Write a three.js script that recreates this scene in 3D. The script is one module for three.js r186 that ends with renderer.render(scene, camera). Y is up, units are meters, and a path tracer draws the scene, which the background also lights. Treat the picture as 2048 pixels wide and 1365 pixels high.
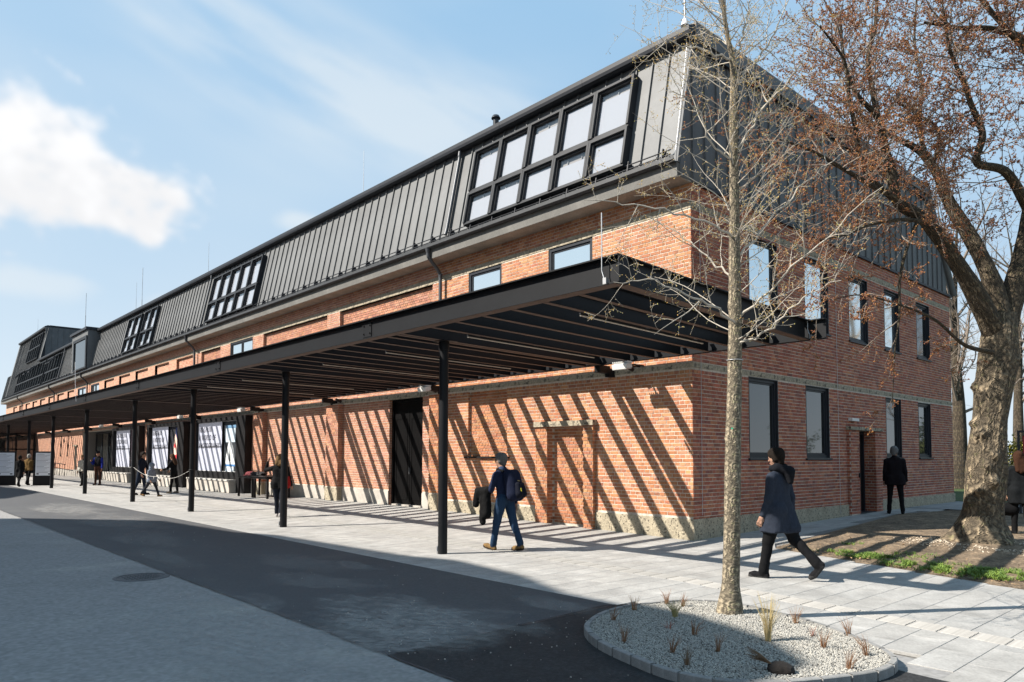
import * as THREE from 'three';
import { mergeGeometries } from 'three/addons/utils/BufferGeometryUtils.js';
import { ImprovedNoise } from 'three/addons/math/ImprovedNoise.js';

// ---------- camera, sky, sun, exposure ----------
const scene = new THREE.Scene();
const camera = new THREE.PerspectiveCamera(50.29, 2048 / 1365, 0.1, 900);
camera.position.set(8.54, 1.7, 12.755);
camera.rotation.set(0.04953, 0.83421, 0.00266, 'YXZ');
camera.setViewOffset(2048, 1365, 0, -159.2, 2048, 1365);   // shift lens: verticals stay nearly upright
scene.add(camera);
const renderer = new THREE.WebGLRenderer({ antialias: true });
renderer.toneMapping = THREE.LinearToneMapping;
renderer.toneMappingExposure = 2.2;
renderer.shadowMap.enabled = true;

const noise = new ImprovedNoise();
function rng(seed) { let s = seed >>> 0; return () => { s = (s + 0x6d2b79f5) >>> 0; let t = Math.imul(s ^ (s >>> 15), 1 | s); t = (t + Math.imul(t ^ (t >>> 7), 61 | t)) ^ t; return ((t ^ (t >>> 14)) >>> 0) / 4294967296; }; }
const clamp = (v, a = 0, b = 1) => Math.min(b, Math.max(a, v));
const lerp = (a, b, t) => a + (b - a) * t;
const sstep = (a, b, v) => { const t = clamp((v - a) / (b - a)); return t * t * (3 - 2 * t); };
const fbm = (x, y, z, o = 4) => { let s = 0, a = 0.5, f = 1; for (let i = 0; i < o; i++) { s += a * noise.noise(x * f, y * f, z * f); a *= 0.5; f *= 2.03; } return s; };

const SUN = new THREE.Vector3(-0.575, 1, 1.016).normalize();
const sun = new THREE.DirectionalLight(new THREE.Color(1, 0.93, 0.84), 4.7);
sun.position.copy(SUN).multiplyScalar(120); sun.target.position.set(0, 0, 0);
sun.castShadow = true; sun.shadow.mapSize.set(4096, 4096); sun.shadow.radius = 1;
Object.assign(sun.shadow.camera, { left: -90, right: 60, top: 60, bottom: -60, near: 1, far: 300 });
scene.add(sun, sun.target);

{ // the sky: pale spring blue, whiter low down and towards the sun, one cumulus and thin high wisps
  const W = 1600, H = 800, data = new Float32Array(W * H * 4), K = 1.16 / 2.2;
  const blobs = [[-172.4, 21.6, 2.6, 2.2], [-170.2, 20.9, 2.2, 1.7], [-171.6, 18.6, 4.4, 2.8], [-167.6, 18.4, 3.2, 2.0], [-165.6, 17.4, 2.2, 2.0], [-169.4, 16.6, 4.2, 1.9], [-176, 18.5, 4.5, 3.6], [-164.6, 15.6, 1.0, 1.1], [-163.4, 18.0, 1.9, 1.5], [-181, 17, 4, 2.6]];
  const soft = [[-171, 11.3, 3.6, 1.2], [-154.4, 17.5, 2.2, 0.8], [-151.8, 17.2, 1.4, 1.0], [-163, 10.6, 3, 0.9], [-120, 9, 10, 3], [-104, 6.5, 9, 3.2]];
  for (let j = 0; j < H; j++) {
    const el = ((j + 0.5) / H - 0.5) * 180, er = el * Math.PI / 180, ce = Math.cos(er), y = Math.sin(er);
    for (let i = 0; i < W; i++) {
      const azd = ((i + 0.5) / W - 0.5) * 360, az = azd * Math.PI / 180, x = ce * Math.cos(az), z = ce * Math.sin(az);
      const cs = x * SUN.x + y * SUN.y + z * SUN.z;
      const h = clamp(el, 0, 90);
      const t = 1 - Math.exp(-h / 18), up = clamp(h / 90);
      const haze = 0.5 + 0.5 * cs;                       // forward scatter towards the sun
      let r = lerp(0.70, 0.165, t), g = lerp(0.78, 0.40, t), b = lerp(0.83, 0.665, t);
      const w = 0.03 + 0.42 * Math.pow(haze, 3.0);
      r = lerp(r, 0.82, w * (1 - 0.55 * up)); g = lerp(g, 0.90, w * (1 - 0.55 * up)); b = lerp(b, 0.96, w * (1 - 0.55 * up));
      if (el > -2) {
        let d = 0;
        let dx0 = azd;
        if (dx0 > 150) dx0 -= 360;
        for (const [a, e, rx, ry] of blobs) { const v = ((dx0 - a) / rx) ** 2 + ((el - e) / ry) ** 2; if (v < 9) d += Math.exp(-v * 1.25); }
        let ds = -9; for (const [a, e, rx, ry] of soft) ds = Math.max(ds, 1 - Math.hypot((dx0 - a) / rx, (el - e) / ry));
        const near = d > 0.03 || ds > -1.5, q = near ? fbm(x * 9, y * 14, z * 9, 6) : 0, q2 = near ? fbm(x * 30 + 4, y * 40, z * 30, 4) : 0;
        let c = d < 0.03 ? 0 : sstep(-0.28, 0.72, Math.min(d, 1.25) - 0.42 + q * 1.0 + q2 * 1.0);
        // flat-ish thin wisps: streaks that run down to the right
        const bandN = Math.exp(-Math.pow((el - (29.5 - (dx0 + 163) * 0.24)) / 4.2, 2)) * sstep(-172, -162, dx0) * (1 - sstep(-140, -128, dx0));
        const s1 = bandN < 0.02 ? 0 : fbm((azd * 0.55 - el * 0.25) * 0.11, (el + azd * 0.33) * 0.33, 3.1, 5);
        const band = bandN;
        const s2 = fbm(x * 2.6, y * 8, z * 2.6 + 8.7, 3);
        let wv = clamp(band * (0.45 + s1 * 1.5), 0, 0.62) + clamp(0.10 + s2 * 0.5, 0, 0.28) * sstep(4, 14, el) * (1 - 0.4 * up);
        for (const [a, e, rx, ry] of soft) wv += 0.6 * sstep(-0.2, 0.8, 1 - Math.hypot((dx0 - a) / rx, (el - e) / ry) + q * 0.9 + q2 * 0.4);
        wv = clamp(wv, 0, 0.8) * 0.8;
        r = lerp(r, 0.72, wv); g = lerp(g, 0.77, wv); b = lerp(b, 0.80, wv);
        // cumulus body: bright top towards the sun, greyer base
        const shade = 0.80 + 0.08 * sstep(-0.4, 0.5, q * 1.6 + q2 * 1.2 + (el - 18.0) * 0.16);
        r = lerp(r, 0.98 * shade, c); g = lerp(g, 0.985 * shade, c); b = lerp(b, 0.99 * shade + 0.01, c);
      } else { r = 0.30; g = 0.29; b = 0.27; }
      const o = (j * W + i) * 4;
      data[o] = r * K; data[o + 1] = g * K; data[o + 2] = b * K; data[o + 3] = 1;
    }
  }
  const sky = new THREE.DataTexture(data, W, H, THREE.RGBAFormat, THREE.FloatType);
  sky.mapping = THREE.EquirectangularReflectionMapping; sky.magFilter = sky.minFilter = THREE.LinearFilter; sky.needsUpdate = true;
  scene.background = sky; scene.environment = sky;
}

// ---------- helpers ----------
const taken = {};
function numbered(n) { if (taken[n] === undefined) { taken[n] = 0; return n; } return n + '_' + String(++taken[n]).padStart(3, '0'); }
function tag(o, label, category, group) { o.userData.label = label; o.userData.category = category; if (group) o.userData.group = group; return o; }
function structure(o) { o.userData.kind = 'structure'; return o; }
function stuff(o) { o.userData.kind = 'stuff'; return o; }
function add(o, parent = scene) { if (o.isMesh) { o.castShadow = o.receiveShadow = true; } parent.add(o); return o; }
function mesh(name, geo, mat, parent = scene) { const m = new THREE.Mesh(geo, mat); m.name = parent === scene ? numbered(name) : name; return add(m, parent); }
function group(name, parent = scene) { const g = new THREE.Group(); g.name = parent === scene ? numbered(name) : name; parent.add(g); return g; }
const V = (x, y, z) => new THREE.Vector3(x, y, z);

class MB { // mesh buffer
  constructor() { this.p = []; this.n = []; this.u = []; this.c = []; this.i = []; this.col = null; }
  get count() { return this.p.length / 3; }
  vert(x, y, z, nx, ny, nz, u, v) { this.p.push(x, y, z); this.n.push(nx, ny, nz); this.u.push(u, v); if (this.col) this.c.push(this.col[0], this.col[1], this.col[2]); return this.p.length / 3 - 1; }
  quad(a, b, c, d, uv) { // counter-clockwise corners
    const ex = b[0] - a[0], ey = b[1] - a[1], ez = b[2] - a[2], fx = d[0] - a[0], fy = d[1] - a[1], fz = d[2] - a[2];
    let nx = ey * fz - ez * fy, ny = ez * fx - ex * fz, nz = ex * fy - ey * fx; const l = Math.hypot(nx, ny, nz) || 1; nx /= l; ny /= l; nz /= l;
    const le = Math.hypot(ex, ey, ez), lf = Math.hypot(fx, fy, fz); uv = uv || [0, 0, le, 0, le, lf, 0, lf];
    const k = this.count;
    [a, b, c, d].forEach((q, j) => this.vert(q[0], q[1], q[2], nx, ny, nz, uv[2 * j], uv[2 * j + 1]));
    this.i.push(k, k + 1, k + 2, k, k + 2, k + 3);
  }
  box(x0, x1, y0, y1, z0, z1, skip = '') {
    const P = (x, y, z) => [x, y, z];
    if (!skip.includes('f')) this.quad(P(x0, y0, z1), P(x1, y0, z1), P(x1, y1, z1), P(x0, y1, z1), [x0, y0, x1, y0, x1, y1, x0, y1]);
    if (!skip.includes('b')) this.quad(P(x1, y0, z0), P(x0, y0, z0), P(x0, y1, z0), P(x1, y1, z0), [x1, y0, x0, y0, x0, y1, x1, y1]);
    if (!skip.includes('l')) this.quad(P(x0, y0, z0), P(x0, y0, z1), P(x0, y1, z1), P(x0, y1, z0), [z0, y0, z1, y0, z1, y1, z0, y1]);
    if (!skip.includes('r')) this.quad(P(x1, y0, z1), P(x1, y0, z0), P(x1, y1, z0), P(x1, y1, z1), [z1, y0, z0, y0, z0, y1, z1, y1]);
    if (!skip.includes('t')) this.quad(P(x0, y1, z1), P(x1, y1, z1), P(x1, y1, z0), P(x0, y1, z0), [x0, z1, x1, z1, x1, z0, x0, z0]);
    if (!skip.includes('d')) this.quad(P(x0, y0, z0), P(x1, y0, z0), P(x1, y0, z1), P(x0, y0, z1), [x0, z0, x1, z0, x1, z1, x0, z1]);
    return this;
  }
  tube(pts, rad, sides = 6, cap = false, vscale = 1) { // pts: Vector3[], rad: number[]
    const n = pts.length; if (n < 2) return this;
    let t = pts[1].clone().sub(pts[0]).normalize();
    let r = Math.abs(t.y) < 0.9 ? V(0, 1, 0) : V(1, 0, 0); r.cross(t).normalize();
    let len = 0, base = this.count;
    for (let k = 0; k < n; k++) {
      const a = pts[Math.max(0, k - 1)], b = pts[Math.min(n - 1, k + 1)];
      t = b.clone().sub(a).normalize(); r.addScaledVector(t, -r.dot(t)).normalize();
      const s = t.clone().cross(r); if (k) len += pts[k].distanceTo(pts[k - 1]);
      for (let j = 0; j <= sides; j++) {
        const ang = j / sides * Math.PI * 2, ca = Math.cos(ang), sa = Math.sin(ang);
        const nx = r.x * ca + s.x * sa, ny = r.y * ca + s.y * sa, nz = r.z * ca + s.z * sa, R = rad[k];
        this.vert(pts[k].x + nx * R, pts[k].y + ny * R, pts[k].z + nz * R, nx, ny, nz, j / sides * 2 * Math.PI * Math.max(rad[0], 0.01), len * vscale);
      }
    }
    for (let k = 0; k < n - 1; k++) for (let j = 0; j < sides; j++) { const a = base + k * (sides + 1) + j, b = a + sides + 1; this.i.push(a, a + 1, b, a + 1, b + 1, b); }
    if (cap) for (const [k, sgn] of [[0, -1], [n - 1, 1]]) {
      const tt = (k ? pts[n - 1].clone().sub(pts[n - 2]) : pts[1].clone().sub(pts[0])).normalize().multiplyScalar(sgn), c = this.vert(pts[k].x, pts[k].y, pts[k].z, tt.x, tt.y, tt.z, 0, 0), ring = [];
      for (let j = 0; j < sides; j++) { const q = (base + k * (sides + 1) + j) * 3; ring.push(this.vert(this.p[q], this.p[q + 1], this.p[q + 2], tt.x, tt.y, tt.z, 0, 0)); }
      for (let j = 0; j < sides; j++) { const a = ring[j], b = ring[(j + 1) % sides]; k ? this.i.push(c, a, b) : this.i.push(c, b, a); }
    }
    return this;
  }
  geo() {
    const g = new THREE.BufferGeometry();
    g.setAttribute('position', new THREE.Float32BufferAttribute(this.p, 3)); g.setAttribute('normal', new THREE.Float32BufferAttribute(this.n, 3)); g.setAttribute('uv', new THREE.Float32BufferAttribute(this.u, 2));
    if (this.c.length) g.setAttribute('color', new THREE.Float32BufferAttribute(this.c, 3));
    g.setIndex(this.i); return g;
  }
}
const boxGeo = (x0, x1, y0, y1, z0, z1) => new MB().box(x0, x1, y0, y1, z0, z1).geo();
const boxMesh = (name, b, mat, parent) => mesh(name, boxGeo(...b), mat, parent);
const boxes = (list) => { const m = new MB(); for (const b of list) m.box(...b); return m.geo(); };
function bevelBox(w, h, d, r = 0.01) { // centred in x and z, sits on y = 0, rounded upright edges and top
  const s = new THREE.Shape(), x = w / 2 - r, z = d / 2 - r; s.moveTo(-x, -z); s.lineTo(x, -z); s.lineTo(x, z); s.lineTo(-x, z); s.closePath();
  const g = new THREE.ExtrudeGeometry(s, { depth: h - 2 * r, bevelEnabled: true, bevelSize: r, bevelThickness: r, bevelSegments: 2, steps: 1 }); g.rotateX(-Math.PI / 2); g.translate(0, r, 0); return g;
}
function lathe(prof, seg = 24) { return new THREE.LatheGeometry(prof.map(([r, y]) => new THREE.Vector2(r, y)), seg); }
const extrudeX = (pts, len) => { // profile in (z, y), run along +x from 0
  const s = new THREE.Shape(pts.map(([z, y]) => new THREE.Vector2(-z, y))); const g = new THREE.ExtrudeGeometry(s, { depth: len, bevelEnabled: false }); g.rotateY(Math.PI / 2); return g;
};

// ground height: the plaza rises a hand's breadth towards the walls
function gh(x, z) {
  if (x < 0) { const far = lerp(1, 0.6, sstep(-14, -24, x)); return 0.15 * far * clamp(-x / 9) * clamp(1 - z / 4.5); }
  return 0.15 * clamp(-z / 9);
}

// ---------- textures ----------
function tex(w, h, f, srgb = false) {
  const d = new Uint8Array(w * h * 4);
  for (let j = 0; j < h; j++) for (let i = 0; i < w; i++) { const c = f(i / w, j / h, i, j), o = (j * w + i) * 4; if (typeof c === 'number') d[o] = d[o + 1] = d[o + 2] = clamp(c) * 255; else { d[o] = clamp(c[0]) * 255; d[o + 1] = clamp(c[1]) * 255; d[o + 2] = clamp(c[2]) * 255; } d[o + 3] = 255; }
  const t = new THREE.DataTexture(d, w, h); t.wrapS = t.wrapT = THREE.RepeatWrapping; t.magFilter = THREE.LinearFilter; t.minFilter = THREE.LinearMipmapLinearFilter; t.generateMipmaps = true; if (srgb) t.colorSpace = THREE.SRGBColorSpace; t.needsUpdate = true; return t;
}
// tileable value noise on an n x n lattice
function lattice(n, seed) { const r = rng(seed), a = new Float32Array(n * n); for (let i = 0; i < n * n; i++) a[i] = r(); return (u, v) => { u = (u - Math.floor(u)) * n; v = (v - Math.floor(v)) * n; const i = Math.floor(u), j = Math.floor(v); let fu = u - i, fv = v - j; fu = fu * fu * (3 - 2 * fu); fv = fv * fv * (3 - 2 * fv); const q = (x, y) => a[((y % n) + n) % n * n + ((x % n) + n) % n]; return lerp(lerp(q(i, j), q(i + 1, j), fu), lerp(q(i, j + 1), q(i + 1, j + 1), fu), fv); }; }
function tfbm(n, oct, seed) { const l = []; for (let k = 0; k < oct; k++) l.push(lattice(n * 2 ** k, seed + k * 17)); let tot = 0, a = 1; for (let k = 0; k < oct; k++) { tot += a; a *= 0.55; } return (u, v) => { let s = 0, w = 1; for (let k = 0; k < oct; k++) { s += w * l[k](u, v); w *= 0.55; } return s / tot; }; }
const rep = (t, m) => { const c = t.clone(); c.repeat.set(1 / m, 1 / m); c.needsUpdate = true; return c; };  // one tile = m metres (uv in metres)
const field = (f, n = 512) => { const a = new Float32Array(n * n); for (let j = 0; j < n; j++) for (let i = 0; i < n; i++) a[j * n + i] = f(i / n, j / n); return (u, v) => a[(Math.floor(v * n) & (n - 1)) * n + (Math.floor(u * n) & (n - 1))]; };
const fineN = field(tfbm(64, 3, 5)), midN = field(tfbm(12, 5, 21)), bigN = field(tfbm(4, 6, 33)), grainN = field(tfbm(128, 2, 77));
const T = {};
T.grain = tex(512, 512, (u, v) => 0.30 + 0.4 * fineN(u, v) + 0.3 * grainN(u, v));
T.grainBump = tex(512, 512, (u, v) => grainN(u, v) * 0.6 + 0.4 * fineN(u, v));
T.brickTone = tex(512, 512, (u, v) => { const a = 0.93 + 0.26 * (midN(u, v) - 0.5) + 0.30 * (fineN(u, v) - 0.5), lime = sstep(0.60, 0.78, bigN(u + 0.3, v)) * 0.16 * (0.5 + midN(v, u)); return [a + lime * 0.7, a + lime * 1.0, a + lime * 1.1]; }, true);
T.brickBump = tex(512, 512, (u, v) => 0.6 * fineN(u, v) + 0.4 * grainN(u, v));
T.asphalt = tex(512, 512, (u, v) => { const s = grainN(u, v), a = 0.55 + 0.5 * (s - 0.5) + 0.30 * (fineN(u, v) - 0.5) + 0.26 * (midN(u, v) - 0.5); const chip = grainN(u * 2, v * 2) > 0.86 ? 0.16 : 0; return a + chip; }, true);
T.dust = tex(512, 512, (u, v) => { const b = bigN(u, v), m = midN(u * 2, v * 2), w = sstep(0.52, 0.72, b * 0.75 + m * 0.3); const st = sstep(0.62, 0.70, bigN(u + 0.5, v + 0.2)) * 0.10; const a = 0.84 + 0.07 * w + 0.0 * (fineN(u, v) - 0.5) - st * 0.3 + 0.26 * (grainN(u * 3, v * 3) - 0.5); return [a, a, a * (1.0 - 0.02 * w)]; }, true);
T.concrete = tex(512, 512, (u, v) => { const a = 0.84 + 0.24 * (bigN(u, v) - 0.5) + 0.14 * (midN(u, v) - 0.5) + 0.14 * (grainN(u, v) - 0.5); return [a, a, a]; }, true);
T.rough = tex(512, 512, (u, v) => { const p = sstep(0.60, 0.74, midN(u * 2, v * 2)) ; return 0.7 + 0.3 * (fineN(u, v) - 0.5) - 0.5 * p; });
T.roughTone = tex(512, 512, (u, v) => { const p = sstep(0.62, 0.72, midN(u * 2, v * 2)), a = 0.80 + 0.4 * (fineN(u, v) - 0.5) - 0.28 * p + 0.2 * (bigN(u, v) - 0.5); return [a, a * 0.985, a * 0.94]; }, true);
T.metal = tex(512, 512, (u, v) => 0.86 + 0.20 * (bigN(u, v) - 0.5) + 0.10 * (midN(u, v) - 0.5) + 0.06 * (grainN(u, v) - 0.5), true);
T.bark = tex(512, 512, (u, v) => { const w = u + 0.05 * (midN(u, v) - 0.5), r = Math.abs(tridge(w, v)), a = 0.42 + 0.5 * r + 0.3 * (fineN(u, v) - 0.5); const lich = 0.35 * sstep(0.64, 0.74, midN(u + 0.4, v)); return [lerp(a, a * 1.12, lich), lerp(a * 0.95, a * 1.18, lich), lerp(a * 0.86, a * 0.85, lich)]; }, true);
function lat2(nx, ny, seed) { const r = rng(seed), a = new Float32Array(nx * ny); for (let i = 0; i < nx * ny; i++) a[i] = r(); return (u, v) => { u = (u - Math.floor(u)) * nx; v = (v - Math.floor(v)) * ny; const i = Math.floor(u), j = Math.floor(v); let fu = u - i, fv = v - j; fu = fu * fu * (3 - 2 * fu); fv = fv * fv * (3 - 2 * fv); const q = (x, y) => a[(y % ny) * nx + (x % nx)]; return lerp(lerp(q(i, j), q(i + 1, j), fu), lerp(q(i, j + 1), q(i + 1, j + 1), fu), fv); }; }
function tridge(u, v) { const l = tridge.l || (tridge.l = [lat2(22, 5, 91), lat2(41, 13, 92), lat2(9, 3, 93)]), w = u + 0.06 * (l[2](u, v) - 0.5) + 0.03 * (l[1](v, u) - 0.5); return (l[0](w, v) * 0.6 + l[1](w, v) * 0.4 - 0.5) * 2.6; }
T.barkBump = tex(512, 512, (u, v) => clamp(Math.abs(tridge(u + 0.05 * (midN(u, v) - 0.5), v)) * 0.9 + 0.2 * fineN(u, v)));
T.soil = tex(512, 512, (u, v) => { const a = 0.70 + 0.5 * (midN(u, v) - 0.5) + 0.45 * (fineN(u, v) - 0.5) + 0.3 * (grainN(u, v) - 0.5); return [a, a * 0.97, a * 0.92]; }, true);
T.cloth = tex(256, 256, (u, v) => 0.82 + 0.30 * (grainN(u, v) - 0.5) + 0.2 * (midN(u, v) - 0.5), true);
T.grass = tex(512, 512, (u, v) => { const a = 0.62 + 0.55 * (fineN(u, v) - 0.5) + 0.5 * (midN(u, v) - 0.5); return [a * 1.02, a, a * 0.8]; }, true);

function mat(r, g, b, o = {}) { const { map, s = 1, bump, bs = 0.002, bscale, ...rest } = o; const m = new THREE.MeshStandardMaterial({ roughness: 0.85, ...rest }); m.color.setRGB(r, g, b); if (map) m.map = rep(map, s); if (bump) { m.bumpMap = rep(bump, bscale || s); m.bumpScale = bs; } return m; }
const M = {
  mortar: mat(0.58, 0.515, 0.43, { map: T.brickTone, s: 3, bump: T.brickBump, bs: 0.004 }),
  brick: mat(1, 1, 1, { map: T.brickTone, s: 2.6, bump: T.brickBump, bs: 0.003, bscale: 0.7, vertexColors: true }),
  plinth: mat(0.54, 0.485, 0.39, { map: T.roughTone, s: 0.9, bump: T.rough, bs: 0.02, roughness: 0.95 }),
  plaster: mat(0.56, 0.52, 0.46, { map: T.concrete, s: 2 }),
  belt: mat(0.47, 0.42, 0.34, { map: T.roughTone, s: 2.2, bump: T.grainBump, bs: 0.004 }),
  fascia: mat(0.175, 0.17, 0.155, { map: T.concrete, s: 2.4, roughness: 0.7 }),
  soffit: mat(0.40, 0.36, 0.31, { map: T.concrete, s: 3 }),
  roof: mat(0.165, 0.17, 0.172, { map: T.metal, s: 3.1, roughness: 0.62, metalness: 0.1 }),
  roofDark: mat(0.026, 0.029, 0.036, { map: T.metal, s: 3.1, roughness: 0.5 }),
  clad: mat(0.142, 0.147, 0.149, { map: T.metal, s: 2.3, roughness: 0.62, metalness: 0.1 }),
  steel: mat(0.0125, 0.0135, 0.0155, { map: T.metal, s: 1.7, roughness: 0.5 }),
  steelSide: mat(0.017, 0.0185, 0.021, { roughness: 0.42 }),
  pipe: mat(0.07, 0.075, 0.082, { roughness: 0.45, metalness: 0.3 }),
  zinc: mat(0.45, 0.46, 0.47, { roughness: 0.4, metalness: 0.7 }),
  frame: mat(0.022, 0.025, 0.031, { roughness: 0.42 }),
  frameGrey: mat(0.030, 0.033, 0.038, { map: T.metal, s: 1.3, roughness: 0.5 }),
  black: mat(0.0065, 0.0065, 0.0075, { roughness: 0.55 }),
  blackDoor: mat(0.007, 0.0068, 0.007, { map: T.metal, s: 1.9, roughness: 0.5 }),
  blind: mat(0.27, 0.285, 0.315),
  blindShade: mat(0.58, 0.62, 0.64, { map: T.cloth, s: 0.5 }),
  dark: mat(0.22, 0.21, 0.20),
  interior: mat(0.10, 0.10, 0.10),
  asphaltOld: mat(0.33, 0.322, 0.312, { map: T.dust, s: 11, bump: T.grainBump, bs: 0.0009, bscale: 0.45, roughness: 0.92 }),
  asphaltNew: mat(0.088, 0.090, 0.095, { map: T.dust, s: 7.3, bump: T.grainBump, bs: 0.002, bscale: 0.8, roughness: 0.9 }),
  asphaltNewest: mat(0.045, 0.046, 0.049, { map: T.asphalt, s: 2.6, bump: T.grainBump, bs: 0.003, bscale: 0.6, roughness: 0.85 }),
  slabBed: mat(0.27, 0.26, 0.245, { map: T.concrete, s: 2 }),
  kerb: mat(0.34, 0.335, 0.32, { map: T.concrete, s: 1.2, bump: T.grainBump, bs: 0.003 }),
  soil: mat(0.36, 0.28, 0.20, { map: T.soil, s: 2.2, bump: T.grainBump, bs: 0.02, bscale: 1.1, roughness: 1 }),
  gravelBed: mat(0.36, 0.35, 0.325, { map: T.soil, s: 0.6, bump: T.grainBump, bs: 0.02, bscale: 0.4 }),
  lawn: mat(0.085, 0.16, 0.035, { map: T.grass, s: 1.6, bump: T.grainBump, bs: 0.03, roughness: 1 }),
  terrain: mat(0.14, 0.14, 0.11, { map: T.soil, s: 5, roughness: 1 }),
  primer: mat(0.15, 0.085, 0.058, { map: T.metal, s: 1.1, roughness: 0.7 }),
  white: mat(0.72, 0.72, 0.71, { roughness: 0.5 }),
  lampGrey: mat(0.62, 0.62, 0.60, { roughness: 0.45 }),
};
for (const [k, v] of [['steel', 0.35], ['steelSide', 0.35], ['frameGrey', 0.3], ['frame', 0.5], ['roofDark', 0.5], ['black', 0.5], ['blackDoor', 0.12]]) { const o = M[k], p = new THREE.MeshPhysicalMaterial({ roughness: o.roughness, specularIntensity: v, map: o.map }); p.color.copy(o.color); M[k] = p; }
M.glass = new THREE.MeshPhysicalMaterial({ color: 0xffffff, roughness: 0.02, transmission: 1, thickness: 0, ior: 1.52 });
M.glassDark = new THREE.MeshPhysicalMaterial({ roughness: 0.03, ior: 1.9, specularIntensity: 1 }); M.glassDark.color.setRGB(0.014, 0.017, 0.018);
M.glassCoat = new THREE.MeshStandardMaterial({ roughness: 0.04, metalness: 0.95 }); M.glassCoat.color.setRGB(0.82, 0.87, 0.87);
// ---------- ground ----------
const PX = 1453.9;   // focal length in photograph pixels, to rank pieces by how large they show
const camF = V(-0.74, 0.05, -0.671), camP = camera.position;
const pxArea = (x, y, z, area, nx, ny, nz) => { const dx = x - camP.x, dy = y - camP.y, dz = z - camP.z, d = dx * camF.x + dy * camF.y + dz * camF.z; if (d < 1) return 0; const l = Math.hypot(dx, dy, dz), side = Math.abs((dx * camF.z - dz * camF.x)) / d; if (side > 0.74) return 0; return area * Math.abs(dx * nx + dy * ny + dz * nz) / l * PX * PX / (d * d); };

function sheet(name, pts, y, m, parent, jit = 0, seed = 1, step = 0.25) { // a flat sheet with slightly ragged edges, uv in metres
  const r = rng(seed), s = new THREE.Shape(); let first = true;
  for (let k = 0; k < pts.length; k++) {
    const [x0, z0] = pts[k], [x1, z1] = pts[(k + 1) % pts.length], L = Math.hypot(x1 - x0, z1 - z0), n = jit ? Math.max(1, Math.min(160, Math.round(L / step))) : 1;
    for (let i = 0; i < n; i++) { const t = i / n, x = lerp(x0, x1, t) + (jit && i ? (r() - 0.5) * jit : 0), z = lerp(z0, z1, t) + (jit && i ? (r() - 0.5) * jit : 0); first ? s.moveTo(x, -z) : s.lineTo(x, -z); first = false; }
  }
  const g = new THREE.ShapeGeometry(s); g.rotateX(-Math.PI / 2); g.translate(0, y, 0); return mesh(name, g, m, parent);
}
structure(sheet('ground', [[-400, -400], [300, -400], [300, 300], [-400, 300]], -0.09, M.terrain));
structure(sheet('road', [[-200, 6.0], [60, 6.0], [60, 80], [-200, 80]], -0.008, M.asphaltOld));
structure(sheet('asphalt_patch', [[-70, 6.12], [3.14, 6.12], [3.2, 9.28], [-70, 9.3]], -0.004, M.asphaltNew, scene, 0.03, 3));
structure(sheet('asphalt_patch', [[3.0, 6.3], [3.12, 6.05], [7.9, 6.7], [9.0, 9.2], [3.16, 9.31]], 0.0, M.asphaltNewest, scene, 0.035, 4));
{ // saw-cut joints between the asphalt fields, filled with bitumen
  const jm = mat(0.03, 0.03, 0.033, { roughness: 0.6 }), b = new MB(), r = rng(8);
  const run = (x0, z0, x1, z1, w) => { const n = Math.ceil(Math.hypot(x1 - x0, z1 - z0) / 0.18), px = -(z1 - z0), pz = x1 - x0, l = Math.hypot(px, pz); let pr = null; for (let i = 0; i <= n; i++) { const t = i / n, o = (r() - 0.5) * 0.022, ww = w * (0.5 + r()), x = lerp(x0, x1, t), z = lerp(z0, z1, t), a = [x + px / l * (o + ww), 0.003, z + pz / l * (o + ww)], c = [x + px / l * (o - ww), 0.003, z + pz / l * (o - ww)]; if (pr) b.quad(pr[0], a, c, pr[1]); pr = [a, c]; } };
  run(-30, 9.29, 4.4, 9.3, 0.012); run(3.14, 9.2, 3.08, 6.3, 0.008);
  structure(mesh('asphalt_joint', b.geo(), jm));
}
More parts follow.
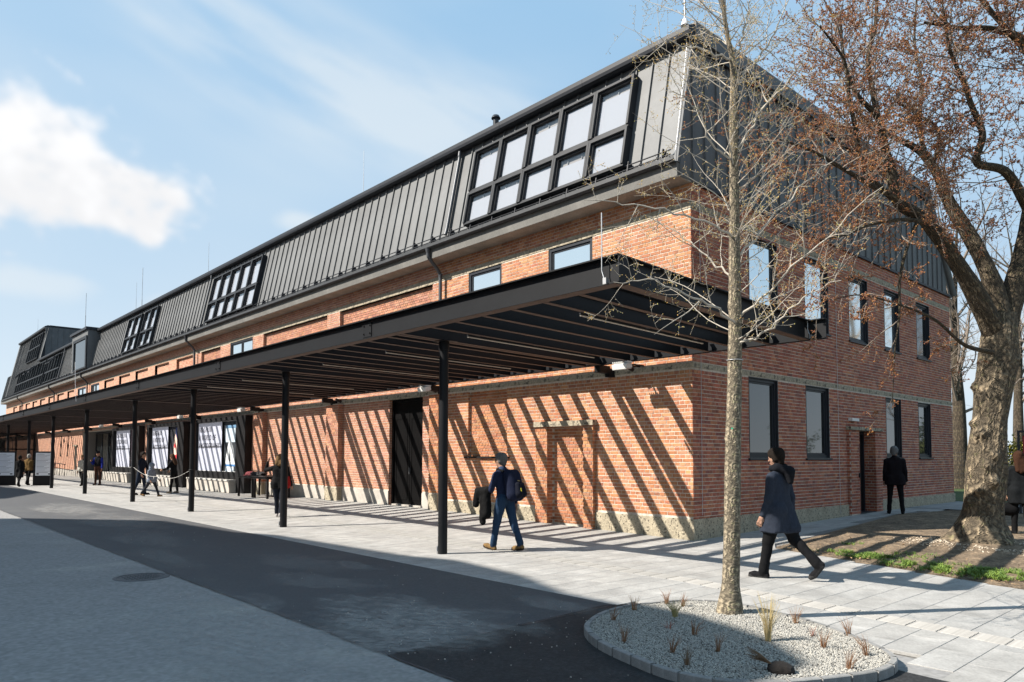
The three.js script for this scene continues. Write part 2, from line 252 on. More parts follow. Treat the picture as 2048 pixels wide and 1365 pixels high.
{ // pale cement dust trodden over the asphalt
  const n = 256, d = new Uint8Array(n * n * 4); for (let j = 0; j < n; j++) for (let i = 0; i < n; i++) { const x = i / n * 2 - 1, y = j / n * 2 - 1, e = 1 - Math.hypot(x, y), v = clamp(sstep(0.02, 0.75, e + 0.9 * fbm(x * 2.2 + 5, y * 2.2, 1.5, 5)) * (0.55 + 0.9 * fbm(x * 16, y * 16, 2.5, 3) + 0.5 * (grainN(i / n, j / n) - 0.5))) * sstep(0.0, 0.12, e) * 255, o = (j * n + i) * 4; d[o] = d[o + 1] = d[o + 2] = v; d[o + 3] = 255; }
  const at = new THREE.DataTexture(d, n, n); at.magFilter = THREE.LinearFilter; at.needsUpdate = true;
  const spots = [[2.0, 8.3, 1.8, 1.05, 0.2, 0.6], [1.2, 9.9, 2.6, 1.1, -0.1, 0.45], [-0.6, 8.0, 1.3, 0.6, 0.3, 0.25], [2.6, 6.7, 0.8, 0.4, 0.1, 0.35], [-4.5, 8.8, 1.8, 0.4, 0, 0.22], [-1.5, 6.9, 0.8, 0.3, 0, 0.3], [3.4, 10.4, 1.6, 0.8, 0.2, 0.4], [2.7, 8.9, 1.0, 0.7, 0.6, 0.5], [-2.4, 7.4, 1.6, 0.7, 0.1, 0.2], [-7.5, 8.2, 2.6, 0.9, 0, 0.22], [-12, 7.6, 3.0, 1.2, 0, 0.3], [-18, 7.6, 4, 1.3, 0, 0.4]], b = [];
  spots.forEach(([x, z, a, c, r, op], k) => { const g = new THREE.PlaneGeometry(a * 2, c * 2); g.rotateX(-Math.PI / 2); g.rotateY(r); const m = new THREE.MeshStandardMaterial({ alphaMap: at, transparent: true, opacity: op, roughness: 1, depthWrite: false }); m.color.setRGB(0.42, 0.41, 0.385); const q = structure(mesh('dust_stain', g, m)); q.position.set(x, 0.0045 + k * 0.0006, z); });
}
// paving: a bed with slabs laid on it
const xl = (z) => z > -0.13 ? 1.62 : z > -4.73 ? lerp(1.62, 1.13, (-0.13 - z) / 4.6) : z > -8.86 ? lerp(1.13, 0.72, (-4.73 - z) / 4.13) : lerp(0.72, 1.28, clamp((-8.86 - z) / 2.6));
const zf = (x) => -0.13 + (x - 1.62) * 0.371;      // front edge of the bare soil
const zRoad = (x) => x < 2.9 ? 6.18 : 6.18 + (x - 2.9) * 0.13;
const onPave = (x, z) => (x < 0 ? z > 0.02 : (x < 1.62 ? (z > -0.1 || x < xl(z)) : z > zf(x))) && z < zRoad(x);
const KERB = [[3.77, 7.49], [3.6, 7.23], [3.46, 6.89], [3.4, 6.49], [3.46, 6.13], [3.7, 5.59], [4.13, 5.38], [4.71, 5.47], [5.28, 5.67], [5.77, 5.97], [6.12, 6.26], [6.25, 6.51], [6.26, 6.88], [6.12, 7.27], [5.88, 7.72], [5.57, 8.0], [5.19, 8.08], [4.69, 7.97], [4.17, 7.78]];
const kerbCurve = new THREE.CatmullRomCurve3(KERB.map(([x, z]) => V(x, 0, z)), true);
const kerbPoly = kerbCurve.getSpacedPoints(90);
const inPoly = (x, z, P) => { let c = false; for (let i = 0, j = P.length - 1; i < P.length; j = i++) if ((P[i].z > z) !== (P[j].z > z) && x < (P[j].x - P[i].x) * (z - P[i].z) / (P[j].z - P[i].z) + P[i].x) c = !c; return c; };
const tactZ = (x) => x < 2.6 ? 4.02 + 0.035 * Math.max(x, -60) * (x > -8 ? 1 : 0) - (x > -8 ? 0 : 0.28) : 4.11 + (x - 2.6) * 0.165;
const pavement = (() => {
  const b = new MB(), N = 0.75;
  const hq = (x, z) => [x, gh(x, z) - 0.036, z];
  for (let x = -72; x < 12; x += N) for (let z = -17; z < 7.5; z += N) { if (x < -N && z < -N) continue; const xc = x + N / 2, zc = z + N / 2; if (!onPave(xc, zc) && !onPave(x, z) && !onPave(x + N, z) && !onPave(x, z + N) && !onPave(x + N, z + N)) continue; const zz = Math.min(z + N, zRoad(xc)); if (zz <= z) continue; b.quad(hq(x, zz), hq(x + N, zz), hq(x + N, z), hq(x, z), [x, zz, x + N, zz, x + N, z, x, z]); }
  return structure(mesh('pavement', b.geo(), M.slabBed));
})();
{ // slabs
  M.slab = mat(1, 1, 1, { map: T.concrete, s: 1.9, bump: T.grainBump, bs: 0.0012, bscale: 0.5, roughness: 0.82, vertexColors: true });
  const r = rng(12), W = 0.345, L = 0.69, G = 0.0026, all = [];
  const clipN = (x0, x1, z0, z1) => onPave(x0, z0) && onPave(x1, z0) && onPave(x0, z1) && onPave(x1, z1);
  for (let i = -200; i < 36; i++) {
    const x0 = i * W, x1 = x0 + W, off = (i & 1 ? 0.5 : 0) * L, xc = (x0 + x1) / 2;
    const tl = tactZ(x0), tr = tactZ(x1);
    for (let j = -26; j < 12; j++) {
      const z0 = j * L + off, z1 = z0 + L;
      if (z1 < -16.4 || z0 > 7.4) continue;
      const pieces = []; // [back edge left, back edge right, front edge left, front edge right]
      const m = (tl + tr) / 2; if (z1 <= m - 0.2 || z0 >= m + 0.2) pieces.push([z0, z0, z1, z1]); else { if (m - 0.17 - z0 > 0.06) pieces.push([z0, z0, tl - 0.17, tr - 0.17]); if (z1 - m - 0.17 > 0.06) pieces.push([tl + 0.17, tr + 0.17, z1, z1]); }
      for (let [al, ar, cl, cr] of pieces) {
        if (x0 < 0) { al = Math.max(al, 0.03); ar = Math.max(ar, 0.03); } const lim = zRoad(xc); cl = Math.min(cl, lim); cr = Math.min(cr, lim);
        if (cl - al < 0.04 || cr - ar < 0.04) continue;
        const ok = () => clipN(x0 + 0.01, x1 - 0.01, Math.max(al, ar) + 0.01, Math.min(cl, cr) - 0.01) && onPave(x0 + 0.01, al + 0.01) && onPave(x1 - 0.01, ar + 0.01);
        if (!ok()) { let good = false; for (let k = 0; k < 30; k++) { if (x1 < 1.6) break; if (!onPave(x0 + 0.01, al + 0.01)) al += 0.03; if (!onPave(x1 - 0.01, ar + 0.01)) ar += 0.03; if (cl - al < 0.06 || cr - ar < 0.06) break; if (ok()) { good = true; break; } } if (!good) continue; }
        if (inPoly(xc, (al + cl) / 2, kerbPoly)) continue;
        all.push([x0 + G, x1 - G, al + G * 0.4, ar + G * 0.4, cl - G * 0.4, cr - G * 0.4, 0.95 + (r() - 0.5) * 0.07, (r() - 0.5) * 0.0016, r()]);
      }
    }
  }
  const score = all.map((s, k) => [pxArea((s[0] + s[1]) / 2, 0, (s[2] + s[4]) / 2, (s[1] - s[0]) * (s[4] - s[2]), 0, 1, 0), k]).sort((a, b) => b[0] - a[0]);
  const own = new Set(score.slice(0, 290).map((q) => q[1]));
  const build = (b, [x0, x1, al, ar, cl, cr, tone, dy, w], ox = 0, oz = 0) => {
    b.col = [0.465 * tone, (0.452 + 0.006 * w) * tone, (0.425 + 0.012 * w) * tone];
    const P = (x, z, d) => [x - ox, gh(x, z) + dy + d, z - oz], e = 0.0025, uo = w * 7;
    b.quad(P(x0 + e, cl - e, 0), P(x1 - e, cr - e, 0), P(x1 - e, ar + e, 0), P(x0 + e, al + e, 0), [x0 + uo, cl, x1 + uo, cr, x1 + uo, ar, x0 + uo, al]);
    const O = [[x0, cl], [x1, cr], [x1, ar], [x0, al]], I = [[x0 + e, cl - e], [x1 - e, cr - e], [x1 - e, ar + e], [x0 + e, al + e]];
    for (let k = 0; k < 4; k++) { const n = (k + 1) % 4; b.quad(P(...O[k], -0.003), P(...O[n], -0.003), P(...I[n], 0), P(...I[k], 0)); b.quad(P(...O[k], -0.03), P(...O[n], -0.03), P(...O[n], -0.003), P(...O[k], -0.003)); }
  };
  const rest = new MB();
  all.forEach((s, k) => {
    if (own.has(k)) { const b = new MB(), ox = (s[0] + s[1]) / 2, oz = (s[2] + s[4]) / 2; build(b, s, ox, oz); const m = mesh('paving_slab', b.geo(), M.slab, pavement); m.position.set(ox, 0, oz); } else build(rest, s);
  });
  stuff(mesh('paving_slabs', rest.geo(), M.slab, pavement));
  // ribbed guidance strip
  const tb = new MB(), rr = rng(5);
  for (let k = -150; k < 26; k++) {
    const x0 = k * 0.3, x1 = x0 + 0.296; if (x1 > 7.6) break;
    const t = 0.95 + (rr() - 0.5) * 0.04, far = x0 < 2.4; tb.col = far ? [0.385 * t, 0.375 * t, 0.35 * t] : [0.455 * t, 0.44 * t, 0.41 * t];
    const q = (x, z, d) => [x, gh(x, z) + d, z], za = tactZ(x0) , zb = tactZ(x1);
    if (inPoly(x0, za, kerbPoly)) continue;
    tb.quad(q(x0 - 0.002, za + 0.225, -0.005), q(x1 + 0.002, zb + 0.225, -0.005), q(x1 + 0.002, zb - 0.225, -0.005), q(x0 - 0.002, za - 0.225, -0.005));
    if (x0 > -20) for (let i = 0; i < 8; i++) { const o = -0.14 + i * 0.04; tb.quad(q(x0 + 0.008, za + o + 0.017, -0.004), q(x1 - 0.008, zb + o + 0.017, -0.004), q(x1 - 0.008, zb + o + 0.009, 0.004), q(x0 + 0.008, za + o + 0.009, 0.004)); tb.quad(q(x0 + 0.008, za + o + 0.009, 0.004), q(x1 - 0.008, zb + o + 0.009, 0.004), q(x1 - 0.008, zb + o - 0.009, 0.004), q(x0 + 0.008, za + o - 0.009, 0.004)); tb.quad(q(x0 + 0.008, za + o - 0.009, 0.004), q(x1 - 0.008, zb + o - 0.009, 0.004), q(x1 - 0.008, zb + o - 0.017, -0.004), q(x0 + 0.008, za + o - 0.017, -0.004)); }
  }
  mesh('tactile_strip', tb.geo(), M.slab, pavement);
}
{ // bare soil under the big tree, running back to the lawn
  const b = new MB(), nx = 60, nz = 44, vs = [];
  for (let i = 0; i <= nx; i++) for (let j = 0; j <= nz; j++) {
    const s = i / nx, t = j / nz, x0 = lerp(1.62, 34, s ** 1.7), z = lerp(zf(x0), -11.6, t), x = x0 + (xl(z) - 1.62) * (1 - s), e = Math.min(1, Math.min(t, s) * 12, (1 - t) * 12);
    const y = gh(x, z) - 0.012 + e * (0.045 + 0.05 * fbm(x * 0.9, z * 0.9, 1.2, 3) + 0.02 * noise.noise(x * 4, z * 4, 0)) + 0.10 * Math.exp(-((x - 4.3) ** 2 + (z + 3) ** 2) / 0.9) * e;
    b.vert(x, y, z, 0, 1, 0, x, z);
  }
  for (let i = 0; i < nx; i++) for (let j = 0; j < nz; j++) { const a = i * (nz + 1) + j, c = a + nz + 1; b.i.push(a, c, a + 1, c, c + 1, a + 1); }
  const g = b.geo(); g.computeVertexNormals(); structure(mesh('soil', g, M.soil));
  structure(sheet('path', [[0, -16.4], [0, -11.5], [1.2, -11.62], [26, -11.62], [26, -13.6], [4, -13.6], [3, -16.4]], 0.16, M.slab0 = mat(0.36, 0.36, 0.35, { map: T.concrete, s: 2 })));
  structure(sheet('lawn', [[-30, -16.2], [3, -16.2], [4, -13.4], [60, -13.4], [60, -90], [-30, -90]], 0.175, M.lawn));
}
const soilY = (x, z) => gh(x, z) + 0.03 + 0.05 * fbm(x * 0.9, z * 0.9, 1.2, 3);
{ // grass growing in patches on the soil
  const r = rng(31), blade = new MB();
  for (let k = 0; k < 7; k++) { const a = r() * 6.28, l = 0.022 + r() * 0.03, w = 0.003, dx = Math.cos(a), dz = Math.sin(a), lean = 0.02 + r() * 0.05, ox = (r() - 0.5) * 0.03, oz = (r() - 0.5) * 0.03; const A = [ox - dz * w, 0, oz + dx * w], B = [ox + dz * w, 0, oz - dx * w], C = [ox + dx * lean * 0.4 + dz * w, l * 0.6, oz + dz * lean * 0.4 - dx * w], D = [ox + dx * lean * 0.4 - dz * w, l * 0.6, oz + dz * lean * 0.4 + dx * w], E = [ox + dx * lean, l, oz + dz * lean]; blade.quad(A, B, C, D); blade.quad(D, C, E, E); }
  const spots = [[2.92, -0.29, 0.3, 60], [3.23, -0.15, 0.35, 160], [3.5, -0.1, 0.4, 170], [3.3, 0.2, 0.3, 50], [4.09, 0.46, 0.35, 90], [4.39, 0.28, 0.4, 170], [4.73, 0.5, 0.45, 260], [4.95, 0.25, 0.45, 220], [5.3, 0.3, 0.5, 230], [5.7, 0.45, 0.5, 260], [5.4, 0.85, 0.4, 130], [6.2, 0.7, 0.6, 260], [3.86, -0.6, 0.5, 60], [2.5, -1.48, 0.25, 20], [2.25, -0.15, 0.25, 25], [6.8, 0.9, 0.7, 220], [4.9, 0.9, 0.3, 60]];
  const places = [];
  for (const [x, z, rad, n] of spots) for (let k = 0; k < n * 2.1; k++) { const a = r() * 6.28, d = rad * Math.sqrt(r()) * (0.5 + 0.7 * r()), px = x + Math.cos(a) * d, pz = z + Math.sin(a) * d; if (pz < zf(px) - 0.02 && noise.noise(px * 4, pz * 4, 3) > 0.02) places.push([px, pz]); }
  const gm = mat(0.105, 0.20, 0.030, { side: THREE.DoubleSide, roughness: 0.7 }), im = new THREE.InstancedMesh(blade.geo(), gm, places.length), o = new THREE.Object3D(), c = new THREE.Color();
  places.forEach(([x, z], k) => { o.position.set(x, soilY(x, z) - 0.008, z); o.rotation.set((r() - 0.5) * 0.5, r() * 6.28, (r() - 0.5) * 0.5); o.scale.setScalar(0.6 + r() * 0.8); o.updateMatrix(); im.setMatrixAt(k, o.matrix); const t = r(); im.setColorAt(k, c.setRGB(0.8 + t * 0.8, 0.75 + t * 0.5, 0.7 + 0.6 * r())); });
  im.name = 'grass'; tag(stuff(add(im)), 'short green grass sprouting in patches on the bare soil by the big tree', 'grass');
  // straw and last year's leaves along the paving edge
  const lf = new MB(); lf.quad([-0.02, 0, 0], [0, 0.006, 0.012], [0.022, 0.002, 0], [0, 0.007, -0.012]);
  const n = 900, lm = new THREE.InstancedMesh(lf.geo(), mat(0.24, 0.16, 0.09, { side: THREE.DoubleSide }), n);
  for (let k = 0; k < n; k++) { const x = 1.7 + r() * 7, t = r(), z = zf(x) - 0.03 - t * t * t * 4.5; o.position.set(x, soilY(x, z) + 0.012, z); o.rotation.set((r() - 0.5) * 0.7, r() * 6.28, (r() - 0.5) * 0.7); o.scale.setScalar(0.4 + r() * 0.9); o.updateMatrix(); lm.setMatrixAt(k, o.matrix); const q = r(); lm.setColorAt(k, c.setRGB(0.6 + q, 0.6 + q * 0.9, 0.6 + q * 0.7)); }
  lm.name = 'leaf_litter'; tag(stuff(add(lm)), 'dry brown leaf litter scattered over the bare soil', 'leaves');
  // pale wood chips round the foot of the tree
  const ch = new THREE.BoxGeometry(0.03, 0.008, 0.014), cn = 700, cm = new THREE.InstancedMesh(ch, mat(0.46, 0.39, 0.30), cn);
  for (let k = 0; k < cn; k++) { const a = r() * 6.28, d = 0.55 + Math.abs(r() + r() - 1) * 0.9, x = 4.5 + Math.cos(a) * d * 1.25, z = -2.6 + Math.sin(a) * d * 0.7; o.position.set(x, soilY(x, z) + 0.09 * Math.exp(-((x - 4.3) ** 2 + (z + 3) ** 2) / 0.9) + 0.012, z); o.rotation.set((r() - 0.5), r() * 6.28, (r() - 0.5)); o.scale.setScalar(0.5 + r()); o.updateMatrix(); cm.setMatrixAt(k, o.matrix); }
  cm.name = 'wood_chips'; tag(stuff(add(cm)), 'pale wood chips strewn round the foot of the big tree', 'wood chips');
  // grit and a few leaves on the road and paving
  const gn = 330, gm2 = new THREE.InstancedMesh(new THREE.IcosahedronGeometry(0.006, 0), mat(0.22, 0.21, 0.195), gn);
  for (let k = 0; k < gn; k++) { const near = k < 150, x = near ? 2.6 + r() * 3.2 : -14 + r() * 22, z = near ? 6.5 + r() * 3 : 6 + r() * 5; const y = inPoly(x, z, kerbPoly) ? -0.05 : 0.003; o.position.set(x, y, z); o.rotation.set(r() * 3, r() * 3, 0); o.scale.setScalar(0.4 + r() * (near ? 1.0 : 0.8)); o.updateMatrix(); gm2.setMatrixAt(k, o.matrix); const q = r(); gm2.setColorAt(k, c.setRGB(0.5 + q * 1.5, 0.5 + q * 1.4, 0.5 + q * 1.3)); }
  gm2.name = 'grit'; tag(stuff(add(gm2)), 'loose grit and crumbs lying on the asphalt', 'grit');
}
// ---------- planted tree pit ----------
{
  const pit = tag(group('tree_pit'), 'rounded bed of pale gravel edged with grey kerb stones on the asphalt', 'planting bed');
  const inner = [], N = 64, P = kerbCurve.getSpacedPoints(N); P.pop();
  const cx = P.reduce((s, p) => s + p.x, 0) / N, cz = P.reduce((s, p) => s + p.z, 0) / N;
  const nrm = P.map((p, i) => { const t = P[(i + 1) % N].clone().sub(P[(i + N - 1) % N]).normalize(); const n = V(t.z, 0, -t.x); if (n.dot(V(p.x - cx, 0, p.z - cz)) < 0) n.negate(); return n; });
  const r = rng(41), per = 2;
  for (let k = 0; k < N; k += per) { // kerb stones with open joints
    const b = new MB(), st = [], tone = r();
    for (let i = 0; i <= per; i++) { const a = (k + i) % N, g = i === 0 ? 0.012 : i === per ? -0.012 : 0, tdir = P[(a + 1) % N].clone().sub(P[(a + N - 1) % N]).normalize(), p = P[a].clone().addScaledVector(tdir, g); st.push([p.clone().addScaledVector(nrm[a], 0.0), p.clone().addScaledVector(nrm[a], -0.052)]); }
    const o = P[(k + 1) % N], H = 0.078 + (r() - 0.5) * 0.004, c = (p, y) => [p.x - o.x, y, p.z - o.z], e = 0.007;
    for (let i = 0; i < per; i++) {
      const [A, a] = st[i], [B, d] = st[i + 1]; const oA = A.clone().lerp(a, e / 0.052), oB = B.clone().lerp(d, e / 0.052);
      b.quad(c(A, -0.02), c(B, -0.02), c(B, H - e), c(A, H - e)); b.quad(c(A, H - e), c(B, H - e), c(oB, H), c(oA, H)); b.quad(c(oA, H), c(oB, H), c(d, H), c(a, H)); b.quad(c(d, -0.02), c(a, -0.02), c(a, H), c(d, H));
    }
    b.quad(c(st[0][1], -0.02), c(st[0][0], -0.02), c(st[0][0], H - e), c(st[0][1], H)); b.quad(c(st[per][0], -0.02), c(st[per][1], -0.02), c(st[per][1], H), c(st[per][0], H - e));
    const g = b.geo(), A = g.index.array; // wind outward whatever the run of the curve
    const mk = M['kerb' + Math.floor(tone * 3)] || (M['kerb' + Math.floor(tone * 3)] = mat(0.27 + tone * 0.08, 0.267 + tone * 0.08, 0.255 + tone * 0.08, { map: T.concrete, s: 0.8, bump: T.grainBump, bs: 0.003, side: THREE.DoubleSide }));
    const m = mesh('kerb_stone', g, mk, pit); m.position.copy(o);
  }
  const jb = new MB(); // mortar core in the joints
  for (let k = 0; k < N; k++) { const a = P[k].clone().addScaledVector(nrm[k], -0.012), b2 = P[(k + 1) % N].clone().addScaledVector(nrm[(k + 1) % N], -0.012), a2 = P[k].clone().addScaledVector(nrm[k], -0.045), b3 = P[(k + 1) % N].clone().addScaledVector(nrm[(k + 1) % N], -0.045), y = 0.068; jb.quad([a.x, -0.02, a.z], [b2.x, -0.02, b2.z], [b2.x, y, b2.z], [a.x, y, a.z]); jb.quad([a.x, y, a.z], [b2.x, y, b2.z], [b3.x, y, b3.z], [a2.x, y, a2.z]); }
  mesh('joint_mortar', jb.geo(), mat(0.2, 0.19, 0.175, { side: THREE.DoubleSide }), pit);
  const innerPoly = P.map((p, i) => p.clone().addScaledVector(nrm[i], -0.052));
  const sh = new THREE.Shape(innerPoly.map((p) => new THREE.Vector2(p.x, -p.z))), bg = new THREE.ShapeGeometry(sh); bg.rotateX(-Math.PI / 2); bg.translate(0, 0.05, 0); mesh('gravel_bed', bg, M.gravelBed, pit);
  const st = new THREE.IcosahedronGeometry(0.0068, 0), pl = []; { const p = st.attributes.position; const rr = rng(7); const seen = {}; for (let i = 0; i < p.count; i++) { const k = [p.getX(i), p.getY(i), p.getZ(i)].map((v) => v.toFixed(4)).join(); const s = seen[k] || (seen[k] = 0.75 + rr() * 0.55); p.setXYZ(i, p.getX(i) * s * 1.2, p.getY(i) * s * 0.8, p.getZ(i) * s); } st.computeVertexNormals(); }
  let guard = 0; while (pl.length < 64000 && guard++ < 260000) { const x = 3.3 + r() * 3.1, z = 5.3 + r() * 2.9; if (inPoly(x, z, innerPoly)) pl.push([x, z]); }
  const im = new THREE.InstancedMesh(st, mat(0.34, 0.33, 0.305, { roughness: 0.95 }), pl.length), o = new THREE.Object3D(), c = new THREE.Color();
  pl.forEach(([x, z], k) => { o.position.set(x, 0.052 + r() * 0.014 + 0.012 * noise.noise(x * 2.5, z * 2.5, 2), z); o.rotation.set(r() * 6.28, r() * 6.28, 0); o.scale.setScalar(0.55 + r() * 0.75); o.updateMatrix(); im.setMatrixAt(k, o.matrix); const t = r(), d = r() < 0.09 ? 0.35 : 1; im.setColorAt(k, c.setRGB((0.72 + t * 0.5) * d, (0.72 + t * 0.48) * d, (0.72 + t * 0.42) * d)); });
  im.name = 'gravel'; stuff(add(im, pit));
}
{ // low tufts set out in the gravel
  const r = rng(52);
  const spots = [[3.59, 6.49, 'a'], [3.79, 7.08, 'b'], [4.38, 7.64, 'b'], [3.63, 5.96, 'b'], [4.11, 6.49, 'g'], [3.83, 5.94, 'b'], [4.36, 6.94, 's'], [4.88, 7.62, 'b'], [5.18, 7.85, 'd'], [4.65, 6.96, 'b'], [5.1, 7.28, 'b'], [5.21, 6.64, 'T'], [5.04, 5.79, 'a'], [5.4, 6.18, 's'], [5.64, 6.5, 'b'], [5.6, 5.9, 'b'], [6.0, 6.48, 'b'], [6.07, 6.99, 'b']];
  const lab = ['russet tuft at the upper left rim of the gravel bed', 'small brown tuft close to the left kerb of the gravel bed', 'thin reddish tuft low on the left side of the gravel bed', 'brown tuft against the far rim left of the green tuft', 'green and straw coloured tuft left of the slim tree trunk', 'reddish sprig just right of the green tuft', 'tiny red sprig in the gravel below the green tuft', 'brown tuft near the front kerb, left of centre', 'dark brown tuft with loose soil nearest the front kerb', 'slim reddish tuft in the gravel below the tree trunk', 'pale brown tuft in front of the tree trunk', 'tall straw coloured feather grass right of the slim tree trunk', 'bushy russet tuft right behind the tall feather grass', 'tiny sprig right of the tall feather grass', 'thin red brown tuft in the middle of the sunlit gravel', 'brown tuft where the trunk shadow leaves the gravel', 'red brown tuft near the right end of the gravel bed', 'slanting brown tuft nearest the right front kerb'];
  const mt = { b: mat(0.25, 0.13, 0.065, { side: THREE.DoubleSide }), a: mat(0.33, 0.17, 0.075, { side: THREE.DoubleSide }), s: mat(0.33, 0.13, 0.09, { side: THREE.DoubleSide }), d: mat(0.16, 0.10, 0.055, { side: THREE.DoubleSide }), g: mat(0.36, 0.31, 0.13, { side: THREE.DoubleSide }), T: mat(0.50, 0.40, 0.20, { side: THREE.DoubleSide }) };
  spots.forEach(([x, z, k], i) => {
    const g = tag(group(k === 'T' ? 'feather_grass' : 'grass_tuft'), lab[i], 'grass tuft', 'tufts planted in the gravel bed'); g.position.set(x, 0.058, z);
    const b = new MB(), n = k === 'T' ? 95 : k === 'g' ? 60 : k === 's' ? 12 : 24, H = k === 'T' ? 0.42 : k === 'g' ? 0.2 : k === 's' ? 0.1 : 0.17, sp = k === 'T' ? 0.10 : k === 'g' ? 0.09 : 0.06, bias = k === 'b' ? (r() - 0.5) * 0.1 : 0;
    for (let j = 0; j < n; j++) { const a = r() * 6.28, l = H * (0.55 + 0.5 * r()), rd = r() * 0.022, q = sp * (0.2 + r()), kx = Math.cos(a), kz = Math.sin(a); b.tube([V(kx * rd, -0.01, kz * rd), V(kx * (rd + q * 0.25) + bias * 0.3, l * 0.5, kz * (rd + q * 0.25)), V(kx * (rd + q) + bias, l, kz * (rd + q))], [0.0024, 0.0019, 0.0007], 3); }
    mesh('blades', b.geo(), mt[k], g);
    const s = new THREE.IcosahedronGeometry(0.028, 1), p = s.attributes.position; for (let q = 0; q < p.count; q++) { const f = 1 + 0.35 * noise.noise(p.getX(q) * 60 + i, p.getY(q) * 60, p.getZ(q) * 60); p.setXYZ(q, p.getX(q) * f, p.getY(q) * 0.45 * f, p.getZ(q) * f); } s.computeVertexNormals(); mesh('root_soil', s, M.soil, g);
  });
  const g = tag(group('uprooted_tuft'), 'uprooted tuft lying on the gravel with its dark root ball', 'grass tuft'); g.position.set(5.75, 0.06, 7.45);
  const s = new THREE.IcosahedronGeometry(0.085, 3), p = s.attributes.position; for (let q = 0; q < p.count; q++) { const f = 1 + 0.3 * fbm(p.getX(q) * 18, p.getY(q) * 18, p.getZ(q) * 18, 3); p.setXYZ(q, p.getX(q) * f * 1.15, Math.max(-0.02, p.getY(q) * 0.75 * f) + 0.02, p.getZ(q) * f); } s.computeVertexNormals(); mesh('root_ball', s, mat(0.014, 0.011, 0.009, { roughness: 1 }), g);
  const b = new MB(); for (let j = 0; j < 55; j++) { const a = (r() - 0.5), l = 0.14 + r() * 0.1, e = 0.2 + r() * 0.5; b.tube([V(-0.05, 0.05, 0.0), V(-0.05 - l * 0.5, 0.06 + l * e * 0.5, a * 0.06), V(-0.05 - l * 0.9, 0.06 + l * e * 0.8, a * 0.14)], [0.003, 0.002, 0.0008], 3); } mesh('blades', b.geo(), mt.d, g); g.rotation.y = 0.5;
}
{ // manhole cover in the road
  const g = tag(group('manhole_cover'), 'round cast iron manhole cover with a chequered pattern set in the road', 'manhole cover'); g.position.set(-2.6, -0.012, 9.68);
  const im = mat(0.10, 0.10, 0.105, { map: T.metal, s: 0.4, roughness: 0.6, metalness: 0.4 });
  mesh('rim', lathe([[0.30, 0.0], [0.30, 0.012], [0.36, 0.012], [0.365, 0.004]], 40), im, g);
  mesh('lid', lathe([[0.0001, 0.008], [0.29, 0.008], [0.29, 0.0]], 40), im, g);
  const b = new MB(); for (let i = -5; i <= 5; i++) for (let j = -5; j <= 5; j++) { const x = i * 0.052, z = j * 0.052; if (Math.hypot(x, z) < 0.26) (i + j) & 1 ? b.box(x - 0.021, x + 0.021, 0.0078, 0.0125, z - 0.008, z + 0.008, 'd') : b.box(x - 0.008, x + 0.008, 0.0078, 0.0125, z - 0.021, z + 0.021, 'd'); } stuff(mesh('tread_pattern', b.geo(), im, g));
}
// ---------- the brick hall ----------
const hall = tag(group('museum_building'), 'long red brick hall with a dark metal mansard roof and tall gable end', 'building');
const XL = -91;                                                     // far end of the hall
const slopeZ = (y) => 0.45 - (y - 7.95) * 0.2036, SLOPE = -Math.atan(0.2036);
function rectMinus(u0, u1, v0, v1, holes) {
  const us = [...new Set([u0, u1, ...holes.flatMap((h) => [h[0], h[1]])])].filter((x) => x >= u0 && x <= u1).sort((a, b) => a - b), vs = [...new Set([v0, v1, ...holes.flatMap((h) => [h[2], h[3]])])].filter((x) => x >= v0 && x <= v1).sort((a, b) => a - b), out = [];
  for (let j = 0; j < vs.length - 1; j++) { let run = null; for (let i = 0; i < us.length - 1; i++) { const cu = (us[i] + us[i + 1]) / 2, cv = (vs[j] + vs[j + 1]) / 2, hole = holes.some((h) => cu > h[0] && cu < h[1] && cv > h[2] && cv < h[3]); if (hole) { run = null; continue; } if (run) run[1] = us[i + 1]; else out.push(run = [us[i], us[i + 1], vs[j], vs[j + 1]]); } }
  return out;
}
const PAL = { // linear base colours of single bricks
  warm: [[0.43, 0.172, 0.068], [0.48, 0.215, 0.088], [0.39, 0.142, 0.060], [0.42, 0.156, 0.064], [0.51, 0.255, 0.115], [0.34, 0.108, 0.054], [0.47, 0.245, 0.135], [0.29, 0.105, 0.060]],
  pink: [[0.41, 0.185, 0.115], [0.45, 0.20, 0.115], [0.37, 0.15, 0.095], [0.48, 0.25, 0.155], [0.40, 0.16, 0.095], [0.30, 0.115, 0.082], [0.45, 0.235, 0.16], [0.42, 0.175, 0.09]],
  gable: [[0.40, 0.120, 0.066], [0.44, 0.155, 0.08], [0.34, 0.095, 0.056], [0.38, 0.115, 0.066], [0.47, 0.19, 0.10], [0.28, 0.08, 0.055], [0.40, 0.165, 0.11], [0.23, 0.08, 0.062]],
};
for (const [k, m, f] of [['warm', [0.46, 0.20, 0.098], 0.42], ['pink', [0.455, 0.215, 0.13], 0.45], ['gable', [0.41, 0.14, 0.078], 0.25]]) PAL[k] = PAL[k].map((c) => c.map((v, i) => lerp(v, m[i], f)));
const bricks = []; // {u0,u1,v0,v1,n,wall,frame,col,full}
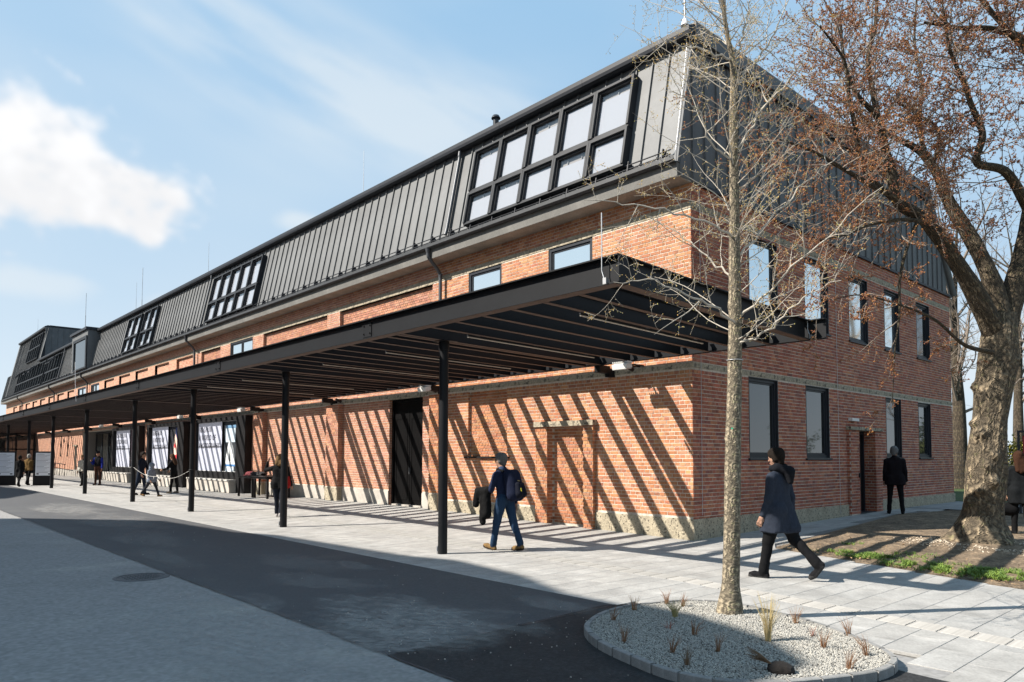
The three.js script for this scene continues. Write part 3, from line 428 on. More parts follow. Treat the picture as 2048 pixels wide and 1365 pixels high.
function fillBricks(o) { // o: u0 u1 v0 v1 holes n (depth of face) wall frame pal seed
  const { u0, u1, v0, v1, holes = [], n = 0, wall, frame = null, pal = () => 'warm', seed = 1, own = false } = o, r = rng(seed), C = 0.08, BH = 0.0645, SL = 0.26, HD = 0.13, J = 0.0068;
  const k0 = Math.floor((v0 + 1e-6) / C), k1 = Math.ceil(v1 / C);
  for (let k = k0; k < k1; k++) {
    const va = Math.max(v0, k * C), vb = Math.min(v1, k * C + BH); if (vb - va < 0.025) continue;
    const mid = (va + vb) / 2, cuts = holes.filter((h) => mid > h[2] - 0.01 && mid < h[3] + 0.01).sort((a, b) => a[0] - b[0]); let x = u0; const iv = [];
    for (const h of cuts) { if (h[0] > x) iv.push([x, Math.min(h[0], u1)]); x = Math.max(x, h[1]); } if (x < u1) iv.push([x, u1]);
    const head = k % 2 !== 0, len = head ? HD : SL, off = head ? 0.065 : (k % 4 === 0 ? 0 : 0.13);
    for (const [a, b] of iv) {
      for (let i = Math.floor((a - off) / len) - 1; i * len + off < b; i++) {
        const s = i * len + off, e = s + len, p = Math.max(a, s) + (s > a ? J : 0.003), q = Math.min(b, e) - (e < b ? J : 0.003); if (q - p < 0.03) continue;
        const P = PAL[pal(p, mid)], patch = fbm(p * 0.5 + 11, mid * 0.8, seed, 3), idx = Math.min(7, Math.floor(Math.pow(r(), 0.9 - patch * 0.8) * 8)), t = 0.88 + 0.24 * r(), c = P[idx];
        bricks.push({ u0: p, u1: q, v0: va + (r() - 0.5) * 0.002, v1: vb + (r() - 0.5) * 0.002, n: n + (r() - 0.5) * 0.0045 + (r() < 0.04 ? -0.0015 : 0), wall, frame, col: [c[0] * t, c[1] * t * (0.95 + 0.1 * r()), c[2] * t * (0.92 + 0.16 * r())], idx, t, full: own && vb - va > 0.06 && (head ? q - p > 0.114 && q - p < 0.119 : q - p > 0.244), head });
      }
    }
  }
}
const T_far = tex(512, 512, (u, v) => { const k = Math.floor(v * 32), fv = v * 32 - k, head = k & 1, n = head ? 20 : 10, x = u * n + (k % 4 === 0 ? 0 : 0.5), i = Math.floor(x), fu = x - i, r = rng((i % n) * 91 + k * 7919); const m = fv > 0.84 || fu > (head ? 0.92 : 0.96); if (m) return [0.74, 0.68, 0.60]; const c = PAL.pink[Math.floor(r() * 8)], t = 0.85 + r() * 0.3; return [Math.pow(c[0] * t, 0.4545), Math.pow(c[1] * t, 0.4545), Math.pow(c[2] * t, 0.4545)]; }, true);
M.brickFar = mat(1, 1, 1, { map: T_far, s: 2.6 });

// openings of the long front (x0, x1, y0, y1) and of the gable (distance from the corner)
const FW = { niche: [-4.13, -2.94, 0, 2.43], blank: [-7.36, -5.72, 1.70, 3.5], door: [-11.40, -9.55, 0.1, 3.5] };
const UPWIN = [[-4.18, -2.72, 5.1, 6.89], [-7.37, -5.96, 5.1, 6.89], [-24.9, -22.36, 5.1, 6.89], [-51.4, -49.0, 5.1, 6.85], [-55.6, -52.95, 5.1, 6.85]];
const PANELS = [[-14.72, -9.09], [-21.26, -15.65], [-28.67, -26.12], [-32.43, -29.88], [-36.2, -33.7], [-40.08, -37.55], [-43.8, -41.3], [-47.58, -45.05], [-59.24, -56.85], [-63.2, -60.6], [-67.0, -64.5], [-70.9, -68.4], [-74.7, -72.2], [-78.5, -76.0], [-82.2, -79.8], [-86, -83.6]].map(([a, b]) => [a, b, 4.7, 6.87]);
const BELT = [3.55, 3.66], BELT2 = [6.90, 7.04];
const NEAR = -30;
const frontHoles = [FW.niche, FW.blank, FW.door, ...UPWIN, ...PANELS, [-53.4, -44.2, 0, 3.45], [-56.0, -55.2, 0.05, 2.4], [-58.6, -58.2, 1.7, 3.3], [-61.2, -60.8, 1.7, 3.3]];
const front = mesh('front_wall', boxes([
  ...rectMinus(XL, -0.012, 0, 7.44, frontHoles).map(([a, b, c, d]) => [a, b, c, d, -0.38, -0.0055, '']),
]), M.mortar, hall);
{ // far half of the wall face: brick too small to tell apart
  const b = new MB(); for (const [a, c, d, e] of rectMinus(XL, NEAR, 0.4, 7.42, frontHoles)) b.quad([a, d, 0], [c, d, 0], [c, e, 0], [a, e, 0], [a, d, c, d, c, e, a, e]);
  for (const [a, c, d, e] of PANELS) if (c <= NEAR + 2) { b.quad([a, d, -0.12], [c, d, -0.12], [c, e, -0.12], [a, e, -0.12], [a, d, c, d, c, e, a, e]); for (const [x, s] of [[a, 1], [c, -1]]) s > 0 ? b.quad([x, d, 0], [x, d, -0.12], [x, e, -0.12], [x, e, 0]) : b.quad([x, d, -0.12], [x, d, 0], [x, e, 0], [x, e, -0.12]); }
  mesh('brick_facing', b.geo(), M.brickFar, front);
}
const pal = (x) => (x > -9 ? 'warm' : 'pink');
const frontCut = [...frontHoles, [XL, 0, ...BELT], [XL, 0, ...BELT2], [-4.53, -2.64, 0, 2.56], [-9.05, -4.55, 0, 0.43], [-2.64, 0.1, 0, 0.43], [-90, -9.05, 0, 0.60]];
fillBricks({ u0: NEAR, u1: -0.004, v0: 0.4, v1: 7.42, holes: frontCut, wall: front, pal, seed: 101, own: true });
fillBricks({ u0: FW.niche[0], u1: FW.niche[1], v0: 0.1, v1: 2.43, n: -0.12, wall: front, seed: 102 });
fillBricks({ u0: FW.blank[0], u1: FW.blank[1], v0: 1.70, v1: 3.5, n: -0.09, wall: front, seed: 103 });
for (const P of PANELS) if (P[1] > NEAR) fillBricks({ u0: P[0], u1: P[1], v0: 4.7, v1: 6.87, n: -0.12, wall: front, pal, seed: 104 });
for (const [a, b] of [[-4.53, -4.13], [-2.94, -2.64]]) fillBricks({ u0: a, u1: b, v0: 0.02, v1: 2.43, n: 0.11, wall: front, seed: 105 + Math.round(a) });
const PIL = [[-15.25, -14.38], [-21.62, -20.71], [-8.95, -8.5]];
// piers and returns: solid cores behind their brick skins
for (const q of [[-4.52, -4.14, 0, 2.425, -0.01, 0.098], [-2.93, -2.65, 0, 2.425, -0.01, 0.098], [FW.niche[0], FW.niche[1], 0, 2.43, -0.38, -0.132], [FW.blank[0], FW.blank[1], 1.70, 3.5, -0.38, -0.102], ...PANELS.map(([a, b, c, d]) => [a, b, c, d, -0.38, -0.132]), ...PIL.map(([a, b]) => [a + 0.01, b - 0.01, 0.1, 3.54, -0.01, 0.188])]) boxMesh('pier_core', q, M.mortar, front);
for (const [a, b] of PIL) fillBricks({ u0: a, u1: b, v0: 0.6, v1: 3.54, n: 0.2, wall: front, pal, seed: 110 + Math.round(a) });
// returns that face along the wall (frame: origin x, z and turn about y)
const ret = (x, z, turn, len, v0, v1, seed, wall = front, p = pal(x)) => fillBricks({ u0: 0, u1: len, v0, v1, wall, frame: { x, z, turn }, n: 0.008, pal: () => p, seed });
for (const [a, b] of PIL) { ret(b, 0.2, Math.PI / 2, 0.2, 0.6, 3.54, 120); ret(a, 0, -Math.PI / 2, 0.2, 0.6, 3.54, 121); }
ret(-2.64, 0.11, Math.PI / 2, 0.11, 0.02, 2.43, 122); ret(-4.53, 0, -Math.PI / 2, 0.11, 0.02, 2.43, 123); ret(-4.13, 0.11, Math.PI / 2, 0.23, 0.02, 2.43, 124); ret(-2.94, -0.12, -Math.PI / 2, 0.23, 0.02, 2.43, 125);
ret(-7.36, 0, Math.PI / 2, 0.09, 1.7, 3.5, 126); ret(-5.72, -0.09, -Math.PI / 2, 0.09, 1.7, 3.5, 127); ret(-9.55, -0.16, -Math.PI / 2, 0.16, 0.1, 3.5, 128); ret(-11.4, 0, Math.PI / 2, 0.16, 0.1, 3.5, 129);
for (const P of PANELS) if (P[1] > NEAR) { ret(P[0], 0, Math.PI / 2, 0.12, 4.7, 6.87, 130); ret(P[1], -0.12, -Math.PI / 2, 0.12, 4.7, 6.87, 131); }

// gable wall, in its own frame: x runs back from the corner, z faces out
const GW = [[2.22, 3.55, 1.68, 3.53], [4.97, 6.27, 1.68, 3.52], [10.06, 11.26, 1.70, 3.50], [12.72, 13.84, 1.70, 3.49]];
const GU = [[2.29, 3.61, 4.95, 6.82], [5.0, 6.34, 4.95, 6.84], [7.61, 8.89, 4.95, 6.80], [10.1, 11.26, 4.95, 6.80], [12.73, 13.93, 4.95, 6.78]];
const GD = [7.90, 9.0, 0.14, 2.45], gHoles = [...GW, ...GU, GD], GLEN = 16.0;
const gable = mesh('gable_wall', boxes(rectMinus(0.38, GLEN, 0, 7.44, gHoles).map(([a, b, c, d]) => [a, b, c, d, -0.38, -0.0055, ''])), M.mortar, hall);
gable.rotation.y = Math.PI / 2;
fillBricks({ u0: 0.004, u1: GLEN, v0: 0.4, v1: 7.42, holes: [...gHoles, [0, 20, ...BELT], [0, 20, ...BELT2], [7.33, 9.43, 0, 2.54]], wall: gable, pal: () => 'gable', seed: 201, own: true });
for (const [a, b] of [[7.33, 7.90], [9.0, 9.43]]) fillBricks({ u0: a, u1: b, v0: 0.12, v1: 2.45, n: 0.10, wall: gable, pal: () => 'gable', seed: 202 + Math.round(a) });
ret(7.33, 0, -Math.PI / 2, 0.10, 0.12, 2.45, 205, gable, 'gable'); ret(9.0, -0.3, -Math.PI / 2, 0.40, 0.12, 2.45, 206, gable, 'gable'); ret(9.43, 0.1, Math.PI / 2, 0.1, 0.12, 2.45, 207, gable, 'gable'); ret(7.9, 0.1, Math.PI / 2, 0.4, 0.12, 2.45, 208, gable, 'gable');
for (const q of [[7.34, 7.89, 0.1, 2.445, -0.01, 0.088], [9.01, 9.42, 0.1, 2.445, -0.01, 0.088]]) boxMesh('pier_core', q, M.mortar, gable);
{ // lay the bricks: the largest in view one by one, the others together
  const world = (b) => b.wall === front ? [(b.u0 + b.u1) / 2, b.v0, b.n, 0, 0, 1] : [b.n, b.v0, -(b.u0 + b.u1) / 2, 1, 0, 0];
  const sc = bricks.map((b, k) => { if (!b.full || b.frame) return [0, k]; const [x, y, z, nx, ny, nz] = world(b); if (y > 3.6 && b.wall === front && x > -40) { if (y < 5.3) return [0, k]; } return [pxArea(x, y, z, (b.u1 - b.u0) * 0.067, nx, ny, nz), k]; }).sort((a, b) => b[0] - a[0]);
  const own = new Set(sc.slice(0, 300).map((q) => q[1]));
  const brickGeo = (L) => { const b = new MB(), w = L / 2, h = 0.0322, e = 0.003, f = [[-w + e, -h + e], [w - e, -h + e], [w - e, h - e], [-w + e, h - e]], g = [[-w, -h], [w, -h], [w, h], [-w, h]]; b.quad(...f.map(([x, y]) => [x, y, 0]), f.flat()); for (let i = 0; i < 4; i++) { const j = (i + 1) % 4; b.quad([...g[i], -e], [...g[j], -e], [...f[j], 0], [...f[i], 0]); b.quad([...g[i], -0.05], [...g[j], -0.05], [...g[j], -e], [...g[i], -e]); } return b.geo(); };
  const gs = [brickGeo(0.2464), brickGeo(0.1164)], mats = {};
  const rest = new Map();
  bricks.forEach((b, k) => {
    if (own.has(k)) {
      const key = (b.wall === front ? 'w' : 'g') + b.idx + (b.t > 1.0 ? 'h' : 'l'), m = mats[key] || (mats[key] = mat(b.col[0], b.col[1], b.col[2], { map: T.brickTone, s: 0.9 + 0.13 * b.idx, bump: T.brickBump, bs: 0.003, bscale: 0.45 }));
      const q = mesh('brick', gs[b.head ? 1 : 0], m, b.wall); q.position.set((b.u0 + b.u1) / 2, (b.v0 + b.v1) / 2, b.n); return;
    }
    let mb = rest.get(b.wall); if (!mb) rest.set(b.wall, mb = new MB()); mb.col = b.col;
    const f = b.frame, D = 0.022, P = f ? (u, v, n) => { const c = Math.cos(f.turn), s = Math.sin(f.turn); return [f.x + u * c + n * s, v, f.z - u * s + n * c]; } : (u, v, n) => [u, v, n];
    const { u0, u1, v0, v1, n } = b, o = b.t * 5, uv = [u0 + o, v0, u1 + o, v0, u1 + o, v1, u0 + o, v1];
    mb.quad(P(u0, v0, n), P(u1, v0, n), P(u1, v1, n), P(u0, v1, n), uv);
    mb.quad(P(u0, v0, n - D), P(u1, v0, n - D), P(u1, v0, n), P(u0, v0, n), uv); mb.quad(P(u0, v1, n), P(u1, v1, n), P(u1, v1, n - D), P(u0, v1, n - D), uv);
    mb.quad(P(u1, v0, n), P(u1, v0, n - D), P(u1, v1, n - D), P(u1, v1, n), uv); mb.quad(P(u0, v0, n - D), P(u0, v0, n), P(u0, v1, n), P(u0, v1, n - D), uv);
  });
  for (const [w, mb] of rest) stuff(mesh('bricks', mb.geo(), M.brick, w));
}
// trim: belts, lintels, plinths, sills
const rough = (x0, x1, y0, y1, z0, z1, seed, amp = 0.012, turn = false) => { // a roughcast block: front face with real unevenness
  const b = new MB(), nu = Math.max(2, Math.round((x1 - x0) / 0.06)), nv = Math.max(2, Math.round((y1 - y0) / 0.06));
  const q = (i, j) => { const x = lerp(x0, x1, i / nu), y = lerp(y0, y1, j / nv), e = (i === 0 || i === nu) ? 0.3 : 1; return [x, y + (j === nv ? 0.012 * noise.noise(x * 3, seed, 0) : 0), z1 + e * amp * (fbm(x * 5, y * 5, seed, 3) * 1.6 + 0.4 * noise.noise(x * 17, y * 17, seed))]; };
  for (let i = 0; i <= nu; i++) for (let j = 0; j <= nv; j++) { const p = q(i, j); b.vert(p[0], p[1], p[2], 0, 0, 1, p[0], p[1]); }
  for (let i = 0; i < nu; i++) for (let j = 0; j < nv; j++) { const a = i * (nv + 1) + j, c = a + nv + 1; b.i.push(a, c, a + 1, c, c + 1, a + 1); }
  const g = b.geo(); g.computeVertexNormals(); const t = new MB(); t.box(x0 + 0.002, x1 - 0.002, y0, y1 - 0.006, z0, z1 - amp * 1.4, 'b'); for (let i = 0; i < nu; i++) { const a = q(i, nv), c = q(i + 1, nv); t.quad(a, c, [c[0], c[1] - 0.004, z0], [a[0], a[1] - 0.004, z0]); const d = q(i, 0), e2 = q(i + 1, 0); }
  for (const [i, s] of [[0, -1], [nu, 1]]) for (let j = 0; j < nv; j++) { const a = q(i, j), c = q(i, j + 1); s > 0 ? t.quad(a, [a[0], a[1], z0], [c[0], c[1], z0], c) : t.quad([a[0], a[1], z0], a, c, [c[0], c[1], z0]); }
  return mergeGeometries([g, t.geo()]);
};
mesh('plinth', rough(-2.63, 0.028, -0.06, 0.43, -0.05, 0.03, 4), M.plinth, front);
mesh('plinth', rough(-8.5, -4.54, -0.02, 0.43, -0.05, 0.03, 5, 0.010), M.plinth, front);
mesh('plinth', rough(-8.95, -8.5, 0, 0.60, -0.05, 0.21, 5, 0.010), M.plinth, front);
for (const [a, b] of [[-9.55, -8.96], [-14.38, -11.4], [-20.7, -15.26]]) boxMesh('plinth', [a, b, 0, 0.6, -0.05, 0.02], M.plaster, front);
for (const [a, b] of [[-15.26, -14.37], [-21.63, -20.7]]) mesh('plinth', rough(a, b, 0, 0.6, -0.05, 0.215, 6, 0.008), M.plinth, front);
boxMesh('plinth', [XL, -21.65, 0, 0.6, -0.05, 0.02], M.plaster, front);
{ const g = rough(0.0, 7.32, -0.03, 0.43, -0.05, 0.03, 8); mesh('plinth', g, M.plinth, gable); mesh('plinth', rough(9.45, GLEN, 0.02, 0.46, -0.05, 0.03, 9), M.plinth, gable); }
const beltGeo = (u0, u1, y0, y1, holes = []) => boxes(rectMinus(u0, u1, y0, y1, holes).map(([a, b, c, d]) => [a, b, c, d, -0.05, 0.006]));
mesh('belt_course', beltGeo(XL, -0.004, ...BELT), M.belt, front); mesh('belt_course', beltGeo(XL, -0.004, ...BELT2), M.belt, front);
mesh('belt_course', beltGeo(0.004, GLEN, ...BELT), M.belt, gable); mesh('belt_course', beltGeo(0.004, GLEN, ...BELT2), M.belt, gable);
boxMesh('lintel', [-4.56, -2.60, 2.435, 2.56, -0.3, 0.15], M.belt, front);
boxMesh('lintel', [7.28, 9.47, 2.455, 2.545, -0.3, 0.14], M.belt, gable);
mesh('window_lintel', boxes([[-11.5, -9.45, 3.5, 3.56, -0.3, 0.012], ...UPWIN.slice(0, 3).map(([a, b, c, d]) => [a - 0.1, b + 0.1, d, 6.905, -0.3, 0.004])]), M.belt, front);
boxMesh('window_sill', [-7.46, -5.62, 1.655, 1.70, -0.1, 0.07], M.black, front);
for (const P of PANELS.slice(0, 3)) boxMesh('panel_lintel', [P[0] - 0.02, P[1] + 0.02, 6.87, 6.902, -0.3, 0.008], M.belt, front);

// ---- windows ----
function windowIn(parent, turn, [u0, u1, v0, v1], o = {}) {
  const { recess = 0.10, fw = 0.075, mull = [], rail = [], glass = M.glassDark, blind = null, blindTop = 0, sill = true, frame = M.frame, name = 'window' } = o;
  const w = u1 - u0, h = v1 - v0, list = [[0, w, 0, fw, -0.09, 0], [0, w, h - fw, h, -0.09, 0], [0, fw, fw, h - fw, -0.09, 0], [w - fw, w, fw, h - fw, -0.09, 0]];
  const i = fw + 0.045; list.push([fw, w - fw, fw, i, -0.09, -0.03], [fw, w - fw, h - i, h - fw, -0.09, -0.03], [fw, i, i, h - i, -0.09, -0.03], [w - i, w - fw, i, h - i, -0.09, -0.03]);
  if (recess > 0.03) list.push([0, 0.018, 0, h, 0.001, recess + 0.004], [w - 0.018, w, 0, h, 0.001, recess + 0.004], [0.018, w - 0.018, h - 0.018, h, 0.001, recess + 0.004]);
  for (const m of mull) list.push([m * w - 0.05, m * w + 0.05, i, h - i, -0.09, -0.012]); for (const m of rail) list.push([i, w - i, m * h - 0.03, m * h + 0.03, -0.09, -0.02]);
  const f = mesh(name, boxes(list), frame, parent); f.rotation.y = turn;
  const c = Math.cos(turn), s = Math.sin(turn); f.position.set(u0 * c - recess * s, v0, -u0 * s - recess * c);
  const cols = [0, ...mull, 1]; for (let k = 0; k < cols.length - 1; k++) { const a = k ? cols[k] * w + 0.05 : i, b = k === cols.length - 2 ? w - i : cols[k + 1] * w - 0.05; boxMesh('pane', [a - 0.005, b + 0.005, i - 0.005, h - i + 0.005, -0.06, -0.052], glass, f); }
  if (blind) boxMesh('blind', [i, w - i, i + (h - 2 * i) * (1 - (blindTop || 1)), h - i, -0.135, -0.125], blind, f);
  boxMesh('back_panel', [0, w, 0, h, -0.30, -0.28], M.dark, f);
  if (sill) boxMesh('sill', [-0.05, w + 0.05, -0.05, -0.003, -0.06, recess + 0.05], M.frame, f);
  return f;
}
UPWIN.forEach((q, k) => windowIn(hall, 0, q, { recess: 0.02, glass: M.glassCoat, mull: k >= 2 ? [0.5] : [], fw: 0.08 }));
GW.forEach((q, k) => windowIn(hall, Math.PI / 2, q, { recess: 0.05, fw: 0.085, glass: M.glassDark }));
GU.forEach((q, k) => windowIn(hall, Math.PI / 2, q, { recess: 0.05, fw: 0.08, glass: k === 4 ? M.glassDark : M.glassCoat }));
for (const q of [[-58.6, -58.2, 1.7, 3.3], [-61.2, -60.8, 1.7, 3.3]]) windowIn(hall, 0, q, { recess: 0.1, fw: 0.05 });
{ // black leaf doors of the front, recessed
  const d = mesh('double_door', boxes([[-11.4, -11.32, 0.1, 3.5, -0.24, -0.10], [-9.63, -9.55, 0.1, 3.5, -0.24, -0.10], [-11.32, -9.63, 3.42, 3.5, -0.24, -0.10]]), M.blackDoor, hall);
  for (const [a, b] of [[-11.32, -10.482], [-10.47, -9.63]]) { const l = boxMesh('door_leaf', [a + 0.006, b - 0.006, 0.2, 3.41, -0.22, -0.16], M.blackDoor, d); for (const [p, q, r2, s] of [[a + 0.10, b - 0.10, 0.34, 2.9]]) mesh('moulding', boxes([[p, q, r2, r2 + 0.025, -0.16, -0.148], [p, q, s - 0.025, s, -0.16, -0.148], [p, p + 0.025, r2 + 0.025, s - 0.025, -0.16, -0.148], [q - 0.025, q, r2 + 0.025, s - 0.025, -0.16, -0.148]]), M.blackDoor, d); }
  boxMesh('threshold', [-11.4, -9.55, 0.1, 0.19, -0.3, -0.08], M.plaster, d);
  boxMesh('door_handle', [-10.44, -10.40, 1.15, 1.35, -0.16, -0.11], M.pipe, d);
}
{ // side door in the gable
  const d = mesh('side_door', boxes([[7.9, 7.97, 0.14, 2.45, -0.32, -0.22], [8.93, 9.0, 0.14, 2.45, -0.32, -0.22], [7.97, 8.93, 2.37, 2.45, -0.32, -0.22], [7.9, 9.0, 0.1, 0.17, -0.3, 0.08]]), M.frame, hall); d.rotation.y = Math.PI / 2;
  boxMesh('door_leaf', [7.975, 8.925, 0.175, 2.365, -0.31, -0.26], M.black, d);
  mesh('pull_handle', new MB().tube([V(8.08, 0.75, -0.25), V(8.08, 0.75, -0.19), V(8.08, 1.9, -0.19), V(8.08, 1.9, -0.25)], [0.018, 0.018, 0.018, 0.018], 8).geo(), M.zinc, d);
  boxMesh('intercom', [7.80, 7.88, 1.15, 1.27, 0.10, 0.13], M.black, d);
  boxMesh('door_lamp', [7.42, 7.86, 2.70, 2.78, 0.006, 0.12], M.lampGrey, d);
}
{ // dark entrance bay and the small ramp door
  mesh('entrance_recess', boxes([[-53.4, -44.2, 0, 3.45, -2.2, -2.1], [-53.45, -53.4, 0, 3.45, -2.2, -0.39], [-44.2, -44.15, 0, 3.45, -2.2, -0.39], [-53.4, -44.2, 3.45, 3.5, -2.2, -0.39]]), M.dark, hall);
  for (let k = 0; k < 5; k++) { const a = -53.2 + k * 1.8, f = mesh('glass_door', boxes([[a, a + 0.08, 0.05, 3.4, -0.9, -0.82], [a + 1.7, a + 1.78, 0.05, 3.4, -0.9, -0.82], [a + 0.08, a + 1.7, 3.3, 3.4, -0.9, -0.82], [a + 0.08, a + 1.7, 0.05, 0.15, -0.9, -0.82]]), M.frame, hall); boxMesh('pane', [a + 0.08, a + 1.7, 0.15, 3.3, -0.87, -0.86], M.glassDark, f); }
  boxMesh('ramp_door', [-56.0, -55.2, 0.05, 2.4, -0.25, -0.2], M.black, hall);
  boxMesh('door_lintel', [-56.15, -55.05, 2.4, 2.5, -0.2, 0.1], M.belt, hall);
}
// ---- eaves, roof, gutters ----
boxMesh('soffit', [XL, 0.012, 7.425, 7.455, -0.02, 0.50], M.soffit, hall);
mesh('fascia', extrudeX([[0.10, 7.457], [0.512, 7.43], [0.535, 7.70], [0.10, 7.70]], 91.03).translate(XL, 0, 0), M.fascia, hall);
boxMesh('eave_end', [-0.3, 0.03, 7.44, 7.66, -0.36, -0.001], M.fascia, hall);
const roof = mesh('mansard_roof', mergeGeometries([
  extrudeX([[slopeZ(7.6) - 0.035, 7.702], [slopeZ(10.6) - 0.035, 10.6], [-13.75, 10.6], [-16.1, 7.46], [-0.4, 7.46], [-0.4, 7.702]], 90.95).translate(XL, 0, 0),
  extrudeX([[slopeZ(10.55) - 0.035, 10.601], [slopeZ(14) - 0.035, 14.0], [-12, 14.0], [-12, 10.601]], 15.3).translate(-88, 0, 0)]), M.roofDark, hall);
{
  const tones = [0.93, 1.0, 1.06, 0.97].map((t) => mat(0.142 * t, 0.147 * t, 0.149 * t, { map: T.metal, s: 2.2 + t, roughness: 0.62, metalness: 0.1 }));
  const panel = (len) => boxes([[0.004, 0.446, 0, len, -0.03, 0.0], [-0.013, 0.013, 0, len, -0.03, 0.042]]);
  const gA = panel(2.86), gB = panel(6.3), r = rng(61), y0 = 7.72;
  for (let k = 0; k < 202; k++) {
    const x = -0.045 - (k + 1) * 0.4497; if (x < XL + 0.1) break; const tall = x < -72.8 && x > -88;
    const m = mesh('roof_panel', tall ? gB : gA, tones[Math.floor(r() * 4)], roof); m.position.set(x, y0, slopeZ(y0)); m.rotation.x = SLOPE + (r() - 0.5) * 0.0022;
  }
  const corner = mesh('corner_flashing', boxes([[-0.05, 0.05, 0, 2.8, -0.04, 0.02]]), mat(0.11, 0.114, 0.118, { roughness: 0.7 }), roof); corner.position.set(-0.005, y0, slopeZ(y0)); corner.rotation.x = SLOPE;
  // eaves gutter and top gutter in three metre lengths
  const gut = extrudeX([[0.52, 7.70], [0.62, 7.69], [0.665, 7.73], [0.668, 7.815], [0.655, 7.815], [0.645, 7.745], [0.61, 7.71], [0.52, 7.72]], 2.994), top = extrudeX([[-0.20, 10.52], [0.07, 10.50], [0.155, 10.53], [0.175, 10.60], [0.175, 10.70], [0.14, 10.705], [-0.05, 10.80], [-0.20, 10.80]], 2.994);
  const gm = M.roofDark, gm2 = mat(0.05, 0.053, 0.056, { map: T.metal, s: 1.4, roughness: 0.5 });
  for (let k = 0; k < 30; k++) { mesh('eaves_gutter', gut, gm2, roof).position.x = 0.045 - (k + 1) * 3; const x = 0.12 - (k + 1) * 3; if (x > -73) mesh('top_gutter', top, gm, roof).position.x = x; }
  for (let k = 0; k < 5; k++) { const t = mesh('top_gutter', top, gm, roof); t.position.set(-75.8 - k * 3, 3.4, slopeZ(14) - slopeZ(10.6) + 0.02); }
  boxMesh('roof_deck', [-72.6, 0.1, 10.602, 10.76, -13.9, -0.21], M.roofDark, roof); boxMesh('roof_deck', [-88, -72.7, 14.002, 14.2, -12.2, -0.9], M.roofDark, roof);
  // parapet cap along the gable
  const vg = mesh('verge_cap', boxes([[-0.2, 0.15, 10.50, 10.84, -13.9, -0.04]]), M.clad, roof);
  boxMesh('verge_under_board', [0.0, 0.10, 10.36, 10.495, -13.8, -0.05], M.roofDark, roof);  // board of dark roof metal just below the verge cap
  // standing seam cladding of the gable above the brickwork
  for (let k = 0; k < 35; k++) {
    const za = -k * 0.46 + 0.42, zb = za - 0.452, yA = 7.46, yB = 10.49, top2 = (z) => z > slopeZ(yB) ? 7.95 - (z - 0.45) / 0.2036 : z < -13.75 ? lerp(10.49, 7.46, clamp((-13.75 - z) / 2.3)) : yB, pts = [];
    pts.push([za, yA]); const ta = Math.max(yA, Math.min(yB, top2(za))), tb = Math.max(yA, Math.min(yB, top2(zb))); if (ta > yA + 0.02) pts.push([za, ta]); const zc = slopeZ(yB); if (za > zc && zb < zc) pts.push([zc, yB]); if (za > -13.75 && zb < -13.75) pts.push([-13.75, yB]); if (tb > yA + 0.02) pts.push([zb, tb]); pts.push([zb, yA]);
    if (pts.length < 3) continue; const s = new THREE.Shape(pts.map(([z, y]) => new THREE.Vector2(-z, y))), g = new THREE.ExtrudeGeometry(s, { depth: 0.02, bevelEnabled: false }); g.rotateY(Math.PI / 2);
    const rb = Math.min(ta, tb); const list = [g]; if (rb > yA + 0.1) list.push(boxGeo(0.02, 0.055, yA, Math.min(yB, top2(za - 0.01)), za - 0.02, za + 0.005).toNonIndexed()); for (const q of list) q.deleteAttribute('uv'), q.setAttribute('uv', new THREE.Float32BufferAttribute(Array.from({ length: q.attributes.position.count }, (_, i) => [q.attributes.position.getZ(i), q.attributes.position.getY(i)]).flat(), 2));
    mesh('cladding_panel', mergeGeometries(list), M.clad, roof).position.x = -0.005;
  }
  boxMesh('base_flashing', [0.0, 0.06, 7.40, 7.47, -16.1, -0.37], M.roofDark, roof);
  // back slope edge seen at the far end of the gable
  mesh('back_verge', new MB().tube([V(0.06, 10.75, -13.8), V(0.06, 7.5, -16.25)], [0.12, 0.12], 4).geo(), M.clad, roof);
  // snow guard: two rails on brackets
  for (const [dy, dz] of [[7.90, 0.10], [8.00, 0.10]]) mesh('snow_rail', new MB().tube([V(-90, dy, slopeZ(dy) + dz), V(-0.1, dy, slopeZ(dy) + dz)], [0.014, 0.014], 6).geo(), M.roofDark, roof);
  const bk = boxes([[-0.012, 0.012, 0, 0.26, 0.0, 0.025], [-0.012, 0.012, 0.05, 0.26, 0.03, 0.125], [-0.012, 0.012, 0.22, 0.28, 0.07, 0.125]]); for (let k = 0; k < 100; k++) { const m = mesh('rail_bracket', bk, M.roofDark, roof); m.position.set(-0.3 - k * 0.9, 7.78, slopeZ(7.78)); m.rotation.x = SLOPE; }
}
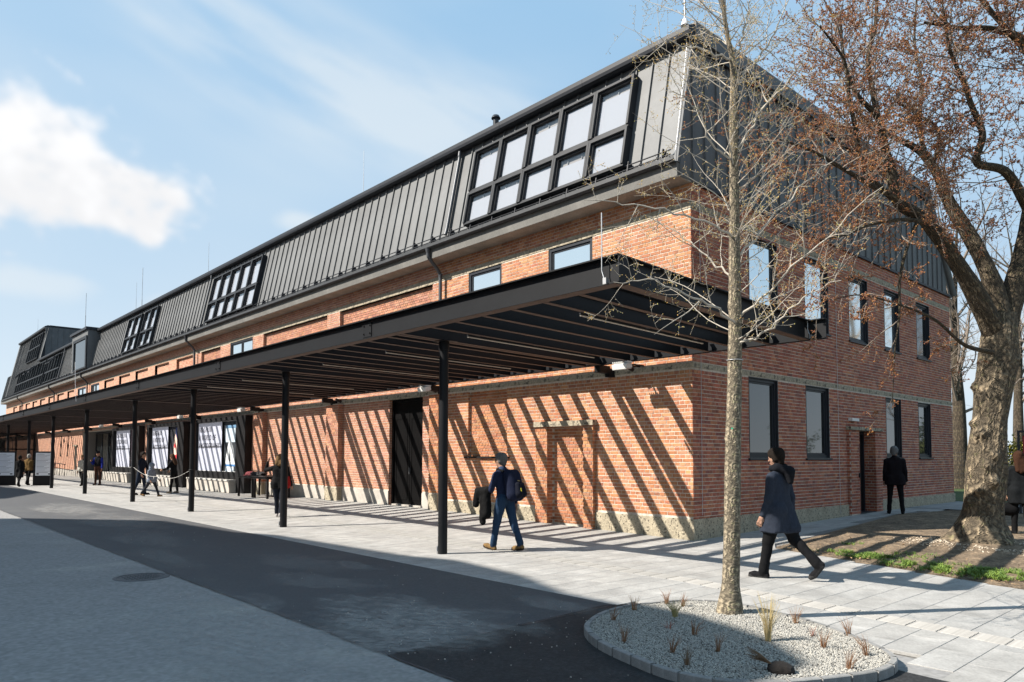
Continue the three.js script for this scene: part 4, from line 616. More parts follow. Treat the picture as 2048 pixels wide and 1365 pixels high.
// ---- roof windows ----
function roofWindow(x0, x1, y0, y1, o = {}) { // proud box frame on the slope with glass and a blind behind
  const L = (y1 - y0) / Math.cos(SLOPE), w = x1 - x0, p = o.proud || 0.20, fw = 0.062;
  const f = mesh('roof_window', boxes([[0.004, w - 0.004, L - fw, L, 0, p], [0.004, w - 0.004, 0, fw * 0.8, 0, p - 0.03], [0.004, fw, fw * 0.8, L - fw, 0, p], [w - fw, w - 0.004, fw * 0.8, L - fw, 0, p], [fw, fw + 0.035, fw, L - fw, 0, p - 0.06], [w - fw - 0.035, w - fw, fw, L - fw, 0, p - 0.06], [fw + 0.035, w - fw - 0.035, L - fw - 0.04, L - fw, 0, p - 0.06], [fw + 0.035, w - fw - 0.035, fw * 0.8, fw + 0.035, 0, p - 0.06]]), M.frameGrey, hall);
  f.position.set(x0, y0, slopeZ(y0)); f.rotation.x = SLOPE;
  boxMesh('pane', [fw + 0.03, w - fw - 0.03, fw + 0.03, L - fw - 0.035, p - 0.105, p - 0.095], o.dark ? M.glassDark : M.glass, f);
  if (!o.dark) boxMesh('blind', [fw + 0.036, w - fw - 0.036, fw, L - fw - (o.gap ?? 0.07 + 0.16 * (0.5 + 0.5 * Math.sin(x0 * 37 + y0 * 11))), p - 0.145, p - 0.138], M.blind, f);
  boxMesh('backing', [fw, w - fw, fw, L - fw, 0.004, 0.012], M.dark, f);
  if (o.open) { const s = mesh('open_sash', boxes([[0.1, w - 0.1, -L + 0.1, -L + 0.2, -0.03, 0.03], [0.1, w - 0.1, -0.1, 0, -0.03, 0.03], [0.1, 0.18, -L + 0.2, -0.1, -0.03, 0.03], [w - 0.18, w - 0.1, -L + 0.2, -0.1, -0.03, 0.03]]), M.frameGrey, f); s.position.set(0, L - 0.05, p + 0.05); s.rotation.x = -o.open; }
}
const bank = (x0, x1, n, rows, o = {}) => { const w = (x1 - x0) / n; for (let k = 0; k < n; k++) for (const [a, b] of rows) roofWindow(x0 + k * w, x0 + (k + 1) * w, a, b, { ...o, open: o.opens && o.opens.includes(k) && a > 8.5 ? 0.55 : 0 }); };
const ROWS = [[7.98, 8.90], [8.92, 10.18]];
bank(-6.88, -1.30, 5, ROWS); bank(-26.65, -21.0, 5, ROWS); bank(-37.7, -35.2, 2, ROWS, { gap: 0.5 }); bank(-41.1, -38.35, 2, ROWS, { gap: 0.5 });
bank(-66.6, -60.7, 5, ROWS, { dark: true, opens: [3, 4] }); bank(-81.5, -67.4, 11, ROWS, { dark: true, opens: [1, 2, 6, 8] }); bank(-79.5, -73.5, 5, [[11.0, 12.3], [12.32, 13.55]], { dark: true });
{ // dormer box and tall block side
  boxMesh('dormer', [-54.3, -49.4, 7.86, 10.62, -0.6, 0.72], M.clad, hall); boxMesh('dormer_cap', [-54.5, -49.3, 10.62, 10.80, -0.9, 0.86], M.roofDark, hall);
  const f = mesh('dormer_window', boxes([[-53.6, -53.3, 7.9, 10.2, 0.722, 0.80], [-49.75, -49.45, 7.9, 10.2, 0.722, 0.80], [-53.3, -49.75, 10.0, 10.2, 0.722, 0.80], [-53.3, -49.75, 7.9, 8.0, 0.722, 0.80]]), M.frameGrey, hall); boxMesh('pane', [-53.3, -49.75, 8.0, 10.0, 0.724, 0.735], M.glassDark, f);
  const sd = boxMesh('block_side_wall', [-72.72, -72.66, 10.7, 14.0, -12, -0.55], M.clad, hall); for (let k = 0; k < 22; k++) boxMesh('seam', [-72.66, -72.63, 10.78, 14.0, -1.1 - k * 0.5, -1.07 - k * 0.5], M.clad, sd);
  mesh('roof_edge_trim', extrudeX([[slopeZ(7.8) + 0.02, 7.8], [slopeZ(14.2) + 0.05, 14.2], [slopeZ(14.2) - 0.5, 14.2], [slopeZ(7.8) - 0.5, 7.8]], 0.5).translate(-88.5, 0, 0), M.clad, hall);
}
// ---- downpipes, cables, rods, vents ----
const pipe = (pts, r, name = 'downpipe', m = M.pipe) => { const c = new THREE.CatmullRomCurve3(pts.map((p) => V(...p)), false, 'catmullrom', 0.2), q = c.getPoints(36); return mesh(name, new MB().tube(q, q.map(() => r), 10, true).geo(), m, hall); };
for (const x of [-8.52, -29.25, -51.9, -63.7, -79.6]) { const p = pipe([[x, 7.72, 0.59], [x, 7.58, 0.59], [x, 7.46, 0.56], [x, 7.18, 0.26], [x, 7.04, 0.16], [x, 6.9, 0.14], [x, 6.0, 0.14], [x, 4.6, 0.14]], 0.052); for (const y of [7.02, 5.9, 4.8]) { mesh('pipe_collar', new THREE.CylinderGeometry(0.062, 0.062, 0.05, 14), M.pipe, p).position.set(x, y, 0.14); } mesh('gutter_outlet', new THREE.CylinderGeometry(0.09, 0.055, 0.14, 12), M.pipe, p).position.set(x, 7.66, 0.59); }
for (const x of [-7.72, -27.3, -60.3]) { const z = (y) => slopeZ(y) + 0.10; pipe([[x, 10.52, 0.06], [x, 10.36, 0.08], [x, 10.2, z(10.2)], [x, 8.2, z(8.2)], [x, 7.95, z(7.95) + 0.02]], 0.05, 'roof_downpipe'); }
pipe([[-0.02, 10.85, 0.12], [-0.03, 10.3, 0.05], [-0.02, 8.0, 0.49], [-0.05, 7.8, 0.70]], 0.006, 'lightning_cable', M.zinc);
pipe([[0.02, 7.4, -0.29], [0.02, 5, -0.29], [0.02, 0.5, -0.29]], 0.005, 'lightning_cable', M.zinc); pipe([[0.02, 7.4, -6.75], [0.02, 5, -6.75], [0.045, 0.2, -6.75]], 0.005, 'lightning_cable', M.zinc);
const rod = (x, y0, y1, z, r = 0.008) => mesh('lightning_rod', new MB().tube([V(x, y0, z), V(x, lerp(y0, y1, 0.55), z), V(x, lerp(y0, y1, 0.56), z), V(x, y1, z)], [r * 1.6, r * 1.5, r, r], 6, true).geo(), M.zinc, hall);
rod(-0.1, 10.85, 14.6, 0.0, 0.012); mesh('rod_foot', new THREE.CylinderGeometry(0.05, 0.09, 0.14, 12), M.white, hall).position.set(-0.1, 10.9, 0.0);
rod(-14.05, 10.7, 12.7, -0.5); rod(-29.4, 10.7, 12.7, -0.5); rod(-42.3, 10.7, 12.9, -0.5); rod(-56.7, 10.7, 14.6, -0.6, 0.02); rod(-52.6, 10.75, 16.4, -3.6, 0.02); rod(-78.4, 14.2, 15.6, -0.8);
for (const [x, z, h] of [[-7.95, -1.5, 1.3], [-7.62, -1.9, 1.05]]) { const v = mesh('roof_vent', new THREE.CylinderGeometry(0.09, 0.09, h, 16), M.frame, hall); v.position.set(x, 10.76 + h / 2, z); mesh('vent_cap', lathe([[0.0001, 0.12], [0.10, 0.10], [0.14, 0.03], [0.14, 0], [0.09, 0]], 16), M.frame, v).position.y = h / 2 - 0.02; }
{ // roof plant behind a mesh screen
  const g = mesh('roof_plant', boxes([[-61.5, -58.2, 10.762, 12.9, -6.2, -4.6], [-64.6, -62.6, 10.762, 12.4, -6.2, -4.8]]), M.lampGrey, hall);
  const b = new MB(); for (let k = 0; k <= 7; k++) b.tube([V(-66 + k * 1.5, 10.762, -4), V(-66 + k * 1.5, 13.5, -4)], [0.03, 0.03], 5); for (const y of [13.5, 12.6, 11.8]) b.tube([V(-66, y, -4), V(-55.5, y, -4)], [0.02, 0.02], 5); for (let k = 0; k < 44; k++) b.tube([V(-66 + k * 0.24, 10.9, -4.01), V(-66 + k * 0.24, 13.5, -4.01)], [0.006, 0.006], 3); for (let k = 0; k <= 3; k++) b.tube([V(-66, 10.762, -4 - k * 1.5), V(-66, 13.5, -4 - k * 1.5)], [0.03, 0.03], 5); b.tube([V(-66, 13.5, -4), V(-66, 13.5, -8.5)], [0.02, 0.02], 5);
  mesh('plant_screen', b.geo(), M.zinc, hall);
}
// ---------- steel canopy along the front ----------
{
  const YB = 3.74, YT = 4.085, ZF = 6.2, ZI = 0.42, SK = 0.075;     // underside, top, outer edge, inner edge, skew of the joists
  const can = tag(group('steel_canopy'), 'long open canopy of black steel beams on round columns along the brick front', 'canopy');
  const iProf = (z0, z1, y0, y1, t = 0.018, w = 0.014) => { const c = (z0 + z1) / 2; return [[z0, y0], [z1, y0], [z1, y0 + t], [c + w / 2, y0 + t], [c + w / 2, y1 - t], [z1, y1 - t], [z1, y1], [z0, y1], [z0, y1 - t], [c - w / 2, y1 - t], [c - w / 2, y0 + t], [z0, y0 + t]]; };
  // metre uv for extruded steel is what ExtrudeGeometry gives already
  const splice = [3.15, -2.56, -9.6, -16.45, -23.5, -30.4, -37.3, -44.2, -51.2, -58.1, -65, -71.8];
  for (let k = 0; k < splice.length - 1; k++) {
    const a = splice[k + 1] + 0.003, L = splice[k] - 0.003 - a; const f = mesh('front_beam', extrudeX(iProf(ZF - 0.17, ZF, YB, YT), L).translate(a, 0, 0), M.steel, can);
    if (k) { const p = mesh('splice_plate', boxes([[splice[k] - 0.14, splice[k] + 0.14, YB + 0.05, YT - 0.05, ZF - 0.078, ZF - 0.064]]), M.steel, f); for (const dx of [-0.1, 0.1]) for (const dy of [0.11, 0.25]) { const b = mesh('bolt', new THREE.CylinderGeometry(0.016, 0.016, 0.02, 6), M.black, f); b.rotation.x = Math.PI / 2; b.position.set(splice[k] + dx, YB + dy, ZF - 0.055); } }
  }
  mesh('inner_beam', extrudeX(iProf(ZI - 0.02, ZI + 0.12, YB, YT), 74.8).translate(-71.8, 0, 0), M.steel, can);
  // end beam closes the near end, slightly out of square like the joists
  const zBeam = (z0, z1, prof) => { const s = new THREE.Shape(prof.map(([x, y]) => new THREE.Vector2(x, y))); const g = new THREE.ExtrudeGeometry(s, { depth: z1 - z0, bevelEnabled: false }); g.translate(0, 0, z0); const p = g.attributes.position; for (let i = 0; i < p.count; i++) p.setX(i, p.getX(i) + (p.getZ(i) - ZF) * SK); g.computeVertexNormals(); return g; };
  mesh('end_beam', zBeam(ZI + 0.13, ZF - 0.175, iProf(3.0, 3.16, YB, YT)), M.steel, can);
  boxMesh('corner_plate', [3.142, 3.156, YB + 0.01, YT - 0.01, ZF - 0.18, ZF - 0.01], M.steel, can);
  const jg = zBeam(ZI + 0.125, ZF - 0.173, iProf(-0.045, 0.045, YB, YB + 0.22, 0.011, 0.008));
  const COLX = [-1.755, -8.1, -14.5, -20.75, -28.2, -35.5, -42.43, -50.25, -57.3, -64.4], JX = [];
  for (let x = 2.42; x > -71.7; x -= 0.635) { const c = COLX.find((q) => Math.abs(q + 0.09 - x) < 0.318); if (c !== undefined) { JX.push(c + 0.025, c + 0.145); } else JX.push(x); }
  const fg = zBeam(ZI + 0.13, ZF - 0.178, [[-0.043, YB - 0.004], [0.043, YB - 0.004], [0.043, YB - 0.001], [-0.043, YB - 0.001]]);
  for (const x of JX) { const j = mesh('joist', jg, M.steel, can); j.position.x = x; mesh('flange_face', fg, M.primer, j); }
  boxMesh('flange_face', [-71.7, 3.1, YB - 0.004, YB - 0.001, ZF - 0.166, ZF - 0.004], M.primer, can); mesh('flange_face', zBeam(ZI + 0.14, ZF - 0.18, [[3.004, YB - 0.004], [3.156, YB - 0.004], [3.156, YB - 0.001], [3.004, YB - 0.001]]), M.primer, can);
  COLX.forEach((x, k) => {
    const y0 = gh(x, 5.05) - 0.02, c = mesh('column', new MB().tube([V(x, y0, 5.05), V(x, YB - 0.16, 5.05)], [0.082, 0.082], 28).geo(), M.steel, can);
    mesh('column_head', mergeGeometries([new MB().tube([V(x, YB - 0.16, 5.05), V(x, YB - 0.017, 5.05)], [0.095, 0.095], 28, true).geo()]), M.steel, c);
    boxMesh('head_plate', [x - 0.12, x + 0.22, YB - 0.016, YB - 0.005, 4.9, 5.2], M.steel, c);
    if (k < 3) { const lug = mesh('earthing_lug', bevelBox(0.03, 0.09, 0.012, 0.003), M.zinc, c); lug.position.set(x - 0.05, 0.05, 5.127); const n = new MB().tube([V(x - 0.05, 0.13, 5.135), V(x - 0.045, 0.05, 5.14), V(x - 0.05, -0.01, 5.13)], [0.008, 0.008, 0.008], 6, true); mesh('earth_wire', n.geo(), M.zinc, c); }
    for (const y of [1.25, 1.9, 2.55]) { const s = mesh('screw', new THREE.CylinderGeometry(0.011, 0.011, 0.012, 8), M.zinc, c); s.rotation.z = Math.PI / 2; s.position.set(x - 0.075, y, 5.085); s.rotation.y = -0.5; }
    // bracket that ties the twin joists to the wall
    mesh('wall_bracket', boxes([[x - 0.44, x - 0.28, YB - 0.16, YB - 0.002, 0.18, 0.54], [x - 0.42, x - 0.30, YB - 0.24, YB - 0.05, -0.01, 0.2]]), M.steel, can);
  });
  // rods with cable on the canopy corners
  for (const [x, z] of [[2.93, ZF + 0.01], [2.72, 0.52]]) { mesh('lightning_rod', new MB().tube([V(x - 0.02, z > 1 ? 4.62 : 4.2, z), V(x - 0.02, 3.92, z), V(x + 0.01, 3.83, z), V(x + 0.03, 3.79, z)], [0.007, 0.007, 0.007, 0.007], 8, true).geo(), M.zinc, can); boxMesh('rod_clamp', [x + 0.01, x + 0.06, 3.745, 3.82, z - 0.03, z + 0.02], M.zinc, can); }
  mesh('lightning_rod', new MB().tube([V(-25.3, 5.5, ZF - 0.05), V(-24.9, 4.6, ZF), V(-24.6, 3.85, ZF + 0.01)], [0.007, 0.007, 0.007], 6, true).geo(), M.zinc, can);
  // slim tube lamps hung between the joists
  const L0 = ['nearest tube lamp under the canopy end', 'second tube lamp under the canopy, beside the first column', 'third tube lamp under the canopy from the near end', 'fourth tube lamp under the canopy from the near end', 'fifth tube lamp under the canopy from the near end', 'sixth tube lamp under the canopy from the near end'];
  [1.50, -1.04, -3.56, -6.1, -10.55, -13.1].forEach((x, k) => {
    const t = tag(group('tube_lamp'), 'slim unlit ' + L0[k], 'lamp', 'tube lamps hung between the canopy joists'); t.position.set(x, YB - 0.035, 3.45);
    const body = boxMesh('housing', [-0.014, 0.014, 0, 0.03, -1.75, 1.75], M.steelSide, t), lens = boxMesh('diffuser', [-0.012, 0.012, -0.014, -0.001, -1.74, 1.74], mat(0.6, 0.54, 0.47, { roughness: 0.5 }), t); t.rotation.y = SK;
    for (const z of [-1.5, 0, 1.5]) boxMesh('hanger', [-0.06, 0.06, 0.03, 0.05, z - 0.015, z + 0.015], M.steelSide, t);
  });
}
// flood lamps and cameras on the brackets below the canopy
{
  const data = [[-2.0, 3.62, 'white flood lamp under the canopy above the bricked up doorway'], [-9.2, 3.62, 'white flood lamp under the canopy above the black double door'], [-22.4, 3.6, 'white flood lamp above the nearest display'], [-30.1, 3.66, 'white flood lamp above the middle display'], [-45.6, 3.6, 'white flood lamp left of the farthest display'], [-61.1, 3.6, 'small white flood lamp far down the front']];
  for (const [x, y, l] of data) {
    const g = tag(group('flood_lamp'), l, 'lamp', 'flood lamps under the canopy'); g.position.set(x + 0.75, 3.56, 0.72);
    mesh('housing', bevelBox(0.38, 0.12, 0.2, 0.015), M.lampGrey, g).rotation.x = 0.25; const fins = []; for (let k = 0; k < 9; k++) fins.push([-0.2 + k * 0.05 - 0.006, -0.2 + k * 0.05 + 0.006, 0.125, 0.155, -0.08, 0.08]); mesh('cooling_fins', boxes(fins), M.lampGrey, g);
    boxMesh('lens', [-0.19, 0.19, -0.004, 0.004, -0.07, 0.1], mat(0.5, 0.5, 0.5, { roughness: 0.2 }), g); mesh('arm', new MB().tube([V(0, 0.08, -0.05), V(0, 0.13, -0.4), V(0, 0.13, -0.715)], [0.02, 0.02, 0.02], 8).geo(), M.black, g);
  }
  for (const [x, l] of [[-1.35, 'black camera on a bracket right of the flood lamp near the corner'], [-8.55, 'black camera on a bracket beside the double door lamp'], [-14.1, 'black camera on the brick pilaster left of the double door']]) {
    const g = tag(group('security_camera'), l, 'camera', 'cameras under the canopy'); g.position.set(x, 3.62, 0.34);
    const c = mesh('body', new THREE.CylinderGeometry(0.045, 0.045, 0.2, 16), M.black, g); c.rotation.x = 1.25; mesh('lens', new THREE.CylinderGeometry(0.03, 0.034, 0.02, 16), M.glassDark, c).position.y = 0.105; mesh('arm', new MB().tube([V(0, 0.02, -0.05), V(0, 0.06, -0.2), V(0, 0.06, -0.335)], [0.016, 0.016, 0.016], 8).geo(), M.black, g); mesh('shade', boxes([[-0.055, 0.055, 0.045, 0.055, -0.1, 0.14]]), M.black, g);
  }
}
// ---------- poster cases in the front ----------
function printTex(w, h, draw) { const c = document.createElement('canvas'); c.width = w; c.height = h; const x = c.getContext('2d'); draw(x, w, h); const t = new THREE.CanvasTexture(c); t.colorSpace = THREE.SRGBColorSpace; t.anisotropy = 4; return t; }
function printMesh(name, x0, x1, y0, y1, z, t, parent, rough = 0.55) { const g = new THREE.PlaneGeometry(x1 - x0, y1 - y0); g.translate((x0 + x1) / 2, (y0 + y1) / 2, z); const m = new THREE.MeshStandardMaterial({ map: t, roughness: rough }); return mesh(name, g, m, parent); }
{
  const CASES = [[-28.5, -23.2, 0, 'poster display nearest the table, white with a picture of a pale draped figure'], [-36.0, -31.0, 1, 'middle poster display, white with a raised hand on black'], [-43.6, -38.8, 2, 'farthest poster display, white with a pink picture at its edge']];
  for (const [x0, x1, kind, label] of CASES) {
    const g = tag(group('display_case'), label, 'display', 'black framed poster displays in the brick front'), Y0 = 0.78, Y1 = 3.45, D = 0.30; g.position.set(0, 0, 0);
    mesh('case_frame', boxes([[x0 - 0.35, x0, 0.62, Y1, 0.02, D], [x1, x1 + 1.0, 0.06, Y1, 0.02, D + 0.02], [x0, x1, Y1 - 0.16, Y1, 0.02, D], [x0, x1, 0.62, Y0 + 0.2, 0.02, D]]), M.black, g);
    boxMesh('case_back', [x0, x1, Y0 + 0.2, Y1 - 0.16, 0.02, 0.10], M.white, g);
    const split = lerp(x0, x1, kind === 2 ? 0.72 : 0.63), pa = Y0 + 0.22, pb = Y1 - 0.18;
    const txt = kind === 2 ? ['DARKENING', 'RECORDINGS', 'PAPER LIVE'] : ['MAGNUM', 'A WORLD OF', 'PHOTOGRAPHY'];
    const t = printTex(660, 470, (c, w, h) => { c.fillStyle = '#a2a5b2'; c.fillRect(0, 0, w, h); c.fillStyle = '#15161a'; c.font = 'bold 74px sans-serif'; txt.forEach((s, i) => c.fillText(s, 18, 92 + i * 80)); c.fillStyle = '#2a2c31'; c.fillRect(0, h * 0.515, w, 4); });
    { const m = printMesh('glow_lifted_poster', x0 + 0.02, split, pa, pb, 0.104, t, g); m.material.emissive.setRGB(1, 1, 1); m.material.emissiveMap = t; m.material.emissiveIntensity = 0.16; }  // poster sheet with added emission that lifts its shaded stripes
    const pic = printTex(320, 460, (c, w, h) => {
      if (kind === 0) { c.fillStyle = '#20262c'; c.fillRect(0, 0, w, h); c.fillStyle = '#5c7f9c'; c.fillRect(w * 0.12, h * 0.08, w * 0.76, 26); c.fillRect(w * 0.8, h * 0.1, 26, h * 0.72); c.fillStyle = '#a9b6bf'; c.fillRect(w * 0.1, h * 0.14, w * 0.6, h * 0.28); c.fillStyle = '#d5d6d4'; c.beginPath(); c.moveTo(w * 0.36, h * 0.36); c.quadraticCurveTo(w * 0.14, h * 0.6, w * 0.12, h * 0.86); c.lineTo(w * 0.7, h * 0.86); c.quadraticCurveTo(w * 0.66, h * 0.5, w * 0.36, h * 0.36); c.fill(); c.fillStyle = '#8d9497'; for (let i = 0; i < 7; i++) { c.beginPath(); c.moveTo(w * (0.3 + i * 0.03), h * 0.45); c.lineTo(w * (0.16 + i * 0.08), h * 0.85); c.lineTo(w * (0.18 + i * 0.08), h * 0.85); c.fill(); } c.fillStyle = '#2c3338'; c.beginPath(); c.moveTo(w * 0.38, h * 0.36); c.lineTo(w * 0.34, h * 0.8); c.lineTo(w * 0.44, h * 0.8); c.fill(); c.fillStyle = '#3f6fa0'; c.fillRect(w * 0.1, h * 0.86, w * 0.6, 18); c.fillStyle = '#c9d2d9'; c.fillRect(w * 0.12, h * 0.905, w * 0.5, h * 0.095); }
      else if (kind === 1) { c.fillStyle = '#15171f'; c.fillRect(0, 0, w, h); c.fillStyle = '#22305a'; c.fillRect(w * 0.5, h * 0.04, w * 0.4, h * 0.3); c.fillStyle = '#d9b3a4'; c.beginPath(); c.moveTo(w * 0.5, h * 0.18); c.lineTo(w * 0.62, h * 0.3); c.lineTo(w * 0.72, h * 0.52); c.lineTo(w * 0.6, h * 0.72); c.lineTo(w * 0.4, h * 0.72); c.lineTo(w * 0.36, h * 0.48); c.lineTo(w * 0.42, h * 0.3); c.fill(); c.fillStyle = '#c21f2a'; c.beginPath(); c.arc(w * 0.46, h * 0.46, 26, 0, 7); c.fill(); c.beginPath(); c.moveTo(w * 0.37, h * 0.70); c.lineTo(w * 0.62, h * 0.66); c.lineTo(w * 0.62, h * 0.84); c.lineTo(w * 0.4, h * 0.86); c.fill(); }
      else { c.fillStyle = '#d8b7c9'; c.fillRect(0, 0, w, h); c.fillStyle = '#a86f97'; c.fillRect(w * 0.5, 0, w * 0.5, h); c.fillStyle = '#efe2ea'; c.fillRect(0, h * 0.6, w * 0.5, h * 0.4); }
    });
    { const m = printMesh('glow_lifted_poster', split + 0.03, x1 - 0.05, pa, pb, 0.104, pic, g); m.material.emissive.setRGB(1, 1, 1); m.material.emissiveMap = pic; m.material.emissiveIntensity = 0.12; } mesh('glazing_bar', boxes([[split + 0.005, split + 0.025, pa, pb, 0.105, 0.2], [x0 + 0.02, split, (pa + pb) / 2 - 0.012, (pa + pb) / 2 + 0.012, 0.107, 0.115]]), M.black, g);  // picture half of the poster, brightened by the same added glow
  }
  // pale concrete benches below the cases
  const B = [[-28.5, -23.1, 'pale concrete bench below the nearest display'], [-36.0, -31.0, 'pale concrete bench below the middle display'], [-43.6, -38.9, 'pale concrete bench below the farthest display']];
  for (const [x0, x1, l] of B) { const g = tag(group('concrete_bench'), l, 'bench', 'concrete benches along the front'); g.position.set((x0 + x1) / 2, gh(x0, 0.4), 0.36); mesh('base', bevelBox(x1 - x0, 0.5, 0.5, 0.02), M.plaster, g); const n = Math.round((x1 - x0) / 1.3); for (let k = 0; k < n; k++) { const m = mesh('seat_block', bevelBox((x1 - x0) / n - 0.012, 0.075, 0.56, 0.015), mat(0.60, 0.57, 0.52, { map: T.concrete, s: 1.3 }), g); m.position.set(-(x1 - x0) / 2 + (k + 0.5) * (x1 - x0) / n, 0.5, 0); } }
}
// ---------- small furniture under the canopy ----------
{
  const g = tag(group('folding_table'), 'black table with slim legs standing by the brick pilaster', 'table'); g.position.set(-18.9, gh(-18.9, 0.85), 0.85);
  boxMesh('table_top', [-1.55, 1.35, 0.80, 0.83, -0.5, 0.5], M.black, g); mesh('apron', boxes([[-1.5, 1.3, 0.73, 0.80, -0.46, -0.44], [-1.5, 1.3, 0.73, 0.80, 0.44, 0.46], [-1.5, -1.48, 0.73, 0.8, -0.44, 0.44], [1.28, 1.3, 0.73, 0.8, -0.44, 0.44]]), M.black, g);
  for (const [x, z] of [[-1.45, 0.42], [-0.1, 0.42], [0.1, 0.42], [1.25, 0.42], [-1.45, -0.42], [0, -0.42], [1.25, -0.42]]) boxMesh('leg', [x - 0.035, x + 0.035, 0, 0.73, z - 0.035, z + 0.035], M.black, g);
  const blob = (name, label, cat, x, y, z, sx, sy, sz, m, seed) => { const s = new THREE.IcosahedronGeometry(1, 4), p = s.attributes.position; for (let q = 0; q < p.count; q++) { const f = 1 + 0.28 * fbm(p.getX(q) * 1.7 + seed, p.getY(q) * 1.7, p.getZ(q) * 1.7, 3); p.setXYZ(q, p.getX(q) * f * sx, Math.max(-0.35, p.getY(q) * f) * sy + 0.35 * sy, p.getZ(q) * f * sz); } s.computeVertexNormals(); const o = tag(group(name), label, cat); o.position.set(x, y, z); mesh('cloth', s, m, o); return o; };
  const ty = g.position.y + 0.831;
  const red = blob('folded_scarf', 'dark red cloth bundled on the left end of the black table', 'cloth', -19.95, ty, 0.95, 0.28, 0.12, 0.22, mat(0.20, 0.02, 0.03, { map: T.cloth, s: 0.4 }), 3), bag = blob('duffel_bag', 'black soft bag lying on the black table', 'bag', -19.25, ty, 0.95, 0.42, 0.13, 0.26, mat(0.016, 0.016, 0.018, { map: T.cloth, s: 0.4 }), 7);
  mesh('strap', new MB().tube([V(-0.3, 0.08, 0.2), V(-0.1, 0.2, 0.1), V(0.15, 0.19, 0.05), V(0.34, 0.09, 0.15)], [0.012, 0.012, 0.012, 0.012], 6).geo(), M.black, bag); mesh('fringe', boxes([[-0.2, 0.1, 0.001, 0.012, 0.12, 0.27]]), mat(0.17, 0.02, 0.03), red);
  const ph = tag(mesh('paper_leaflet', boxGeo(-0.11, 0.11, 0, 0.004, -0.08, 0.08), M.white), 'white leaflet on the near edge of the black table', 'leaflet'); ph.position.set(-18.35, ty, 1.2);
}
{ // barrier tape between two columns
  const pts = []; for (let k = 0; k <= 24; k++) { const t = k / 24; pts.push(V(lerp(-14.58, -20.67, t), 1.27 - 0.34 * 4 * t * (1 - t) * (1 + 0.15 * Math.sin(t * 9)), 5.05 + 0.03 * Math.sin(t * 7))); }
  const g = tag(group('barrier_tape'), 'pale barrier tape sagging between two canopy columns', 'tape'); const b = new MB(); for (let k = 0; k < 24; k++) { const a = pts[k], c = pts[k + 1], h = 0.006; b.quad([a.x, a.y - h, a.z], [c.x, c.y - h, c.z + 0.006], [c.x, c.y + h, c.z - 0.006], [a.x, a.y + h, a.z]); }
  mesh('band', b.geo(), mat(0.42, 0.41, 0.39, { side: THREE.DoubleSide }), g);
  for (const k of [9, 12, 13, 15, 18]) { const p = pts[k], l = 0.12 + 0.05 * (k % 3); const q = new MB(); q.quad([p.x, p.y - l, p.z + 0.02], [p.x + 0.05, p.y - l + 0.02, p.z + 0.03], [p.x + 0.04, p.y, p.z], [p.x, p.y, p.z]); mesh('loose_end', q.geo(), mat(0.7, 0.7, 0.68, { side: THREE.DoubleSide }), g); }
  for (const x of [-14.5, -20.75]) mesh('knot', new THREE.TorusGeometry(0.086, 0.014, 8, 24).rotateX(Math.PI / 2).translate(x, 1.27, 5.05), M.black, g);
}
